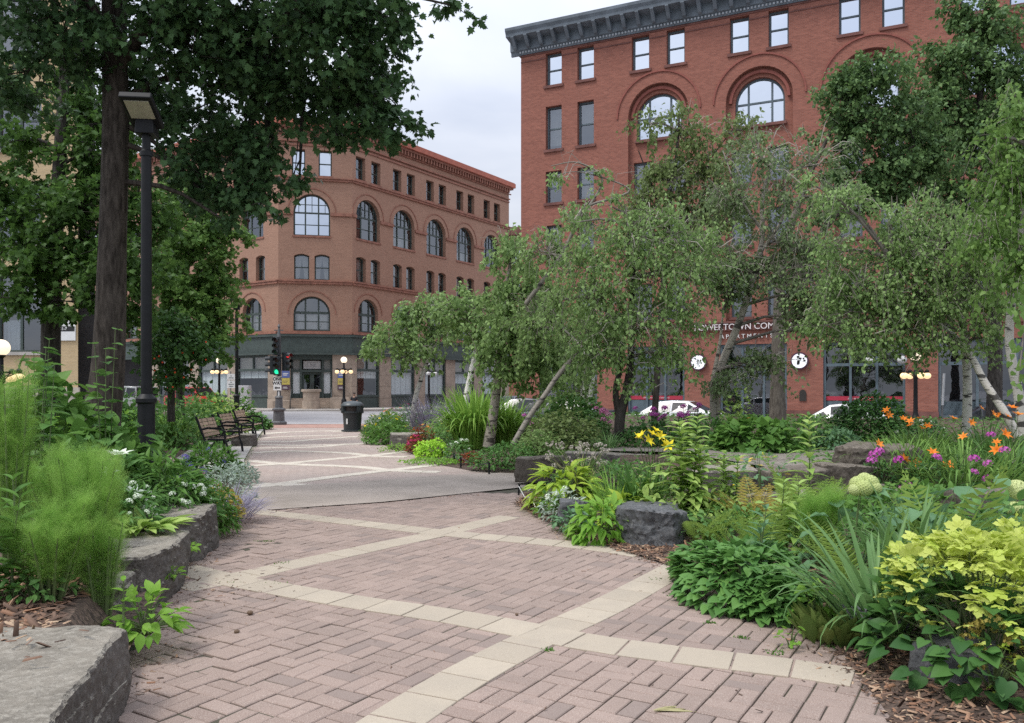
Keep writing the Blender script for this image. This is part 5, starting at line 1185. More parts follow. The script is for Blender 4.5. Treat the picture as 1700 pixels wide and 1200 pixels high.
def feathery(name, label, spec, n, size, lm='feather', ns=10, group=None, cat='plant', topper=True):
    b, h, w = place(*spec); r = thing(name, label, cat, b, group); mb = MB(); P_, AX = [], []
    per = n//ns
    for s in range(ns):
        a = random.uniform(0, 6.28); q = w*math.sqrt(random.random()); p1 = b+Vector((math.cos(a)*q, math.sin(a)*q, h*random.uniform(.6, 1))); p0 = b+Vector((math.cos(a)*q*.3, math.sin(a)*q*.3, 0)); mid = p0.lerp(p1, .55)+Vector((0, 0, h*.06))
        mb.tube([p0, mid, p1], [.009, .007, .003], 6, False)
        for k in range(per):
            t = .18+.82*(k/per)**.8; c = p0.lerp(mid, t*2) if t < .5 else mid.lerp(p1, t*2-1); aa = k*2.4; P_.append(A(c)); AX.append(A([math.cos(aa), math.sin(aa), .7+1.0*t])+RNG.normal(0, .25, 3))
    P_, AX = A(P_), A(AX); N = len(P_)
    leafmesh('foliage', TM['thread'], P_, AX, A([0, 0, 1.])+rnd(N, .4), size*(.6+.7*RNG.random(N)), LM[lm], r); mb.build('stems', M['stem'], r, 'stuff'); return r

# ---------------------------------------------------------------- trees
def barkmat(name, c1, c2, sc, rough=.9, stretch=.25, bump=.7):
    m, nt, p = newmat(name); g = nt.nodes.new('ShaderNodeNewGeometry'); mp = nt.nodes.new('ShaderNodeMapping'); mp.inputs['Scale'].default_value = (1, 1, stretch); nt.links.new(g.outputs['Position'], mp.inputs[0])
    n = nt.nodes.new('ShaderNodeTexNoise'); n.inputs['Scale'].default_value = sc; n.inputs['Detail'].default_value = 8; n.inputs['Roughness'].default_value = .65; nt.links.new(mp.outputs[0], n.inputs['Vector'])
    nt.links.new(_ramp(nt, n.outputs[0], .36, .66, c1, c2), p.inputs['Base Color']); p.inputs['Roughness'].default_value = rough; p.inputs['Specular IOR Level'].default_value = .2; _bump(nt, p, n.outputs[0], bump, .04); return m
M['bark'] = barkmat('maple_bark', (.026, .021, .017), (.095, .08, .067), 16); M['greybark'] = barkmat('grey_bark', (.10, .09, .075), (.24, .22, .19), 14); M['darkbark'] = barkmat('dark_bark', (.03, .026, .022), (.09, .08, .07), 14)
M['twig'] = mat('grey_twig', (.22, .19, .165), .8, .4, 6); M['birchtwig'] = mat('pale_twig', (.42, .38, .33), .8, .4, 6)
def birchbark(name, base, dark, thr):
    m, nt, p = newmat(name); g = nt.nodes.new('ShaderNodeNewGeometry'); col = None
    for sc, st, t in ((3.2, (1, 1, 3.2), thr), (9, (1, 1, 4.5), thr+.05)):
        mp = nt.nodes.new('ShaderNodeMapping'); mp.inputs['Scale'].default_value = st; nt.links.new(g.outputs['Position'], mp.inputs[0]); n = nt.nodes.new('ShaderNodeTexNoise'); n.inputs['Scale'].default_value = sc; n.inputs['Detail'].default_value = 3; nt.links.new(mp.outputs[0], n.inputs['Vector'])
        col = _mixrgb(nt, _ramp(nt, n.outputs[0], t, t+.05), col or base, dark)
    nt.links.new(col, p.inputs['Base Color']); p.inputs['Roughness'].default_value = .7; return m
M['birchbark'] = birchbark('birch_bark', (.80, .77, .71), (.06, .05, .045), .60); M['birchgrey'] = birchbark('grey_birch_bark', (.36, .32, .27), (.07, .06, .05), .57); M['birchpale'] = birchbark('pale_birch_bark', (.52, .49, .44), (.05, .045, .04), .56)
def tree(name, label, trunks, clumps, leaf, lm, size, bark, nleaf, group=None, hang=.0, twigm=None, twigs=40, bare=0, base=None, thr=-.15, freq=1.1, cat='tree', seed=0, branch_r=.035, up=.55, strands=110, above=.8):
    """trunks: lists of (px, row, depth, radius m); clumps: (px, row, half width px, half height px, depth, half depth m, weight)"""
    b = at(*trunks[0][0][:3]); r = thing(name, label, cat, (b.x, b.y, zground(b.x, b.y)), group); tp = []
    for i, tr in enumerate(trunks):
        P_ = [at(*q[:3]) for q in tr]; R_ = [q[3] for q in tr]
        Q = smooth(P_, 6); rr = [float(np.interp(k, np.arange(len(R_))*6, R_)) for k in range(len(Q))]
        mb = MB(); mb.tube(Q, rr, 12, True); mb.build('trunk' if i == 0 else 'limb', bark, r, sm=True); tp += Q[len(Q)//3:]
    br = MB(); tw = MB(); tw2 = MB(); tw3 = MB(); LP_, LA = [], []
    cl = [(at(c[0], c[1], c[4]), c[2]*c[4]/F, c[3]*c[4]/F, c[5], c[6] if len(c) > 6 else 1) for c in clumps]; vol = [max(.02, x[1]*x[2]*max(x[3], .3))**.8*x[4] for x in cl]; tot = sum(vol)
    for (c, rx, rz, ry, wt), v in zip(cl, vol):
        s = min(tp, key=lambda p: (p-c).length+(above if (p.z > c.z) == (above > 0) else 0)) if above > 0 else min(tp, key=lambda p: (p-c).length+(-above if p.z < c.z+.6 else 0)); m_ = s.lerp(c, .5)+Vector((0, 0, (c-s).length*.12)); n_ = 5
        L = [s.lerp(m_, t*2) if t < .5 else m_.lerp(c, t*2-1) for t in [k/n_ for k in range(n_+1)]]
        br.tube(L, [branch_r*(1-.75*k/n_) for k in range(n_+1)], 6, False)
        for k in range(max(3, int(twigs*v/tot))):
            d = Vector((random.gauss(0, 1), random.gauss(0, 1), random.gauss(0, 1))).normalized(); e = c+Vector((d.x*rx, d.y*ry, d.z*rz))*random.uniform(.5, .95); o_ = L[random.choice((2, 3, 4, 5))]
            mm = o_.lerp(e, .55)+Vector((0, 0, (e-o_).length*.1)); br.tube([o_, mm, e], [branch_r*.28, branch_r*.18, branch_r*.07], 4, False)
        for k in range(int(bare*v/tot)):
            d = Vector((random.gauss(0, 1), random.gauss(0, 1), random.gauss(0, .8))).normalized(); o_ = c+Vector((d.x*rx, d.y*ry, d.z*rz))*random.uniform(.1, .6); e = o_+Vector((d.x*random.uniform(.2, .7), d.y*.3, random.uniform(-.25, .5)))
            q = e+Vector((random.gauss(0, .12), 0, random.uniform(-.35, .1))); tw.tube([o_, o_.lerp(e, .6)+Vector((0, 0, .08)), e, q], [.009, .007, .004, .002], 3, False)
        if hang > .25:
            for k in range(int(strands*v/tot)):
                a = random.uniform(0, 6.28); e = random.uniform(.4, 1); o_ = c+Vector((math.cos(a)*rx*e, math.sin(a)*ry*e, rz*random.uniform(-.7, .35))); L_ = random.uniform(.25, .85)*min(1.2, rz+.3); dx, dy = math.cos(a)*.12, math.sin(a)*.12
                pp_ = [o_, o_+Vector((dx, dy, -L_*.35)), o_+Vector((dx*1.5, dy*1.5, -L_))]; tw2.tube(pp_, [.004, .003, .0015], 3, False)
                m2 = int(L_/.035); tt = RNG.random(m2); ps = A([list(pp_[0].lerp(pp_[1], t*2) if t < .5 else pp_[1].lerp(pp_[2], t*2-1)) for t in tt])
                LP_.append(ps+rnd(m2, .025)); LA.append(rnd(m2, .5)+A([0, 0, -.6]))
        n = int(nleaf*v/tot); got = 0; ns = int(n*.58/20)
        for k in range(ns):
            d = Vector((random.gauss(0, 1), random.gauss(0, 1), random.gauss(0, 1)+.25)).normalized(); o_ = c+Vector((d.x*rx, d.y*ry, d.z*rz))*random.uniform(.15, .75); L_ = (.3+.42*min(rx, rz))*random.uniform(.6, 1.3)
            d2 = (d+Vector((random.gauss(0, .5), random.gauss(0, .5), random.gauss(0, .35)+.15))).normalized(); q1 = o_+d2*L_*.55+Vector((0, 0, L_*.06)); q2 = o_+Vector((d2.x, d2.y, d2.z*.4))*L_-Vector((0, 0, L_*(.12+hang*.8)))
            tw3.tube([o_, q1, q2], [.006, .004, .0015], 3, False); tt = .2+.85*RNG.random(20); o3, q13, q23 = A(o_), A(q1), A(q2); u_ = tt[:, None]
            LP_.append((1-u_)**2*o3+2*u_*(1-u_)*(q13*1.3-.15*(o3+q23))+u_**2*q23+rnd(20, .03+size*.25)); LA.append(np.tile(A(d2), (20, 1))*.6+rnd(20, .55))
        n -= ns*20
        while got < n:
            q = rnd(n*2); q /= np.linalg.norm(q, axis=1, keepdims=True); rr = RNG.random((len(q), 1))**.5*(.74+RNG.normal(0, .17, (len(q), 1))+A([[.45*noise.noise(Vector(p)*1.6+Vector((c.x, c.y, c.z)))] for p in q])); q2 = q*rr*A([rx, ry, rz])+A(c)
            keep = A([noise.noise(Vector(p)*freq+Vector((seed, 0, 0)))+.5*noise.noise(Vector(p)*freq*2.6) > thr for p in q2]); q2, q3 = q2[keep], q[keep]; k = min(n-got, len(q2))
            if k == 0: break
            LP_.append(q2[:k]); LA.append(q3[:k]); got += k
    if br.v: br.build('branches', bark if twigm is None else twigm, r, 'stuff')
    if tw.v: tw.build('bare_twigs', M['birchtwig'], r, 'stuff')
    if tw3.v: tw3.build('branchlets', twigm or bark, r, 'stuff')
    if tw2.v: tw2.build('hanging_twigs', twigm or bark, r, 'stuff')
    if LP_:
        P_, O_ = np.concatenate(LP_), np.concatenate(LA); N = len(P_)
        ax = O_*A([1, 1, .4])*.6+rnd(N, .5)+A([0, 0, -.35-hang]); nr = A([0, 0, up])+O_*.35+rnd(N, .42)
        leafmesh('crown', TM[leaf], P_, ax, nr, size*(.6+.7*RNG.random(N)), LM[lm], r)
    return r

# ================================================================ TREES
M['leanbark'] = birchbark('weathered_birch_bark', (.23, .205, .17), (.06, .05, .045), .57); M['elmbark'] = barkmat('elm_bark', (.07, .06, .05), (.17, .15, .125), 14)
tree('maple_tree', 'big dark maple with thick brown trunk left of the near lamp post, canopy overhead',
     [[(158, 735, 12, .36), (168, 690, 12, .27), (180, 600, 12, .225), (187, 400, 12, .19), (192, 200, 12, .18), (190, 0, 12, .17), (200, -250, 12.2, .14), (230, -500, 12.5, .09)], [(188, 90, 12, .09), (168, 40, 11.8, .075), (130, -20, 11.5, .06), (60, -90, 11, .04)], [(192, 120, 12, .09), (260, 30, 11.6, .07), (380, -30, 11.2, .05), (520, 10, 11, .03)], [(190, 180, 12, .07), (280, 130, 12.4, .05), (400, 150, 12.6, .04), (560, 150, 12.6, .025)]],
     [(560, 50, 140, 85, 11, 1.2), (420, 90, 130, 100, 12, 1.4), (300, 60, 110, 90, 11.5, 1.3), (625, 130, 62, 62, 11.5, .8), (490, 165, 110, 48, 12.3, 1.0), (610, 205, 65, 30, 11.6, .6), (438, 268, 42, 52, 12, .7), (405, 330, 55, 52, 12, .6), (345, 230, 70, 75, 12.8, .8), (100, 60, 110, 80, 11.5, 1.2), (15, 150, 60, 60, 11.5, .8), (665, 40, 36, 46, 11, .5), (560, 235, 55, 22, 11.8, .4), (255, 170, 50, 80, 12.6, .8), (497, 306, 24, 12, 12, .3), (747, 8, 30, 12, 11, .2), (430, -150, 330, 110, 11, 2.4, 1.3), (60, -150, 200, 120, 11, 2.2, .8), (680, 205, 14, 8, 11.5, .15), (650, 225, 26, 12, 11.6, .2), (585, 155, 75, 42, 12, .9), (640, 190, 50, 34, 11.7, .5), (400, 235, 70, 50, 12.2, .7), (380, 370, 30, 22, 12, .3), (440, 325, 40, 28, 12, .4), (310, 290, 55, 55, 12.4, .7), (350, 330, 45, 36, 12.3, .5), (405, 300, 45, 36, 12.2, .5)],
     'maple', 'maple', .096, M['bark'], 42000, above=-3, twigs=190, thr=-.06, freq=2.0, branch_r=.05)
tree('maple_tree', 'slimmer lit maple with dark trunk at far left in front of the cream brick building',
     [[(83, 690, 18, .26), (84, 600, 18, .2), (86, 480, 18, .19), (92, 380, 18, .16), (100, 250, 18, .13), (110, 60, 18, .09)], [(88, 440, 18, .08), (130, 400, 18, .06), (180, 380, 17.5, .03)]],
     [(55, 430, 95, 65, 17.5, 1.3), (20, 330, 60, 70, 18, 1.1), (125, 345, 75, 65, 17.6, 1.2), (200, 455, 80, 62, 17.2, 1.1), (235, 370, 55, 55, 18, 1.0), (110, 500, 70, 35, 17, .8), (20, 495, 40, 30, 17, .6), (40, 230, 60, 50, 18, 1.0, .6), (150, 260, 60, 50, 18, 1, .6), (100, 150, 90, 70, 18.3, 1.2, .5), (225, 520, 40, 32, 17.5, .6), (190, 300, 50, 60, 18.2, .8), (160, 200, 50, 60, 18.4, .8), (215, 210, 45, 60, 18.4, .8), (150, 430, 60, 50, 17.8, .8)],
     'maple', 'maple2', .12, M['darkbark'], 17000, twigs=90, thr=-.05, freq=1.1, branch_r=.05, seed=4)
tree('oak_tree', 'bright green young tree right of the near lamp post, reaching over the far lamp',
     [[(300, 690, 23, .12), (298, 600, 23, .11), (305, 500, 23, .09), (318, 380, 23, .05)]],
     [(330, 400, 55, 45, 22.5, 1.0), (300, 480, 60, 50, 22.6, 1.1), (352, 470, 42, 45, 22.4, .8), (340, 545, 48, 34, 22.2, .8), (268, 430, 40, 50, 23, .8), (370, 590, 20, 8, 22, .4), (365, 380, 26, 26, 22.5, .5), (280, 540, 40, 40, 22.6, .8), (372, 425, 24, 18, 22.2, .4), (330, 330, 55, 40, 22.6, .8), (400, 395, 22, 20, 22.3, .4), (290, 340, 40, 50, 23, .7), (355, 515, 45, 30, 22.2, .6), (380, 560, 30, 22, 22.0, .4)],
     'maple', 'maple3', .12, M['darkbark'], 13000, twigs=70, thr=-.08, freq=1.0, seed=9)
ct = tree('crab_apple_tree', 'low dark crab apple with red fruit behind the near lamp post',
     [[(284, 700, 19.5, .09), (285, 640, 19.5, .085), (292, 600, 19.5, .06), (296, 560, 19.5, .035)], [(286, 630, 19.5, .05), (262, 590, 19.4, .03)]],
     [(290, 580, 52, 34, 19.3, .8), (330, 585, 32, 26, 19.2, .6), (255, 590, 30, 34, 19.5, .6), (290, 630, 40, 24, 19.2, .6), (305, 540, 40, 25, 19.5, .6)], 'birch', 'crab', .11, M['darkbark'], 3600, twigs=40, thr=-.1, seed=2)
fr = []; 
for k in range(26): fr.append(at(random.uniform(240, 345), random.uniform(560, 650), 18.6+random.random()*.4))
for q in fr: MB().ball(q, .022, 7, 5).build('fruit', LM['f_red'], ct)
# birches, left to right
G = 'birches in the planting beds'
tree('birch_tree', 'small birch with thin forked stem right of the litter bin, low spreading crown', [[(683, 712, 27, .09), (690, 660, 27, .085), (702, 620, 27, .075), (716, 575, 27, .06), (712, 530, 27, .04), (722, 490, 27, .02)], [(714, 585, 27, .05), (735, 555, 27, .035), (752, 540, 27, .02)]],
     [(648, 560, 45, 26, 26.8, .9), (690, 530, 36, 32, 27, .9), (725, 505, 36, 26, 27, .9), (745, 545, 32, 36, 27, .8), (622, 585, 26, 14, 26.7, .5), (690, 575, 40, 28, 26.8, .8), (675, 515, 30, 18, 27, .6), (670, 600, 20, 10, 26.6, .4)], 'birch', 'birch', .13, M['birchpale'], 2900, G, .3, M['birchtwig'], 60, 40, thr=0, seed=21)
tree('birch_tree', 'white straight birch stem leaning right beside the grass clump', [[(764, 722, 22.5, .095), (772, 670, 22.5, .09), (782, 620, 22.5, .08), (791, 575, 22.5, .065), (800, 520, 22.5, .04)]],
     [(770, 505, 42, 30, 22.3, .8), (800, 535, 35, 45, 22.3, .8), (750, 528, 26, 20, 22.2, .5), (735, 515, 25, 22, 22.4, .5)], 'birch', 'birch', .125, M['birchbark'], 2000, G, .2, M['birchtwig'], 50, 20, thr=-.02, seed=22)
tree('birch_tree', 'grey birch with dark scarred stem in front of the tall grass clump', [[(811, 742, 18.5, .135), (817, 700, 18.5, .115), (824, 650, 18.5, .1), (828, 600, 18.5, .085), (835, 520, 18.5, .06), (848, 430, 18.5, .03)]],
     [(840, 500, 45, 50, 18.4, .9), (870, 560, 48, 45, 18.2, .9), (845, 415, 32, 48, 18.5, .7), (800, 590, 30, 28, 18.3, .6), (890, 610, 40, 34, 18.2, .7), (870, 470, 34, 30, 18.5, .7), (830, 560, 30, 40, 18.2, .6), (925, 590, 35, 45, 18.4, .6), (850, 620, 40, 30, 18.2, .6), (900, 480, 36, 40, 18.5, .6)], 'birch', 'birch', .105, M['birchgrey'], 6400, G, .6, M['darkbark'], 80, 20, thr=-.06, seed=23)
tree('birch_tree', 'broken grey birch trunk leaning steeply right across the red wall', [[(852, 738, 16, .06), (880, 690, 16.2, .056), (905, 655, 16.4, .052), (925, 625, 16.6, .05), (960, 582, 16.8, .048), (992, 552, 17, .042), (1030, 520, 17, .03)], [(872, 505, 17, .05), (900, 468, 17, .048), (935, 420, 17, .042), (965, 350, 17, .034), (978, 335, 17, .022)], [(958, 370, 17, .03), (1000, 300, 17, .022), (960, 270, 17, .015), (915, 275, 17, .008)], [(980, 340, 17, .03), (1045, 315, 17, .018), (960, 285, 17, .01), (905, 300, 17, .006)]],
     [(930, 295, 20, 16, 17, .3, .5), (985, 285, 22, 14, 17, .3, .4), (965, 360, 30, 26, 17, .5, .7), (905, 420, 40, 40, 17.2, .6, .9), (900, 530, 40, 55, 17.2, .7)], 'birch', 'birch', .085, M['leanbark'], 2600, G, .5, M['birchtwig'], 60, 150, thr=-.05, seed=24)
tree('birch_tree', 'dense round crowned birch with two dark trunks behind the yellow daylilies', [[(1027, 735, 14.5, .1), (1030, 690, 14.5, .09), (1042, 640, 14.5, .075), (1048, 580, 14.5, .06), (1050, 480, 14.5, .045), (1060, 380, 14.5, .02)], [(1030, 700, 14.5, .07), (1022, 650, 14.5, .055), (1030, 590, 14.5, .04), (1000, 500, 14.5, .025)]],
     [(1040, 400, 85, 52, 14.3, 1.0), (1000, 480, 75, 62, 14.2, 1.0), (1100, 460, 72, 70, 14.3, 1.0), (1050, 545, 85, 46, 14.1, 1.0), (960, 430, 44, 42, 14.4, .7), (1130, 520, 48, 55, 14.3, .8), (980, 560, 42, 42, 14.2, .6), (1085, 360, 55, 32, 14.4, .7), (1110, 590, 60, 34, 14.2, .6), (1030, 600, 60, 34, 14.2, .6), (965, 600, 34, 45, 14.2, .5), (1160, 450, 45, 60, 14.5, .7), (925, 500, 34, 50, 14.5, .6), (1120, 400, 50, 40, 14.5, .6), (1010, 340, 40, 30, 14.5, .5, .6), (950, 370, 36, 34, 14.6, .5, .6), (1180, 400, 44, 50, 14.8, .6, .7), (1065, 640, 40, 26, 14.2, .5, .6)], 'birch', 'birch', .068, M['darkbark'], 13500, G, .55, M['twig'], 130, 160, thr=-.12, freq=1.6, seed=25)
tree('birch_tree', 'cluster of three thin white birch stems behind the leaning trunk', [[(975, 690, 20, .06), (982, 640, 20, .055), (992, 580, 20, .045), (1000, 500, 20, .02)], [(970, 690, 20, .035), (969, 620, 20, .03), (972, 560, 20, .02)], [(966, 690, 20.2, .03), (964, 630, 20.2, .025), (966, 580, 20.2, .015)]],
     [(950, 610, 40, 40, 20.2, .6), (985, 530, 50, 50, 20.3, .8), (940, 655, 45, 25, 20.4, .6)], 'birch', 'birch', .11, M['birchbark'], 1500, G, .3, M['birchtwig'], 30, 0, thr=-.05, seed=26)
tree('dark_tree', 'thin dark stemmed tree with sparse olive leaves rising before the big arched windows', [[(1085, 720, 21, .09), (1095, 560, 21, .08), (1105, 420, 21, .07), (1112, 340, 21, .055), (1122, 270, 21, .045), (1128, 190, 21, .02)], [(1108, 400, 21, .04), (1090, 330, 20.8, .03), (1060, 250, 20.7, .012)], [(1115, 330, 21, .035), (1165, 280, 20.8, .025), (1220, 210, 20.6, .01)], [(1108, 430, 21, .03), (1150, 350, 20.8, .02)]],
     [(1135, 215, 55, 50, 21, 1.0, .6), (1105, 300, 48, 55, 20.8, .9), (1180, 280, 62, 60, 20.8, 1.0, .8), (1235, 215, 46, 36, 20.7, .8, .6), (1065, 350, 45, 48, 20.8, .8), (1150, 370, 60, 48, 20.8, .9), (1075, 205, 30, 40, 21, .6, .4), (1200, 350, 55, 45, 20.8, .9)], 'birch', 'olive', .10, M['darkbark'], 8000, None, .35, M['twig'], 130, 160, thr=.02, freq=1.3, seed=27)
tree('birch_tree', 'half bare grey birch with crooked trunk in front of the lettered sign', [[(1190, 705, 15.5, .09), (1188, 650, 15.5, .085), (1200, 600, 15.5, .075), (1225, 540, 15.5, .07), (1248, 470, 15.5, .062), (1265, 400, 15.5, .055), (1266, 330, 15.5, .04), (1285, 250, 15.5, .015)], [(1185, 705, 15.4, .06), (1183, 640, 15.4, .05), (1195, 570, 15.4, .03), (1200, 520, 15.4, .015)], [(1262, 420, 15.5, .035), (1300, 360, 15.3, .025), (1310, 290, 15.2, .015), (1390, 265, 15, .008)], [(1264, 380, 15.5, .03), (1230, 330, 15.4, .02), (1200, 250, 15.4, .01)]],
     [(1262, 265, 75, 60, 15.4, 1.0, .35), (1345, 270, 55, 60, 15.2, .9, .3), (1215, 340, 55, 48, 15.5, .8, .7), (1200, 440, 58, 60, 15.5, .8), (1275, 605, 34, 26, 15.3, .5), (1325, 470, 50, 62, 15.3, .8, .8), (1210, 480, 36, 34, 15.3, .6), (1300, 400, 60, 50, 15.4, .8, .6), (1200, 640, 28, 36, 15.2, .4, 1.2), (1335, 530, 40, 26, 15.3, .5), (1270, 450, 60, 40, 15.5, .7), (1370, 500, 45, 60, 15.3, .7), (1250, 610, 34, 34, 15.3, .5), (1300, 330, 50, 44, 15.4, .7, .5), (1360, 420, 44, 44, 15.2, .7, .7), (1400, 560, 40, 40, 15.2, .6, .7), (1380, 330, 34, 36, 15.2, .6, .5)], 'birch', 'birch_grey', .072, M['birchgrey'], 12500, G, .4, M['twig'], 170, 420, thr=.0, freq=1.5, seed=28)
tree('elm_tree', 'large dark green tree with grey trunk in front of the third arched window', [[(1291, 700, 25, .27), (1291, 640, 25, .22), (1292, 560, 25, .19), (1300, 430, 25.5, .14), (1340, 300, 26, .08), (1400, 180, 26, .04)], [(1298, 480, 25.3, .1), (1370, 380, 25.6, .08), (1450, 290, 26, .05), (1520, 240, 26, .03)]],
     [(1440, 135, 72, 45, 26, 1.4), (1420, 215, 70, 55, 26, 1.3), (1500, 200, 60, 60, 26.3, 1.2), (1470, 280, 70, 40, 26, 1.2), (1400, 165, 40, 50, 26, .9), (1540, 270, 55, 48, 26.2, 1.1), (1390, 290, 30, 30, 26, .7), (1330, 440, 45, 45, 25.6, .9, .6), (1500, 320, 60, 34, 26.2, 1.0), (1430, 325, 60, 36, 26, 1.0), (1380, 350, 36, 34, 25.8, .8)], 'birch', 'elm', .14, M['elmbark'], 20000, None, .1, M['darkbark'], 120, 30, thr=.02, freq=1.3, seed=29)
tree('elm_tree', 'tall dense dark tree filling the upper right corner', [[(1650, 700, 29, .26), (1652, 560, 29, .22), (1645, 380, 29, .18), (1630, 200, 29, .12), (1620, 60, 29, .06)], [(1648, 420, 29, .1), (1560, 300, 29, .06)]],
     [(1640, 50, 75, 50, 29, 1.5), (1570, 115, 70, 55, 29, 1.4), (1660, 140, 70, 60, 29, 1.5), (1610, 210, 85, 60, 28.8, 1.5), (1560, 310, 55, 42, 28.6, 1.1), (1650, 290, 70, 52, 28.7, 1.3), (1690, 220, 50, 90, 29, 1.3), (1590, 20, 35, 26, 29, .8), (1540, 200, 40, 40, 28.8, .9), (1600, 370, 70, 40, 28.8, 1.1), (1560, 170, 50, 40, 28.8, 1.0), (1690, 340, 50, 60, 28.6, 1.1), (1560, 400, 60, 50, 28.6, 1.0), (1500, 400, 50, 40, 28.4, .9)], 'birch', 'elm', .16, M['darkbark'], 27000, None, .1, M['darkbark'], 110, 0, thr=.0, freq=1.2, seed=30)
tree('birch_tree', 'bright leafy birch with pale upright stem behind the orange daylilies at right', [[(1604, 730, 12.5, .07), (1606, 660, 12.5, .064), (1605, 610, 12.5, .06), (1600, 550, 12.5, .055), (1585, 480, 12.5, .045), (1560, 400, 12.5, .02)], [(1603, 580, 12.5, .035), (1540, 500, 12.4, .025), (1480, 430, 12.3, .012)], [(1603, 570, 12.5, .03), (1640, 470, 12.3, .02), (1660, 380, 12.2, .01)]],
     [(1490, 430, 85, 56, 12.4, .8), (1590, 400, 80, 62, 12.4, .8), (1395, 335, 62, 34, 12.4, .5, .8), (1455, 495, 80, 48, 12.3, .7), (1550, 510, 85, 38, 12.2, .7), (1380, 420, 36, 44, 12.4, .5, .7), (1650, 480, 52, 60, 12.3, .6), (1430, 560, 55, 34, 12.2, .5), (1540, 350, 60, 30, 12.5, .5, .7), (1340, 300, 20, 16, 12.4, .2, .6), (1630, 560, 40, 30, 12.2, .4), (1480, 365, 50, 30, 12.4, .4, .7), (1400, 480, 50, 50, 12.5, .6), (1370, 540, 36, 40, 12.3, .5), (1500, 570, 50, 26, 12.2, .5), (1580, 470, 70, 50, 12.4, .6), (1660, 390, 60, 50, 12.5, .6)], 'birch', 'birch', .058, M['birchpale'], 20000, G, .5, M['twig'], 150, 130, thr=-.1, freq=1.8, seed=31)
tree('birch_tree', 'leaning spotted birch stem crossing from the pale stem towards the right edge', [[(1690, 725, 11.6, .06), (1665, 680, 11.7, .056), (1635, 635, 11.9, .052), (1608, 585, 12.1, .045), (1570, 545, 12.2, .03), (1500, 500, 12.3, .012)]],
     [(1560, 560, 40, 22, 12.1, .3, .5), (1500, 520, 30, 20, 12.2, .3, .5)], 'birch', 'birch', .062, M['birchpale'], 500, G, .5, M['twig'], 20, 10, thr=-.1, seed=32)
tree('birch_tree', 'birch with bright lit leaves at the right edge, mottled stem curving up', [[(1700, 720, 10.5, .065), (1690, 650, 10.5, .06), (1680, 600, 10.5, .056), (1676, 540, 10.5, .05), (1690, 430, 10.4, .04), (1705, 300, 10.3, .025), (1700, 180, 10.3, .01)]],
     [(1672, 300, 42, 90, 10.3, .5), (1690, 190, 28, 60, 10.3, .4), (1640, 400, 36, 44, 10.2, .4), (1690, 440, 40, 60, 10.1, .5), (1650, 230, 24, 40, 10.3, .3, .7), (1740, 300, 60, 150, 10.5, .7)], 'birch', 'birch_lit', .072, M['birchpale'], 5200, G, .6, M['twig'], 60, 0, thr=-.1, freq=1.9, seed=33)
hb = thing('birch_branch', 'hanging birch spray with large lit leaves at the right edge', 'branch', at(1705, 460, 6.2))
Q = A([list(at(random.uniform(1675, 1720), y, random.uniform(6.0, 6.3))) for y in np.linspace(470, 660, 46)]); N = len(Q)
leafobjs('leaf', 'heart', Q, rnd(N, .35)+A([0, -.1, -1.]), A([0, -1., .3])+rnd(N, .4), .055*(.7+.5*RNG.random(N)), LM['birch_lit'], hb)
b = MB(); b.tube([at(1720, 400, 6.3), at(1705, 500, 6.2), at(1690, 640, 6.1)], [.012, .008, .003], 6); b.build('twig', M['twig'], hb)

# ================================================================ STONES
def rockmat(name, c1, c2, c3):
    m, nt, p = newmat(name)
    col = _mixrgb(nt, _ramp(nt, _noise(nt, 2.6, 8, 'World', .7), .36, .66), c1, c2)
    col = _mixrgb(nt, _ramp(nt, _noise(nt, 21, 8, 'World', .75), .47, .66, (0, 0, 0), (.8,)*3), col, c3)
    col = _mixrgb(nt, _ramp(nt, _noise(nt, 60, 3, 'World'), .58, .68, (0, 0, 0), (.6,)*3), col, tuple(v*.45 for v in c1))
    nt.links.new(col, p.inputs['Base Color']); p.inputs['Roughness'].default_value = .8; p.inputs['Specular IOR Level'].default_value = .3
    a = _noise(nt, 14, 9, 'World', .7); _bump(nt, p, a, .8, .03); return m
M['rock'] = rockmat('grey_stone', (.29, .26, .215), (.165, .148, .122), (.40, .37, .315)); M['slate'] = rockmat('dark_slate_stone', (.12, .125, .13), (.06, .063, .068), (.2, .2, .2)); M['brownrock'] = rockmat('brown_stone', (.17, .145, .115), (.10, .085, .07), (.26, .23, .19))
M['shade_side'] = rockmat('shaded_stone_side', (.115, .10, .09), (.065, .058, .052), (.19, .175, .16)); M['shade_side2'] = rockmat('shaded_brown_side', (.105, .088, .07), (.06, .05, .042), (.16, .14, .115)); SHADE_SIDE = {'grey_stone': M['shade_side'], 'brown_stone': M['shade_side2']}  # darker copies of the stone for block sides: shade painted into the colour
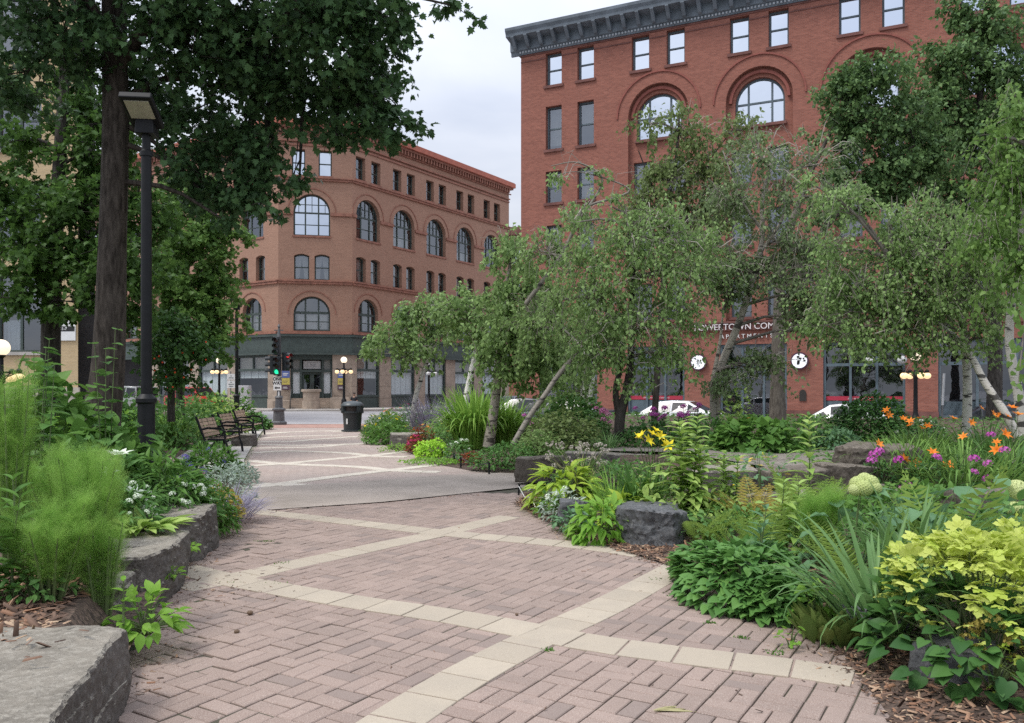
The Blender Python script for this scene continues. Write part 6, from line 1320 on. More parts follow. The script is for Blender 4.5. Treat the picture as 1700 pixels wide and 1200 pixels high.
def rock(name, label, top, z0, z1, m, group=None, batter=.06, cuts=3, rough=.02, cat='stone', tilt=(0, 0), seed=0, fine=.05):
    """an angular block from its top outline"""
    rs = random.Random(seed); c = sum((Vector((*p, 0)) for p in top), Vector())/len(top); bm = bmesh.new()
    for x, y in top:
        d = Vector((x-c.x, y-c.y, 0)); zt = z1+tilt[0]*(x-c.x)+tilt[1]*(y-c.y)
        bm.verts.new((x, y, zt+rs.uniform(-.03, .02))); bm.verts.new((x+d.x*batter*rs.uniform(.3, 1.5), y+d.y*batter*rs.uniform(.3, 1.5), z0+(zt-z0)*rs.uniform(.45, .65))); bm.verts.new((x+d.x*batter*.6, y+d.y*batter*.6, z0))
    bmesh.ops.convex_hull(bm, input=bm.verts[:]); bmesh.ops.delete(bm, geom=[v for v in bm.verts if not v.link_faces], context='VERTS')
    bmesh.ops.bevel(bm, geom=bm.edges[:], offset=.015, segments=1, affect='EDGES', profile=.5)
    bmesh.ops.triangulate(bm, faces=bm.faces[:])
    for _ in range(cuts):
        L = [e for e in bm.edges if e.calc_length() > fine]
        if L: bmesh.ops.subdivide_edges(bm, edges=L, cuts=1, use_grid_fill=False); bmesh.ops.triangulate(bm, faces=[f for f in bm.faces if len(f.verts) > 3])
    for v in bm.verts:
        p = v.co; k = noise.noise(p*2.3+Vector((seed, 0, 0)))*rough*1.5+noise.noise(p*6)*rough*.7-(abs(noise.noise(p*11+Vector((0, seed, 0))))**.7)*rough*.9+noise.noise(p*30)*rough*.3+(noise.cell(Vector((p.x*3+seed, p.y*3, p.z*14)))-.5)*rough*.28
        d = Vector((p.x-c.x, p.y-c.y, (p.z-(z0+z1)/2)*.8)); v.co += d.normalized()*k
    bm.normal_update()
    for f in bm.faces: f.material_index = 0 if f.normal.z > .62 else 1  # top faces keep the stone colour, the rest get the painted shade
    off = Vector((c.x, c.y, z0)); bmesh.ops.translate(bm, verts=bm.verts[:], vec=-off)
    me = bpy.data.meshes.new(name); bm.to_mesh(me); bm.free(); me.materials.append(m); me.materials.append(SHADE_SIDE.get(m.name, m)); me.shade_smooth(); me.set_sharp_from_angle(angle=rad(32))
    o = link(name, me); o.location = off; return tag(o, label, cat, group)
GS = 'stones edging the left bed'
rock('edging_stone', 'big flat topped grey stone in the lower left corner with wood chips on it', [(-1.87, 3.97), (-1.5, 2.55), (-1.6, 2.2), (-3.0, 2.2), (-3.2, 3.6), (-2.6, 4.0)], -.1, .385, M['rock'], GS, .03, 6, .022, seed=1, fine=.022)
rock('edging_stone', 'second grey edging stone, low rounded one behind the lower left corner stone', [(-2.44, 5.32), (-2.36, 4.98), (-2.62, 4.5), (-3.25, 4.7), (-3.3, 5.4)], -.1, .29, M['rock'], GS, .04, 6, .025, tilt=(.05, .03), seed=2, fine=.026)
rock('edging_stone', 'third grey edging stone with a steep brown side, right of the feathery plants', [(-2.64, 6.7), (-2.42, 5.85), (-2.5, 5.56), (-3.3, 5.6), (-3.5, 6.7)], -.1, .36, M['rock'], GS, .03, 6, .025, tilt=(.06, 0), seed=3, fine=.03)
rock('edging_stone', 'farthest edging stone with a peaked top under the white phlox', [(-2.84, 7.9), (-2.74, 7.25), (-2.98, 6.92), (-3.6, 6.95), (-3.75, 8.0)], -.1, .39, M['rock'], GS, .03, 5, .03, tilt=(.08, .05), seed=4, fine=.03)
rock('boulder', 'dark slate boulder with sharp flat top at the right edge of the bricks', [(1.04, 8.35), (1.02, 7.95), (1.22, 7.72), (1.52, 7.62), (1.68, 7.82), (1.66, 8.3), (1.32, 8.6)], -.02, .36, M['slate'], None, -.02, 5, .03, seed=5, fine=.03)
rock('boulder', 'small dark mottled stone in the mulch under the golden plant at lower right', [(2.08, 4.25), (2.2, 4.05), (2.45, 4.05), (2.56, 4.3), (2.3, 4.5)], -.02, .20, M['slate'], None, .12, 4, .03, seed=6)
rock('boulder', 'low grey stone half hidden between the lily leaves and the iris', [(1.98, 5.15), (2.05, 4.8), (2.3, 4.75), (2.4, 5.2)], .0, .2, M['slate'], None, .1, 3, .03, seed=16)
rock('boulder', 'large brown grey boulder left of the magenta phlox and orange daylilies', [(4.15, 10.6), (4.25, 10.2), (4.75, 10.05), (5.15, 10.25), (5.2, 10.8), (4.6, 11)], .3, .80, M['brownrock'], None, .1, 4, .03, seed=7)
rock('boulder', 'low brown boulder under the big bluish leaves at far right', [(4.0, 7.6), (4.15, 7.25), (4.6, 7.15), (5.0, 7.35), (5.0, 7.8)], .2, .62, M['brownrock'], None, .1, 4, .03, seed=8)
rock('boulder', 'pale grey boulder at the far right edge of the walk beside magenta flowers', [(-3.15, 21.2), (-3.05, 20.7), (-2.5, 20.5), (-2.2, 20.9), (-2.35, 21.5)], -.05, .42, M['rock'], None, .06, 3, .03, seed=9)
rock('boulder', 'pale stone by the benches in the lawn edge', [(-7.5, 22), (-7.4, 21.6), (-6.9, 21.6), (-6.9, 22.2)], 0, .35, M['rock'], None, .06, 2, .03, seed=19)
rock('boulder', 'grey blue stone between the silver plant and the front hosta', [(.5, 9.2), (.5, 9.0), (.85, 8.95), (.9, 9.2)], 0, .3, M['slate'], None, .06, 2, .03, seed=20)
GT = 'stone slabs of the terrace'
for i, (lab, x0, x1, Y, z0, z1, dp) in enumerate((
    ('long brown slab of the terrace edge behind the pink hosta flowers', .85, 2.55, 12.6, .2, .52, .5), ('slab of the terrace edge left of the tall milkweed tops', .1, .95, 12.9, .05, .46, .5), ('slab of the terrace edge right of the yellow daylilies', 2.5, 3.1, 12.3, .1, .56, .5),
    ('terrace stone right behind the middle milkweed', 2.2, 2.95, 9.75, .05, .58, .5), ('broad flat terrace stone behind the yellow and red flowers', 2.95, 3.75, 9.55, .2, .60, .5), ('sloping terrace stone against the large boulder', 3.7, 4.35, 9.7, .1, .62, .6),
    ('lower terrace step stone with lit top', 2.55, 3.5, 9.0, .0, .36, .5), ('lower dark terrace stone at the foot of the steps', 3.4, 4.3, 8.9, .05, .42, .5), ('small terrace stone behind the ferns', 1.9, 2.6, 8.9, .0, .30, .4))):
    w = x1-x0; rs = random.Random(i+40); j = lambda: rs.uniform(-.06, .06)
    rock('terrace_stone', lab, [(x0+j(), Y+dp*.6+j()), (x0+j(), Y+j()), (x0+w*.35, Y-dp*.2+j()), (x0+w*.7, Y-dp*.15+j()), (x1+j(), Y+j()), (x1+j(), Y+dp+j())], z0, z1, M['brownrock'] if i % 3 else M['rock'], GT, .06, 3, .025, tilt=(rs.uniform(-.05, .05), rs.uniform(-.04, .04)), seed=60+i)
polysheet('terrace_path', [(1.5, 13.0), (2.6, 12.7), (3.2, 10.2), (5.0, 9.95), (7, 11), (6.6, 12.6), (3.4, 13.6), (1.6, 14)], .545, mat('path_gravel', (.25, .22, .19), .95, .35, 3, .4, 60))

# ================================================================ PLANTS OF THE RIGHT BED, front to back
bush('golden_bleeding_heart', 'bright golden lobed leaf plant filling the lower right edge', (1635, 4.35, 880, 330), 'gold', 'gold', 560, .105, 'plant', None, True, droop=.05, inner=.8, up=1.05, jit=.42, nst=40, dy=.5, low=.75)
bush('golden_bleeding_heart', 'golden leafed spray higher up at the right edge behind the big golden plant', (1700, 4.9, 850, 130), 'gold', 'gold', 200, .10, 'plant', None, True, droop=.05, inner=.6, up=1.2, jit=.3, nst=20)
bush('heart_leaf_plant', 'dark round heart leafed plant beneath the golden plant above the small dark stone', (1590, 4.3, 965, 270), 'heart', 'dark', 360, .085, 'plant', None, True, droop=.3, inner=.8, up=.8, jit=.35, nst=24, dy=.62)
bush('columbine', 'dried brown seed heads on a thin spray at the lower right edge', (1650, 3.95, 1045, 110), 'gold', 'goldgreen', 26, .045, 'plant', None, True, droop=.0, inner=.4, nst=20, flowers=[('umbel', 'rust', 22, .045, .1)])
strap('iris', 'clump of arching grey green iris blades left of the golden plant', (1462, 4.85, 872, 250), BL, 'iris', 110, 1.25, 'plant', None, True, .7, (-.14, 0), base_r=.18)
strap('iris', 'taller iris blades behind the front clump, below the fern', (1515, 5.6, 835, 190), BL, 'iris', 100, 1.2, 'plant', None, True, .4, (0, 0), base_r=.25)
b_, h_, w_ = place(1380, 4.95, 985, 120); r_ = thing('lily_of_the_valley', 'clump of upright pointed olive bronze leaves in front of the iris', 'plant', b_); n_ = 85
a_ = RNG.random(n_)*6.283; o_ = np.stack([np.cos(a_), np.sin(a_), 0*a_], 1); leafobjs('leaf', 'lily', A(b_)+o_*(RNG.random((n_, 1))**.5)*.19, A([0, 0, .9])+o_*(.15+.9*RNG.random((n_, 1)))+rnd(n_, .12), -o_+A([0, 0, .2])+rnd(n_, .3), .19*(.75+.5*RNG.random(n_)), LM['bronze'], r_)
bush('lime_vine', 'bright lime heart leaves climbing over the bronze lily leaves', (1352, 5.15, 968, 75), 'ivy', 'weed', 34, .07, 'plant', None, True, inner=.7, nst=8)
bush('ground_cover', 'spreading mound of small dark green heart leaves along the brick edge', (1232, 6.05, 905, 215), 'heart', 'ivy', 1500, .075, 'plant', None, True, droop=.25, inner=.82, up=.9, jit=.3, nst=50, dy=.75)
bush('ground_cover', 'low front skirt of dark green heart leaves touching the bricks below the mound', (1290, 5.45, 952, 130), 'heart', 'ivy', 480, .072, 'plant', None, True, droop=.25, inner=.82, up=.9, jit=.3, nst=30, dy=.3)
stalks('phlox', 'pale leafed stem standing out of the heart leaf mound', (1268, 6.0, 845, 70), 'lance', 'blueleaf', 2, 9, .17, obj=True, spread=.3)
stalks('milkweed', 'broad leafed milkweed stem left of the lime hydrangea', (1318, 7.0, 800, 90), 'lance2', 'milk', 3, 10, .2, obj=True, spread=.4)
feathery('fennel', 'soft round ball of hair fine green fennel', (1362, 6.6, 818, 95), 900, .16, 'feather', 12)
fronds('fern', 'yellow green fern left of the fennel', (1225, 7.3, 835, 80), 'fern', 'fern', 9)
fronds('fern', 'fern with curling fronds right of the fennel', (1432, 5.9, 835, 110), 'fern', 'fern', 9, tilt=.9)
fronds('fern', 'bright upright fern fronds in the middle of the right bed', (1270, 6.9, 820, 80), 'fern2', 'fern', 8, tilt=.5)
fronds('fern', 'tan and rust tinged fern before the terrace stones', (1255, 8.2, 795, 110), 'fern', 'rust', 10)
fronds('fern', 'fern beside the right end of the dark boulder', (1165, 7.8, 830, 70), 'fern', 'fern', 9)
fronds('fern', 'large fern before the terrace stones, right of the middle milkweed', (1338, 8.0, 770, 70), 'fern', 'fern', 7, tilt=.5)
fronds('sumac', 'upright serrated yellow green frond plant right of the hydrangea', (1572, 5.9, 775, 130), 'fern2', 'fern', 7, tilt=.7)
hy = bush('hydrangea', 'hydrangea with one large lime cream flower head and broad leaves', (1415, 6.2, 800, 170), 'big', 'blueleaf', 34, .17, 'shrub', None, True, droop=.35, inner=.7, up=.9, jit=.25, nst=16)
leafobjs('flower', 'hydrangea', A([list(at(1434, 810, 6.0)), list(at(1445, 801, 6.05)), list(at(1424, 803, 6.05)), list(at(1435, 795, 6.08)), list(at(1452, 810, 6.02)), list(at(1419, 813, 6.0))]), np.tile(A([0, 1., 0]), (6, 1))+rnd(6, .3), A([0, -.2, 1.])+rnd(6, .3), A([.13, .12, .12, .10, .10, .09]), LM['f_lime'], hy)
bush('big_leaf_plant', 'sprawling plant with large drooping blue green leaves at right, mid bed', (1600, 6.4, 805, 300), 'big', 'blueleaf', 70, .19, 'plant', None, True, droop=.3, inner=.7, up=1., jit=.25, nst=22)
bush('hydrangea', 'second lime cream flower head at the right edge among blue green leaves', (1690, 6.3, 800, 60), 'big', 'blueleaf', 10, .18, 'shrub', None, True, droop=.3, inner=.7, nst=6, flowers=[('hydrangea', 'f_lime', 4, .13, .05)])
bush('understory', 'loose mixed green foliage low between the irises and the large leaves', (1520, 6.9, 850, 420), 'oval', 'mid', 700, .085, inner=.4, nst=40, dy=.7)
bush('understory', 'loose mixed green foliage low between the fern and the boulder', (1230, 8.0, 850, 260), 'oval', 'mid', 500, .075, inner=.4, nst=40, dy=.6)
stalks('milkweed', 'big yellowing milkweed beside the yellow daylilies, tallest of the right bed', (1140, 8.6, 695, 110), 'lance2', 'milk', 4, 19, .28, obj=True, spread=.55)
bush('milkweed', 'leafy lower growth of the big milkweed with pale yellow oval leaves', (1115, 8.5, 765, 140), 'oval', 'milk', 170, .125, obj=True, inner=.5, nst=16)
stalks('milkweed', 'green milkweed in front of the terrace, second from the daylilies', (1208, 8.8, 752, 80), 'lance2', 'milk', 3, 15, .2, obj=True, spread=.5)
stalks('milkweed', 'single lit milkweed stem before the terrace path', (1343, 8.7, 695, 80), 'lance2', 'milk', 1, 16, .23, obj=True)
stalks('milkweed', 'small milkweed at the foot of the big yellowing one', (1072, 8.7, 770, 60), 'lance2', 'milk', 2, 9, .15, obj=True, spread=.5)
strap('daylily', 'yellow daylily clump with open trumpet flowers', (1085, 9.2, 760, 150), BL, 'strapdk', 60, 1.1, 'flower', None, True, .5, flowers=[('daylily', 'f_yellow', [at(x, y, 9.0) for x, y in ((1058, 727), (1075, 733), (1088, 716), (1096, 725), (1102, 738), (1082, 722), (1112, 742), (1066, 724))], .07)])
strap('iris', 'narrow upright iris blades left of the big milkweed', (1055, 8.9, 760, 70), BLW, 'strapdk', 30, 1.1, 'plant', None, True, .2)
bush('hosta', 'yellow green hosta at the mulch point with faded flower stalks', (935, 10.3, 772, 110), 'lance2', 'goldgreen', 230, .21, 'hosta', None, True, droop=.2, inner=.75, up=1., jit=.25, nst=24, dy=.5)
strap('hosta_stalks', 'thicket of thin pinkish hosta flower stalks above the yellow green hosta', (962, 10.6, 735, 130), BLN, 'straw', 46, 1., 'flower', None, False, .25, flowers=[('umbel', 'f_plume', [at(random.uniform(905, 1010), random.uniform(735, 775), random.uniform(10.2, 10.8)) for _ in range(46)], .06)])
bush('hosta', 'glossy light green hosta against the left side of the dark boulder', (1000, 8.2, 835, 95), 'lance2', 'weed', 240, .15, 'hosta', None, True, droop=.3, inner=.8, up=.9, jit=.25, nst=24, dy=.3)
bush('hosta', 'light green hosta behind the dark boulder', (1045, 8.8, 820, 90), 'lance2', 'goldgreen', 150, .16, 'hosta', None, True, droop=.2, inner=.75, nst=16)
bush('dusty_miller', 'silver grey plant with small cream flowers at the mulch point', (935, 9.4, 812, 70), 'lance', 'silver', 170, .08, 'plant', None, False, inner=.5, nst=16, flowers=[('umbel', 'f_white', 14, .05, .05)])
bush('low_plant', 'low dark green plant left of the silver plant', (912, 9.7, 818, 50), 'oval', 'green', 160, .06, inner=.5)
bush('low_plant', 'low dull green plant in front of the silver plant by the mulch', (950, 8.7, 850, 70), 'oval', 'blueleaf', 170, .07, inner=.5)
strap('grass_clump', 'thin upright grass behind the glossy hosta', (1020, 9.4, 770, 110), BLN, 'grass', 120, 1., 'grass', None, False, .3, base_r=.2)
bush('understory', 'loose mid green foliage between the hostas and the long terrace slab', (1010, 11.2, 762, 210), 'oval', 'mid', 900, .09, inner=.4, nst=40, dy=.8)
bush('understory', 'mixed light foliage in front of the lower terrace stones', (1180, 8.5, 815, 200), 'oval', 'milk', 500, .075, inner=.4, nst=40, dy=.5)
bush('understory', 'mixed foliage right of the big hydrangea flower, in front of the daylilies', (1520, 8.0, 800, 260), 'oval', 'green', 900, .09, inner=.4, nst=40, dy=.7)
bush('understory', 'dense green foliage at the right edge behind the golden plant', (1660, 6.0, 830, 220), 'oval', 'mid', 700, .09, inner=.4, nst=40, dy=.6)
bush('coleus', 'red and yellow flowered plant spilling over the terrace stones', (1262, 9.2, 752, 110), 'oval', 'blueleaf', 120, .08, inner=.5, flowers=[('daisy', 'rust', 26, .07, .02), ('daisy', 'f_yellow', 12, .06, .05)])
# behind the terrace: daylilies, phlox, shrubs
for i, (lab, px, Y, top, w, fl) in enumerate((
    ('wide bed of orange daylilies at right beneath the pale birch stem', 1600, 9.6, 712, 230, ((1548, 752), (1500, 763), (1655, 748), (1575, 775), (1600, 726))), ('orange daylilies against the right edge', 1680, 9.9, 705, 150, ((1690, 690), (1668, 722), (1680, 678), (1655, 735))),
    ('orange daylilies right of the large boulder', 1500, 10.4, 708, 160, ((1458, 738), (1497, 766), (1520, 770), (1530, 712), (1512, 700))), ('row of tall orange daylilies in front of the dark car', 1640, 11.8, 690, 170, ((1582, 696), (1628, 678), (1648, 688), (1660, 690), (1672, 692), (1500, 696), (1612, 702))),
    ('orange daylilies beside the round dark shrub', 1535, 12.2, 692, 120, ((1472, 682), (1512, 707), (1525, 695), (1540, 708), (1476, 690))))):
    strap('daylily', lab, (px, Y, top, w), BL, 'strap' if i % 2 == 0 else 'strapdk', 300, 1.0, 'flower', 'orange daylily clumps', i < 2, .75, base_r=w*Y/F*.42, flowers=[('daylily', 'f_orange', [at(x, y, Y-.25) for x, y in fl], .064)], smin=.5)
for lab, px, Y, top, w, fl in (('magenta phlox in front of the large boulder', 1462, 9.7, 752, 70, ((1452, 755), (1447, 765), (1492, 764), (1460, 749), (1506, 806), (1494, 815))), ('magenta phlox in the middle of the daylilies', 1560, 9.3, 745, 120, ((1555, 760), (1617, 762), (1640, 770), (1617, 784), (1645, 722), (1668, 748), (1640, 795)))):
    b, h, w2 = place(px, Y, top, w); r = bush('phlox', lab, (px, Y, top+10, w), 'lance', 'dark', 260, .085, 'flower', None, False, nst=20); pts = [at(x, y, Y-.3) for x, y in fl]; m_ = len(pts)
    leafobjs('flower', 'phlox', A([list(p) for p in pts]), np.tile(A([0., 1, 0]), (m_, 1)), A([0, -.35, 1.])+rnd(m_, .2), .11*(.8+.4*RNG.random(m_)), LM['f_magenta'], r); mb = MB(); stems(mb, b, pts); mb.build('stems', M['stem'], r, 'stuff')
bush('round_shrub', 'dense round dark green shrub before the red brick pier at right', (1448, 15.5, 652, 132), 'birch', 'dark', 4200, .075, 'shrub', None, False, inner=.55, up=.6, nst=60)
bush('round_shrub', 'looser dark shrub foot spreading right of the round shrub', (1530, 14.5, 700, 90), 'birch', 'dark', 900, .07, 'shrub', None, False, inner=.5, nst=30, flowers=[('umbel', 'f_white', 14, .06, .05)])
bush('leafy_shrub', 'mound of broad mid green leaves behind the terrace path', (1252, 13.2, 695, 160), 'heart', 'green', 620, .14, 'shrub', None, False, droop=.3, inner=.6, nst=40, flowers=[('daisy', 'f_red', 1, .12, .1)])
bush('leafy_shrub', 'mixed green shrub under the half bare birch', (1175, 14.2, 690, 110), 'oval', 'mid', 700, .10, 'shrub', None, False, inner=.4, nst=40)
bush('leafy_shrub', 'tall thin yellowish shrub under the half bare birch right of its trunk', (1222, 14.6, 640, 60), 'oval', 'milk', 260, .10, 'shrub', None, False, inner=.3, nst=30)
bush('leafy_shrub', 'mid green shrub between the broad leaf mound and the round shrub', (1345, 13.9, 690, 110), 'oval', 'mid', 620, .10, 'shrub', None, False, inner=.45, nst=30)
bush('leafy_shrub', 'grey green shrub left of the round dark shrub along the path', (1392, 13.4, 712, 80), 'oval', 'blueleaf', 420, .085, 'shrub', None, False, inner=.5, nst=20)
for lab, px, Y, top, w, fm, fn in (('magenta phlox clump in front of the left white car', 1095, 15.0, 678, 130, 'f_magenta', 16), ('pink phlox clump beside the twin dark trunks', 1002, 15.0, 678, 70, 'f_pink', 11), ('small magenta phlox behind the leaning birch', 880, 17.5, 690, 40, 'f_magenta', 4), ('deep magenta phlox right of the dark trunks', 1135, 15.6, 672, 70, 'f_magenta', 9)):
    stalks('phlox', lab, (px, Y, top, w), 'lance', 'dark', fn, 11, .14, 'flower', 'phlox behind the terrace', flowers=('phlox', fm, .11), spread=.9)
strap('daylily_leaves', 'fountain of arching strap leaves between the phlox clumps', (1010, 13.7, 708, 120), BL, 'iris', 90, 1.1, 'plant', None, False, .8, base_r=.2)
bush('leafy_shrub', 'dark shrub under the dense round crowned birch', (1075, 14.2, 700, 160), 'birch', 'dark', 1300, .09, 'shrub', None, False, inner=.4, nst=40)
bush('leafy_shrub', 'olive green shrub under the leaning birch trunk', (935, 16.5, 678, 150), 'birch', 'olive', 1800, .095, 'shrub', None, False, inner=.4, nst=40)
bush('leafy_shrub', 'pale green low shrub beside the leaning trunk foot', (895, 15.6, 715, 90), 'birch', 'birch', 900, .08, 'shrub', None, False, inner=.45, nst=20)
bush('leafy_shrub', 'bushy green shrub with white birch stems rising from it', (955, 19.0, 650, 110), 'birch', 'mid', 1500, .12, 'shrub', None, False, inner=.4, nst=40)
bush('ground_cover', 'lime low leaves on the long terrace slab', (945, 13.4, 745, 110), 'oval', 'green', 420, .085, inner=.5)
# middle bed along the walk
bush('ground_cover', 'dark green spreading ground cover at the right side of the cross path', (845, 15.3, 738, 130), 'oval', 'ivy', 1500, .065, 'plant', None, False, droop=.2, inner=.6, nst=40, dy=.5)
strap('fountain_grass', 'tall arching green grass clump between two birch stems', (788, 19.4, 655, 72), BL, 'grass', 620, 1.15, 'grass', None, False, .3, base_r=.5, smin=.6)
strap('fountain_grass', 'second tall grass clump right of the scarred birch stem', (842, 19.6, 668, 60), BL, 'grass', 420, 1.1, 'grass', None, False, .3, base_r=.45, smin=.6)
bush('lime_plant', 'bright lime mound at the walk edge', (716, 18.2, 730, 62), 'birch', 'lime', 900, .07, 'plant', None, False, inner=.5)
bush('coleus', 'magenta flowered low plant beside the pale boulder', (690, 19.4, 724, 36), 'oval', 'redleaf', 260, .07, 'flower', None, False, inner=.5, flowers=[('phlox', 'f_hot', 16, .07, .05)])
bush('coleus', 'dark red leafed plant behind the magenta flowers', (702, 20.6, 708, 50), 'oval', 'redleaf', 300, .08, 'plant', None, False, inner=.4, flowers=[('daisy', 'f_orange', 10, .09, .15)])
bush('begonia', 'low red leafed plant by the black edging wire', (782, 16.3, 752, 36), 'oval', 'redleaf', 260, .06, 'plant', None, False, inner=.5, flowers=[('daisy', 'f_red', 8, .06, .05)])
bush('begonia', 'white flowered low plant left of the dark ground cover', (762, 17.2, 730, 50), 'oval', 'mid', 360, .07, 'plant', None, False, inner=.5, flowers=[('umbel', 'f_white', 12, .07, .05)])
bush('marigold', 'yellow and orange flowers behind the lime mound', (722, 20.8, 700, 70), 'lance', 'mid', 420, .10, 'flower', None, False, inner=.4, flowers=[('daisy', 'f_yellow', 12, .11, .02), ('daisy', 'rust', 14, .09, -.05)])
bush('coneflower_bush', 'round green bush dotted with yellow flowers beside the litter bin', (640, 25.5, 682, 84), 'lance', 'green', 1500, .12, 'flower', None, False, inner=.5, flowers=[('daisy', 'f_yellow', 30, .13, .05)])
bush('coneflower_bush', 'low green skirt of the yellow flowered bush over the walk edge', (645, 23.0, 702, 80), 'birch', 'green', 800, .10, 'plant', None, False, inner=.5)
strap('russian_sage', 'hazy lavender flower spikes behind the white birch stem', (715, 27, 655, 110), BLN, 'f_lav', 240, 1.1, 'flower', None, False, .45, base_r=.9, smin=.7)
bush('plume_flowers', 'tan and rose plume flowers around the white birch stem', (745, 23.4, 690, 70), 'lance', 'mid', 600, .12, 'flower', None, False, inner=.4, flowers=[('umbel', 'f_plume', 40, .10, .05), ('umbel', 'f_white', 4, .12, .1)])
bush('plume_flowers', 'red and orange flowers at the street end of the middle bed', (665, 30, 672, 90), 'lance', 'mid', 500, .14, 'flower', None, False, inner=.4, flowers=[('daisy', 'f_orange', 10, .16, .1), ('daisy', 'f_hot', 12, .14, .05)])
bush('leafy_shrub', 'green filler shrub behind the grass clumps', (800, 22.5, 690, 180), 'birch', 'mid', 1500, .12, 'shrub', None, False, inner=.4)
bush('leafy_shrub', 'green filler shrub at the street edge behind the sage', (700, 30, 684, 150), 'birch', 'mid', 900, .13, 'shrub', None, False, inner=.4)
bush('verge_grass', 'weedy green verge between walk and lime mound', (722, 16.7, 765, 110), 'birch', 'weed', 700, .05, 'grass', None, False, inner=.5, dy=.5)
bush('verge_grass', 'weedy green verge by the pale boulder', (660, 20, 738, 60), 'birch', 'weed', 300, .05, 'grass', None, False, inner=.5, dy=.4)
# low edging stakes with cord
ed = thing('edging_wire', 'low black stakes with a cord round the mulch point', 'edging', gp(860, 830)); mb = MB()
stk = [gp(x, y) for x, y in ((893, 818), (861, 822), (882, 842), (897, 858), (926, 866))]
for q in stk: MB().tube([q, q+Vector((.01, 0, .16))], .014, 6).build('stake', M['black'], ed)
for a, b in zip(stk, stk[1:]): mb.tube([a+Vector((0, 0, .13)), a.lerp(b, .5)+Vector((0, 0, .05)), b+Vector((0, 0, .13))], .006, 5); 
mb.build('cord', M['curtain'], ed)
ed = thing('edging_wire', 'low black stakes with a dark wire before the dark ground cover', 'edging', gp(790, 780)); mb = MB()
stk = [gp(x, y) for x, y in ((734, 762), (754, 770), (765, 777), (812, 788))]
for q in stk: MB().tube([q, q+Vector((0, 0, .22))], .018, 6).build('stake', M['black'], ed)
for a, b in zip(stk, stk[1:]): mb.tube([a+Vector((0, 0, .2)), a.lerp(b, .5)+Vector((0, 0, .12)), b+Vector((0, 0, .2))], .008, 5)
mb.build('wire', M['black2'], ed)

# ================================================================ PLANTS OF THE LEFT BED
for i, (lab, px, Y, top, w, n, s) in enumerate((
    ('feathery cosmos foliage in the middle of the left bed above the stones', 140, 5.0, 755, 130, 2300, .13), ('feathery cosmos foliage low in front above the wood chips', 85, 4.6, 830, 150, 2000, .125), ('tall feathery plant rising at the left edge', 18, 5.2, 620, 70, 1700, .13), ('feathery cosmos foliage behind, left of the lamp post', 100, 5.9, 740, 150, 1900, .13), ('feathery sprays leaning over the second edging stone', 172, 4.8, 862, 80, 1000, .11))):
    feathery('cosmos', lab, (px, Y, top, w), n, s, 'feather', 22, 'feathery cosmos plants')
stalks('broadleaf_plant', 'broad leafed plant in the lower left edge', (10, 4.5, 800, 120), 'lance', 'green', 4, 8, .22, obj=True, spread=.8)
bush('low_weeds', 'small leafed weeds on the wood chips at lower left', (55, 4.6, 905, 120), 'oval', 'mid', 260, .05, 'plant', None, True, inner=.4)
strap('grass_clump', 'arching dark grass left of the white lily flowers', (120, 7.0, 755, 190), BL, 'strapdk', 110, 1.2, 'grass', None, False, .8, base_r=.35)
stalks('tall_vine', 'tall leafy shoots with big heart leaves in front of the maple trunk', (178, 8.2, 545, 110), 'heart', 'mid', 3, 12, .16, 'vine', obj=True, spread=.5, wh=1, el=.1)
stalks('tall_vine', 'tall leafy shoots with big heart leaves at the left, before the cream wall', (55, 7.4, 560, 120), 'heart', 'mid', 4, 12, .17, 'vine', obj=True, spread=.8, wh=1, el=.1)
bush('leafy_shrub', 'dark broad leaf shrub left of the maple trunk', (90, 9.5, 600, 200), 'heart', 'green', 620, .17, 'shrub', None, False, droop=.35, inner=.4, nst=40)
bush('leafy_shrub', 'broad leaf shrub around the foot of the maple trunk', (190, 8.4, 690, 180), 'heart', 'green', 520, .15, 'shrub', None, False, droop=.35, inner=.4, nst=40)
bush('leafy_shrub', 'dark green shrub behind the white lilies', (150, 7.8, 725, 200), 'oval', 'mid', 620, .12, 'shrub', None, False, inner=.5, nst=30)
bush('white_lily', 'white and pink lily blooms left of the lamp post foot', (190, 7.0, 752, 70), 'lance', 'mid', 120, .13, 'flower', None, True, inner=.4, flowers=[('daylily', 'f_white', 5, .08, .05), ('daylily', 'f_rose', 2, .06, -.1)])
bush('leafy_shrub', 'leafy plants round the foot of the near lamp post', (262, 8.0, 760, 160), 'lance', 'green', 620, .15, 'plant', None, False, inner=.5, nst=40)
bush('white_phlox', 'white phlox mound spilling over the farthest edging stone', (285, 7.9, 792, 150), 'lance', 'mid', 700, .10, 'flower', None, False, inner=.6, droop=.25, nst=40, flowers=[('phlox', 'f_white', 26, .055, .03)])
bush('white_phlox', 'small white phlox heads in front of the leafy tongue plant', (222, 6.9, 805, 90), 'lance', 'mid', 260, .10, 'flower', None, False, inner=.5, flowers=[('phlox', 'f_white', 14, .05, .05)])
bush('leafy_shrub', 'dense green foliage hanging over the right face of the farthest stone', (345, 8.4, 800, 90), 'lance', 'green', 700, .10, 'plant', None, False, inner=.5, droop=.4)
bush('rust_leaf_plant', 'green and rust leafed plant next to the catmint', (368, 8.9, 810, 70), 'oval', 'rust', 420, .055, 'plant', None, False, inner=.5)
strap('catmint', 'grey lavender catmint leaning onto the bricks', (382, 9.3, 795, 70), BLN, 'f_lav', 260, 1.0, 'flower', None, False, .8, (.3, 0), base_r=.25)
bush('catmint', 'silvery green catmint mound before the nearest bench', (368, 10.6, 770, 110), 'lance', 'silver', 800, .075, 'plant', None, False, inner=.5)
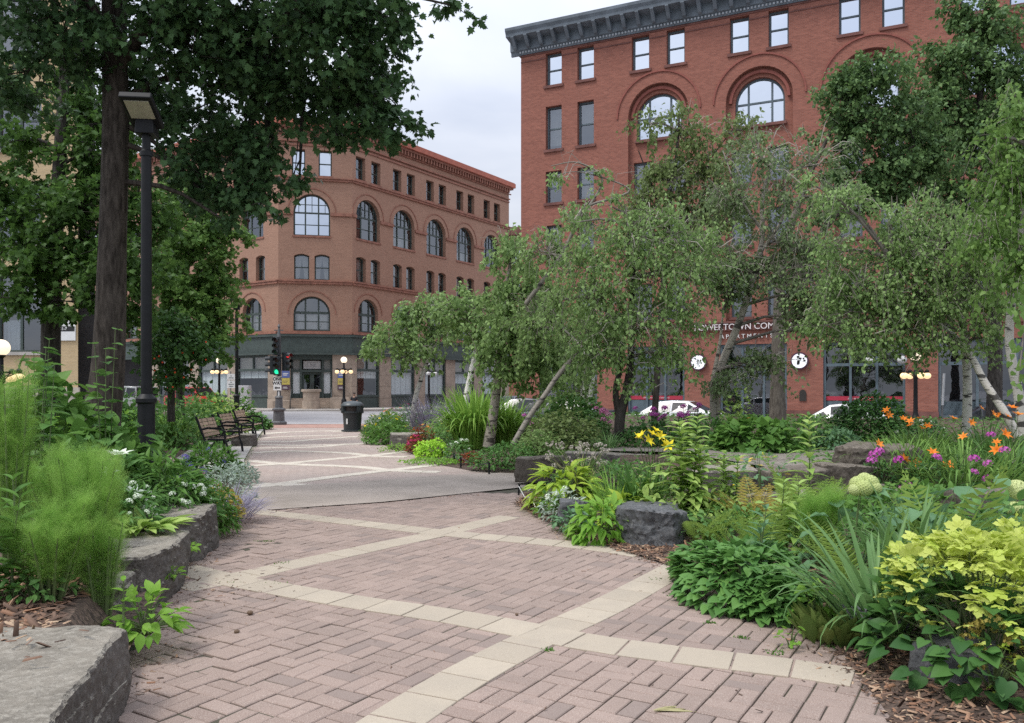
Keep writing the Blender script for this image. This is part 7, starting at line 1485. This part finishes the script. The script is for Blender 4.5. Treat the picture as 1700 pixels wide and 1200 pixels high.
b_, h_, w_ = place(232, 6.7, 835, 110); r_ = thing('tongue_leaf_plant', 'rosette of long glossy tongue leaves above the third edging stone', 'plant', b_); n_ = 60
a_ = RNG.random(n_)*6.283; o_ = np.stack([np.cos(a_), np.sin(a_), 0*a_], 1); leafobjs('leaf', 'lance', A(b_)+o_*(RNG.random((n_, 1)))*.22+A([0, 0, .06]), A([0, 0, .45])+o_+rnd(n_, .2), A([0, 0, 1.])+rnd(n_, .2), .30*(.7+.5*RNG.random(n_)), LM['milk'], r_)
bush('blue_flowers', 'dark blue salvia and a pink rose right of the lamp post foot', (300, 9.6, 752, 90), 'oval', 'dark', 420, .10, 'flower', None, False, inner=.5, flowers=[('umbel', 'f_blue', 14, .07, .1), ('phlox', 'f_rose', 2, .09, .02)])
bush('leafy_shrub', 'dark green plants hiding the legs of the nearest bench', (350, 14.0, 742, 95), 'lance', 'green', 900, .15, 'plant', None, False, inner=.4, flowers=[('umbel', 'f_blue', 4, .09, .1)])
bush('leafy_shrub', 'grey green low plants along the walk edge below the benches', (400, 13.2, 770, 60), 'lance', 'silver', 420, .09, 'plant', None, False, inner=.4)
for i, (lab, px, Y, top, w, lm) in enumerate((('light green shrub behind the lamp post, left', 215, 17, 640, 110, 'mid'), ('light green shrub under the crab apple', 330, 24, 645, 120, 'green'), ('tall green bush between crab apple and benches', 300, 21, 650, 130, 'mid'), ('yellow green bush behind the benches', 370, 27, 655, 90, 'milk'), ('round broad leaf bush behind the far lamp post', 398, 30, 652, 60, 'green'), ('green bush at the street end of the left bed', 425, 31.5, 688, 50, 'mid'), ('bush with orange blossoms behind the benches', 345, 29.5, 652, 70, 'mid'))):
    bush('leafy_shrub', lab, (px, Y, top, w), 'oval', lm, 850, .16, 'shrub', 'shrubs along the lawn', False, inner=.35, nst=30, flowers=[('daisy', 'f_orange', 8, .16, .05)] if i == 6 else ())
strap('ornamental_grass', 'dark green fountain of grass blades in front of the crab apple', (285, 21.5, 668, 60), BL, 'strap', 160, 1.0, 'grass', None, False, .6, base_r=.3)
# seedlings growing against the stones
bush('weed_seedling', 'bright lit weed growing out between corner stone and bricks', (242, 4.65, 985, 110), 'oval', 'weed', 75, .085, 'weed', None, True, droop=.1, inner=.5, up=1, jit=.35, nst=40, dy=.16)
bush('weed_seedling', 'small bright weed at the foot of the third edging stone', (287, 5.9, 955, 34), 'oval', 'weed', 26, .06, 'weed', None, True, inner=.4, nst=14, dy=.1)
bush('weed_seedling', 'upright bright weed between third and farthest edging stones', (304, 7.0, 912, 44), 'oval', 'weed', 30, .07, 'weed', None, True, inner=.4, nst=14, dy=.12)
strap('weed_grass', 'grassy weed at the foot of the corner stone', (196, 3.85, 1120, 50), BL, 'weed', 12, 1., 'weed', None, True, .8, (.2, 0), base_r=.03)
stalks('weed_seedling', 'thin single stemmed weed rising beside the bright weed', (205, 4.5, 965, 40), 'oval', 'weed', 1, 6, .08, 'weed', obj=True)
bush('weed_seedling', 'pale little weed at the brick edge below the bronze lily leaves', (1312, 4.75, 1040, 44), 'gold', 'weed', 12, .05, 'weed', None, True, inner=.3, nst=6)

# ================================================================ GRASS, CHIPS, LITTER
def carpet(label, region, n, lm, size):
    P_ = A([region() for _ in range(n)]); o = leafmesh('ground_cover', TM['oval'], P_, rnd(n)*A([1, 1, .3])+A([0, 0, .25]), A([0, 0, 1.])+rnd(n, .35), size*(.5+.8*RNG.random(n)), LM[lm], None); tag(o, label, 'ground cover', None, 'stuff')
def c_m():
    y = random.uniform(15, 34); x = ex(M_EDGE, y)+.4+random.random()*22; x = min(x, max(ex(M_EDGE, y)+.6, (34.6-y)/.477-.1)); return x, y, zm(x, y)+random.random()*.12
def c_b():
    x, y = random.uniform(2.4, 20), random.uniform(10.8, 14.3)
    while 2.4 < x < 7 and y < 13.8: x, y = random.uniform(2.4, 20), random.uniform(10.8, 14.3)
    return x, y, zground(x, y)+random.random()*.14
def c_r():
    y = random.uniform(3.4, 12.3); x = ex(R_EDGE, y)+(1.0 if y > 5.2 else 1.5)+random.random()*12; return x, y, zr(x, y)+random.random()*.14
def c_l():
    y = random.uniform(5.2, 14); x = ex(L_EDGE, y)-1.0-random.random()*9; return x, y, zl(x, y)+random.random()*.14
carpet('low leafy growth carpeting the middle bed', c_m, 7000, 'mid', .12)
carpet('low leafy growth carpeting the ground behind the terrace', c_b, 5000, 'green', .10)
carpet('low leafy growth between the plants of the right bed', c_r, 9000, 'mid', .085)
carpet('low leafy growth between the plants of the left bed', c_l, 5000, 'green', .09)
def scatter_blades(name, label, pts, size, lm, parent=None):
    P_ = A(pts); N = len(P_); o = leafmesh(name, TM['tiny'], P_, A([0, 0, 1.])+rnd(N, .5), rnd(N, 1.), size*(.6+.8*RNG.random(N)), LM[lm], parent); tag(o, label, 'grass', None, 'stuff'); return o
pts = []
for _ in range(30000):
    y = random.uniform(12, 31); e = ex(L_EDGE, y)-1.9; x = e-random.random()*7; pts.append((x, y, zl(x, y)))
scatter_blades('lawn', 'lit mown lawn sloping up behind the benches', pts, .11, 'weed')
pts = []
for _ in range(1500):
    t = random.random(); y = random.uniform(13.5, 30); x = ex(L_EDGE, y)+random.gauss(.03, .05)+.1; pts.append((x, y, .005))
for px, py, s in ((1130, 985, .05), (1170, 1000, .06), (1090, 962, .04), (1240, 1000, .05), (1310, 1015, .05), (470, 935, .04), (910, 1080, .02), (1230, 1060, .02), (1290, 1085, .03), (1440, 1120, .04), (930, 880, .06), (960, 905, .05), (1050, 908, .06), (1080, 925, .05), (382, 968, .03), (455, 970, .05), (440, 898, .05), (300, 950, .05), (690, 783, .2), (640, 762, .2), (1180, 1035, .02), (1380, 1075, .03), (870, 828, .06)):
    c = gp(px, py)
    for _ in range(45): pts.append((c.x+random.gauss(0, s), c.y+random.gauss(0, s*.7), und(c.x, c.y)-.004))
scatter_blades('joint_grass', 'tiny green tufts growing in the brick joints and along the kerb', pts, .016, 'green')
m, nt, p = newmat('wood_chip'); a = nt.nodes.new('ShaderNodeAttribute'); a.attribute_name = 'rnd'; r_ = nt.nodes.new('ShaderNodeValToRGB'); nt.links.new(a.outputs['Fac'], r_.inputs[0])
r_.color_ramp.elements[0].color = (.05, .03, .022, 1); r_.color_ramp.elements[1].color = (.46, .34, .23, 1); e = r_.color_ramp.elements.new(.45); e.color = (.16, .10, .07, 1); e = r_.color_ramp.elements.new(.75); e.color = (.27, .14, .08, 1)
oi = nt.nodes.new('ShaderNodeObjectInfo'); s_ = nt.nodes.new('ShaderNodeMath'); s_.operation = 'ADD'; nt.links.new(a.outputs['Fac'], s_.inputs[0]); nt.links.new(oi.outputs['Random'], s_.inputs[1]); s2 = nt.nodes.new('ShaderNodeMath'); s2.operation = 'FRACT'; nt.links.new(s_.outputs[0], s2.inputs[0]); nt.links.new(s2.outputs[0], r_.inputs[0])
nt.links.new(r_.outputs[0], p.inputs['Base Color']); p.inputs['Roughness'].default_value = .9; LM['chip'] = m
CH = (A([(-.14, 0, 0), (.14, 0, .01), (.09, 1, .03), (-.11, .9, 0), (-.12, .05, .07), (.12, .06, .08), (.08, .94, .09), (-.09, .85, .07)]), A([(4, 5, 6), (4, 6, 7), (0, 1, 5), (0, 5, 4), (1, 2, 6), (1, 6, 5), (2, 3, 7), (2, 7, 6), (3, 0, 4), (3, 4, 7)]))
def chips(name, label, region, n, size):
    P_ = []
    while len(P_) < n:
        x, y, z = region()
        P_.append((x, y, z))
    P_ = A(P_); N = len(P_); d = rnd(N); d[:, 2] *= .25; o = leafmesh(name, CH, P_, d, A([0, 0, 1.])+rnd(N, .3), size*(.4+.9*RNG.random(N)**2), LM['chip'], None); tag(o, label, 'mulch', None, 'stuff')
def reg_r():
    y = random.uniform(3.2, 8.6); x = ex(R_EDGE, y)+abs(random.gauss(0, .35))+random.uniform(-.06, .05); return x, y, zr(x, y)+.005
def reg_p():
    y = random.uniform(7.5, 12.2); x = ex(R_EDGE, y)+abs(random.gauss(0, .3))-.05; return x, y, zr(x, y)+.005
def reg_l():
    y = random.uniform(3.7, 5.2); x = ex(L_EDGE, y)-.35-random.random()*1.6; z = zl(x, y)+.01
    return x, y, z
def reg_s():
    x, y = random.uniform(-2.9, -1.95), random.uniform(3.1, 3.95); return x, y, .395
chips('wood_chips', 'wood chip mulch along the right edge of the bricks', reg_r, 5200, .055)
chips('wood_chips', 'reddish wood chip mulch at the point by the cross path', reg_p, 3200, .06)
chips('wood_chips', 'wood chips heaped behind the lower left stone', reg_l, 3600, .075)
chips('wood_chips', 'loose wood chips lying on the lower left stone', reg_s, 40, .07)
def reg_b():
    k = random.random()
    if k > .9: c = gp(random.gauss(400, 45), random.gauss(965, 22)); return c.x, c.y, und(c.x, c.y)+.009
    if k > .82: c = gp(random.uniform(420, 880), 0+850-.083*(random.uniform(0, 1))); t = random.random(); x = -3.3+t*3.9; y = 10.08+max(0, (x+3.27))*.63-(.0 if x < 0 else .05)+random.gauss(-.05, .06); return x, y, und(x, y)+.005
    if k < .4: y = random.uniform(4, 10); x = ex(L_EDGE, y)+abs(random.gauss(0, .12))
    elif k < .75: y = random.uniform(4, 9); x = ex(R_EDGE, y)-abs(random.gauss(0, .15))
    else: y = random.uniform(3.6, 10); x = random.uniform(ex(L_EDGE, y)+.1, ex(R_EDGE, y)-.1)
    return x, y, und(x, y)+.004
chips('leaf_litter', 'scattered chips and dry leaf bits on the bricks', reg_b, 1100, .035)
for i, (px, py, s, lab) in enumerate(((415, 1021, .022, 'dark dry clump on the bricks near the left stones'), (393, 1052, .018, 'brown dry leaf curl on the bricks left'), (858, 1022, .012, 'tiny brown bit on the tan slab crossing'))):
    c = gp(px, py); o = MB().ball((c.x, c.y, und(c.x, c.y)+s*.6), s, 7, 5, .7).build('debris', M['brownstem']); o['label'] = lab; o['category'] = 'debris'
q = gp(1085, 1183); N = 9; o = leafmesh('dry_blades', T_leaf([0, .03, .04, .02, 0], .1, .1), np.tile(A([q.x, q.y, und(q.x, q.y)+.008]), (N, 1))+rnd(N, .004)*A([1, 1, .3]), A([1., .25, .03])+rnd(N, .13)*A([1, 1, .1]), A([0, 0, 1.])+rnd(N, .2), .15+.08*RNG.random(N), LM['straw'], None, None); tag(o, 'small dry straw tuft lying on the bricks at bottom centre', 'straw')
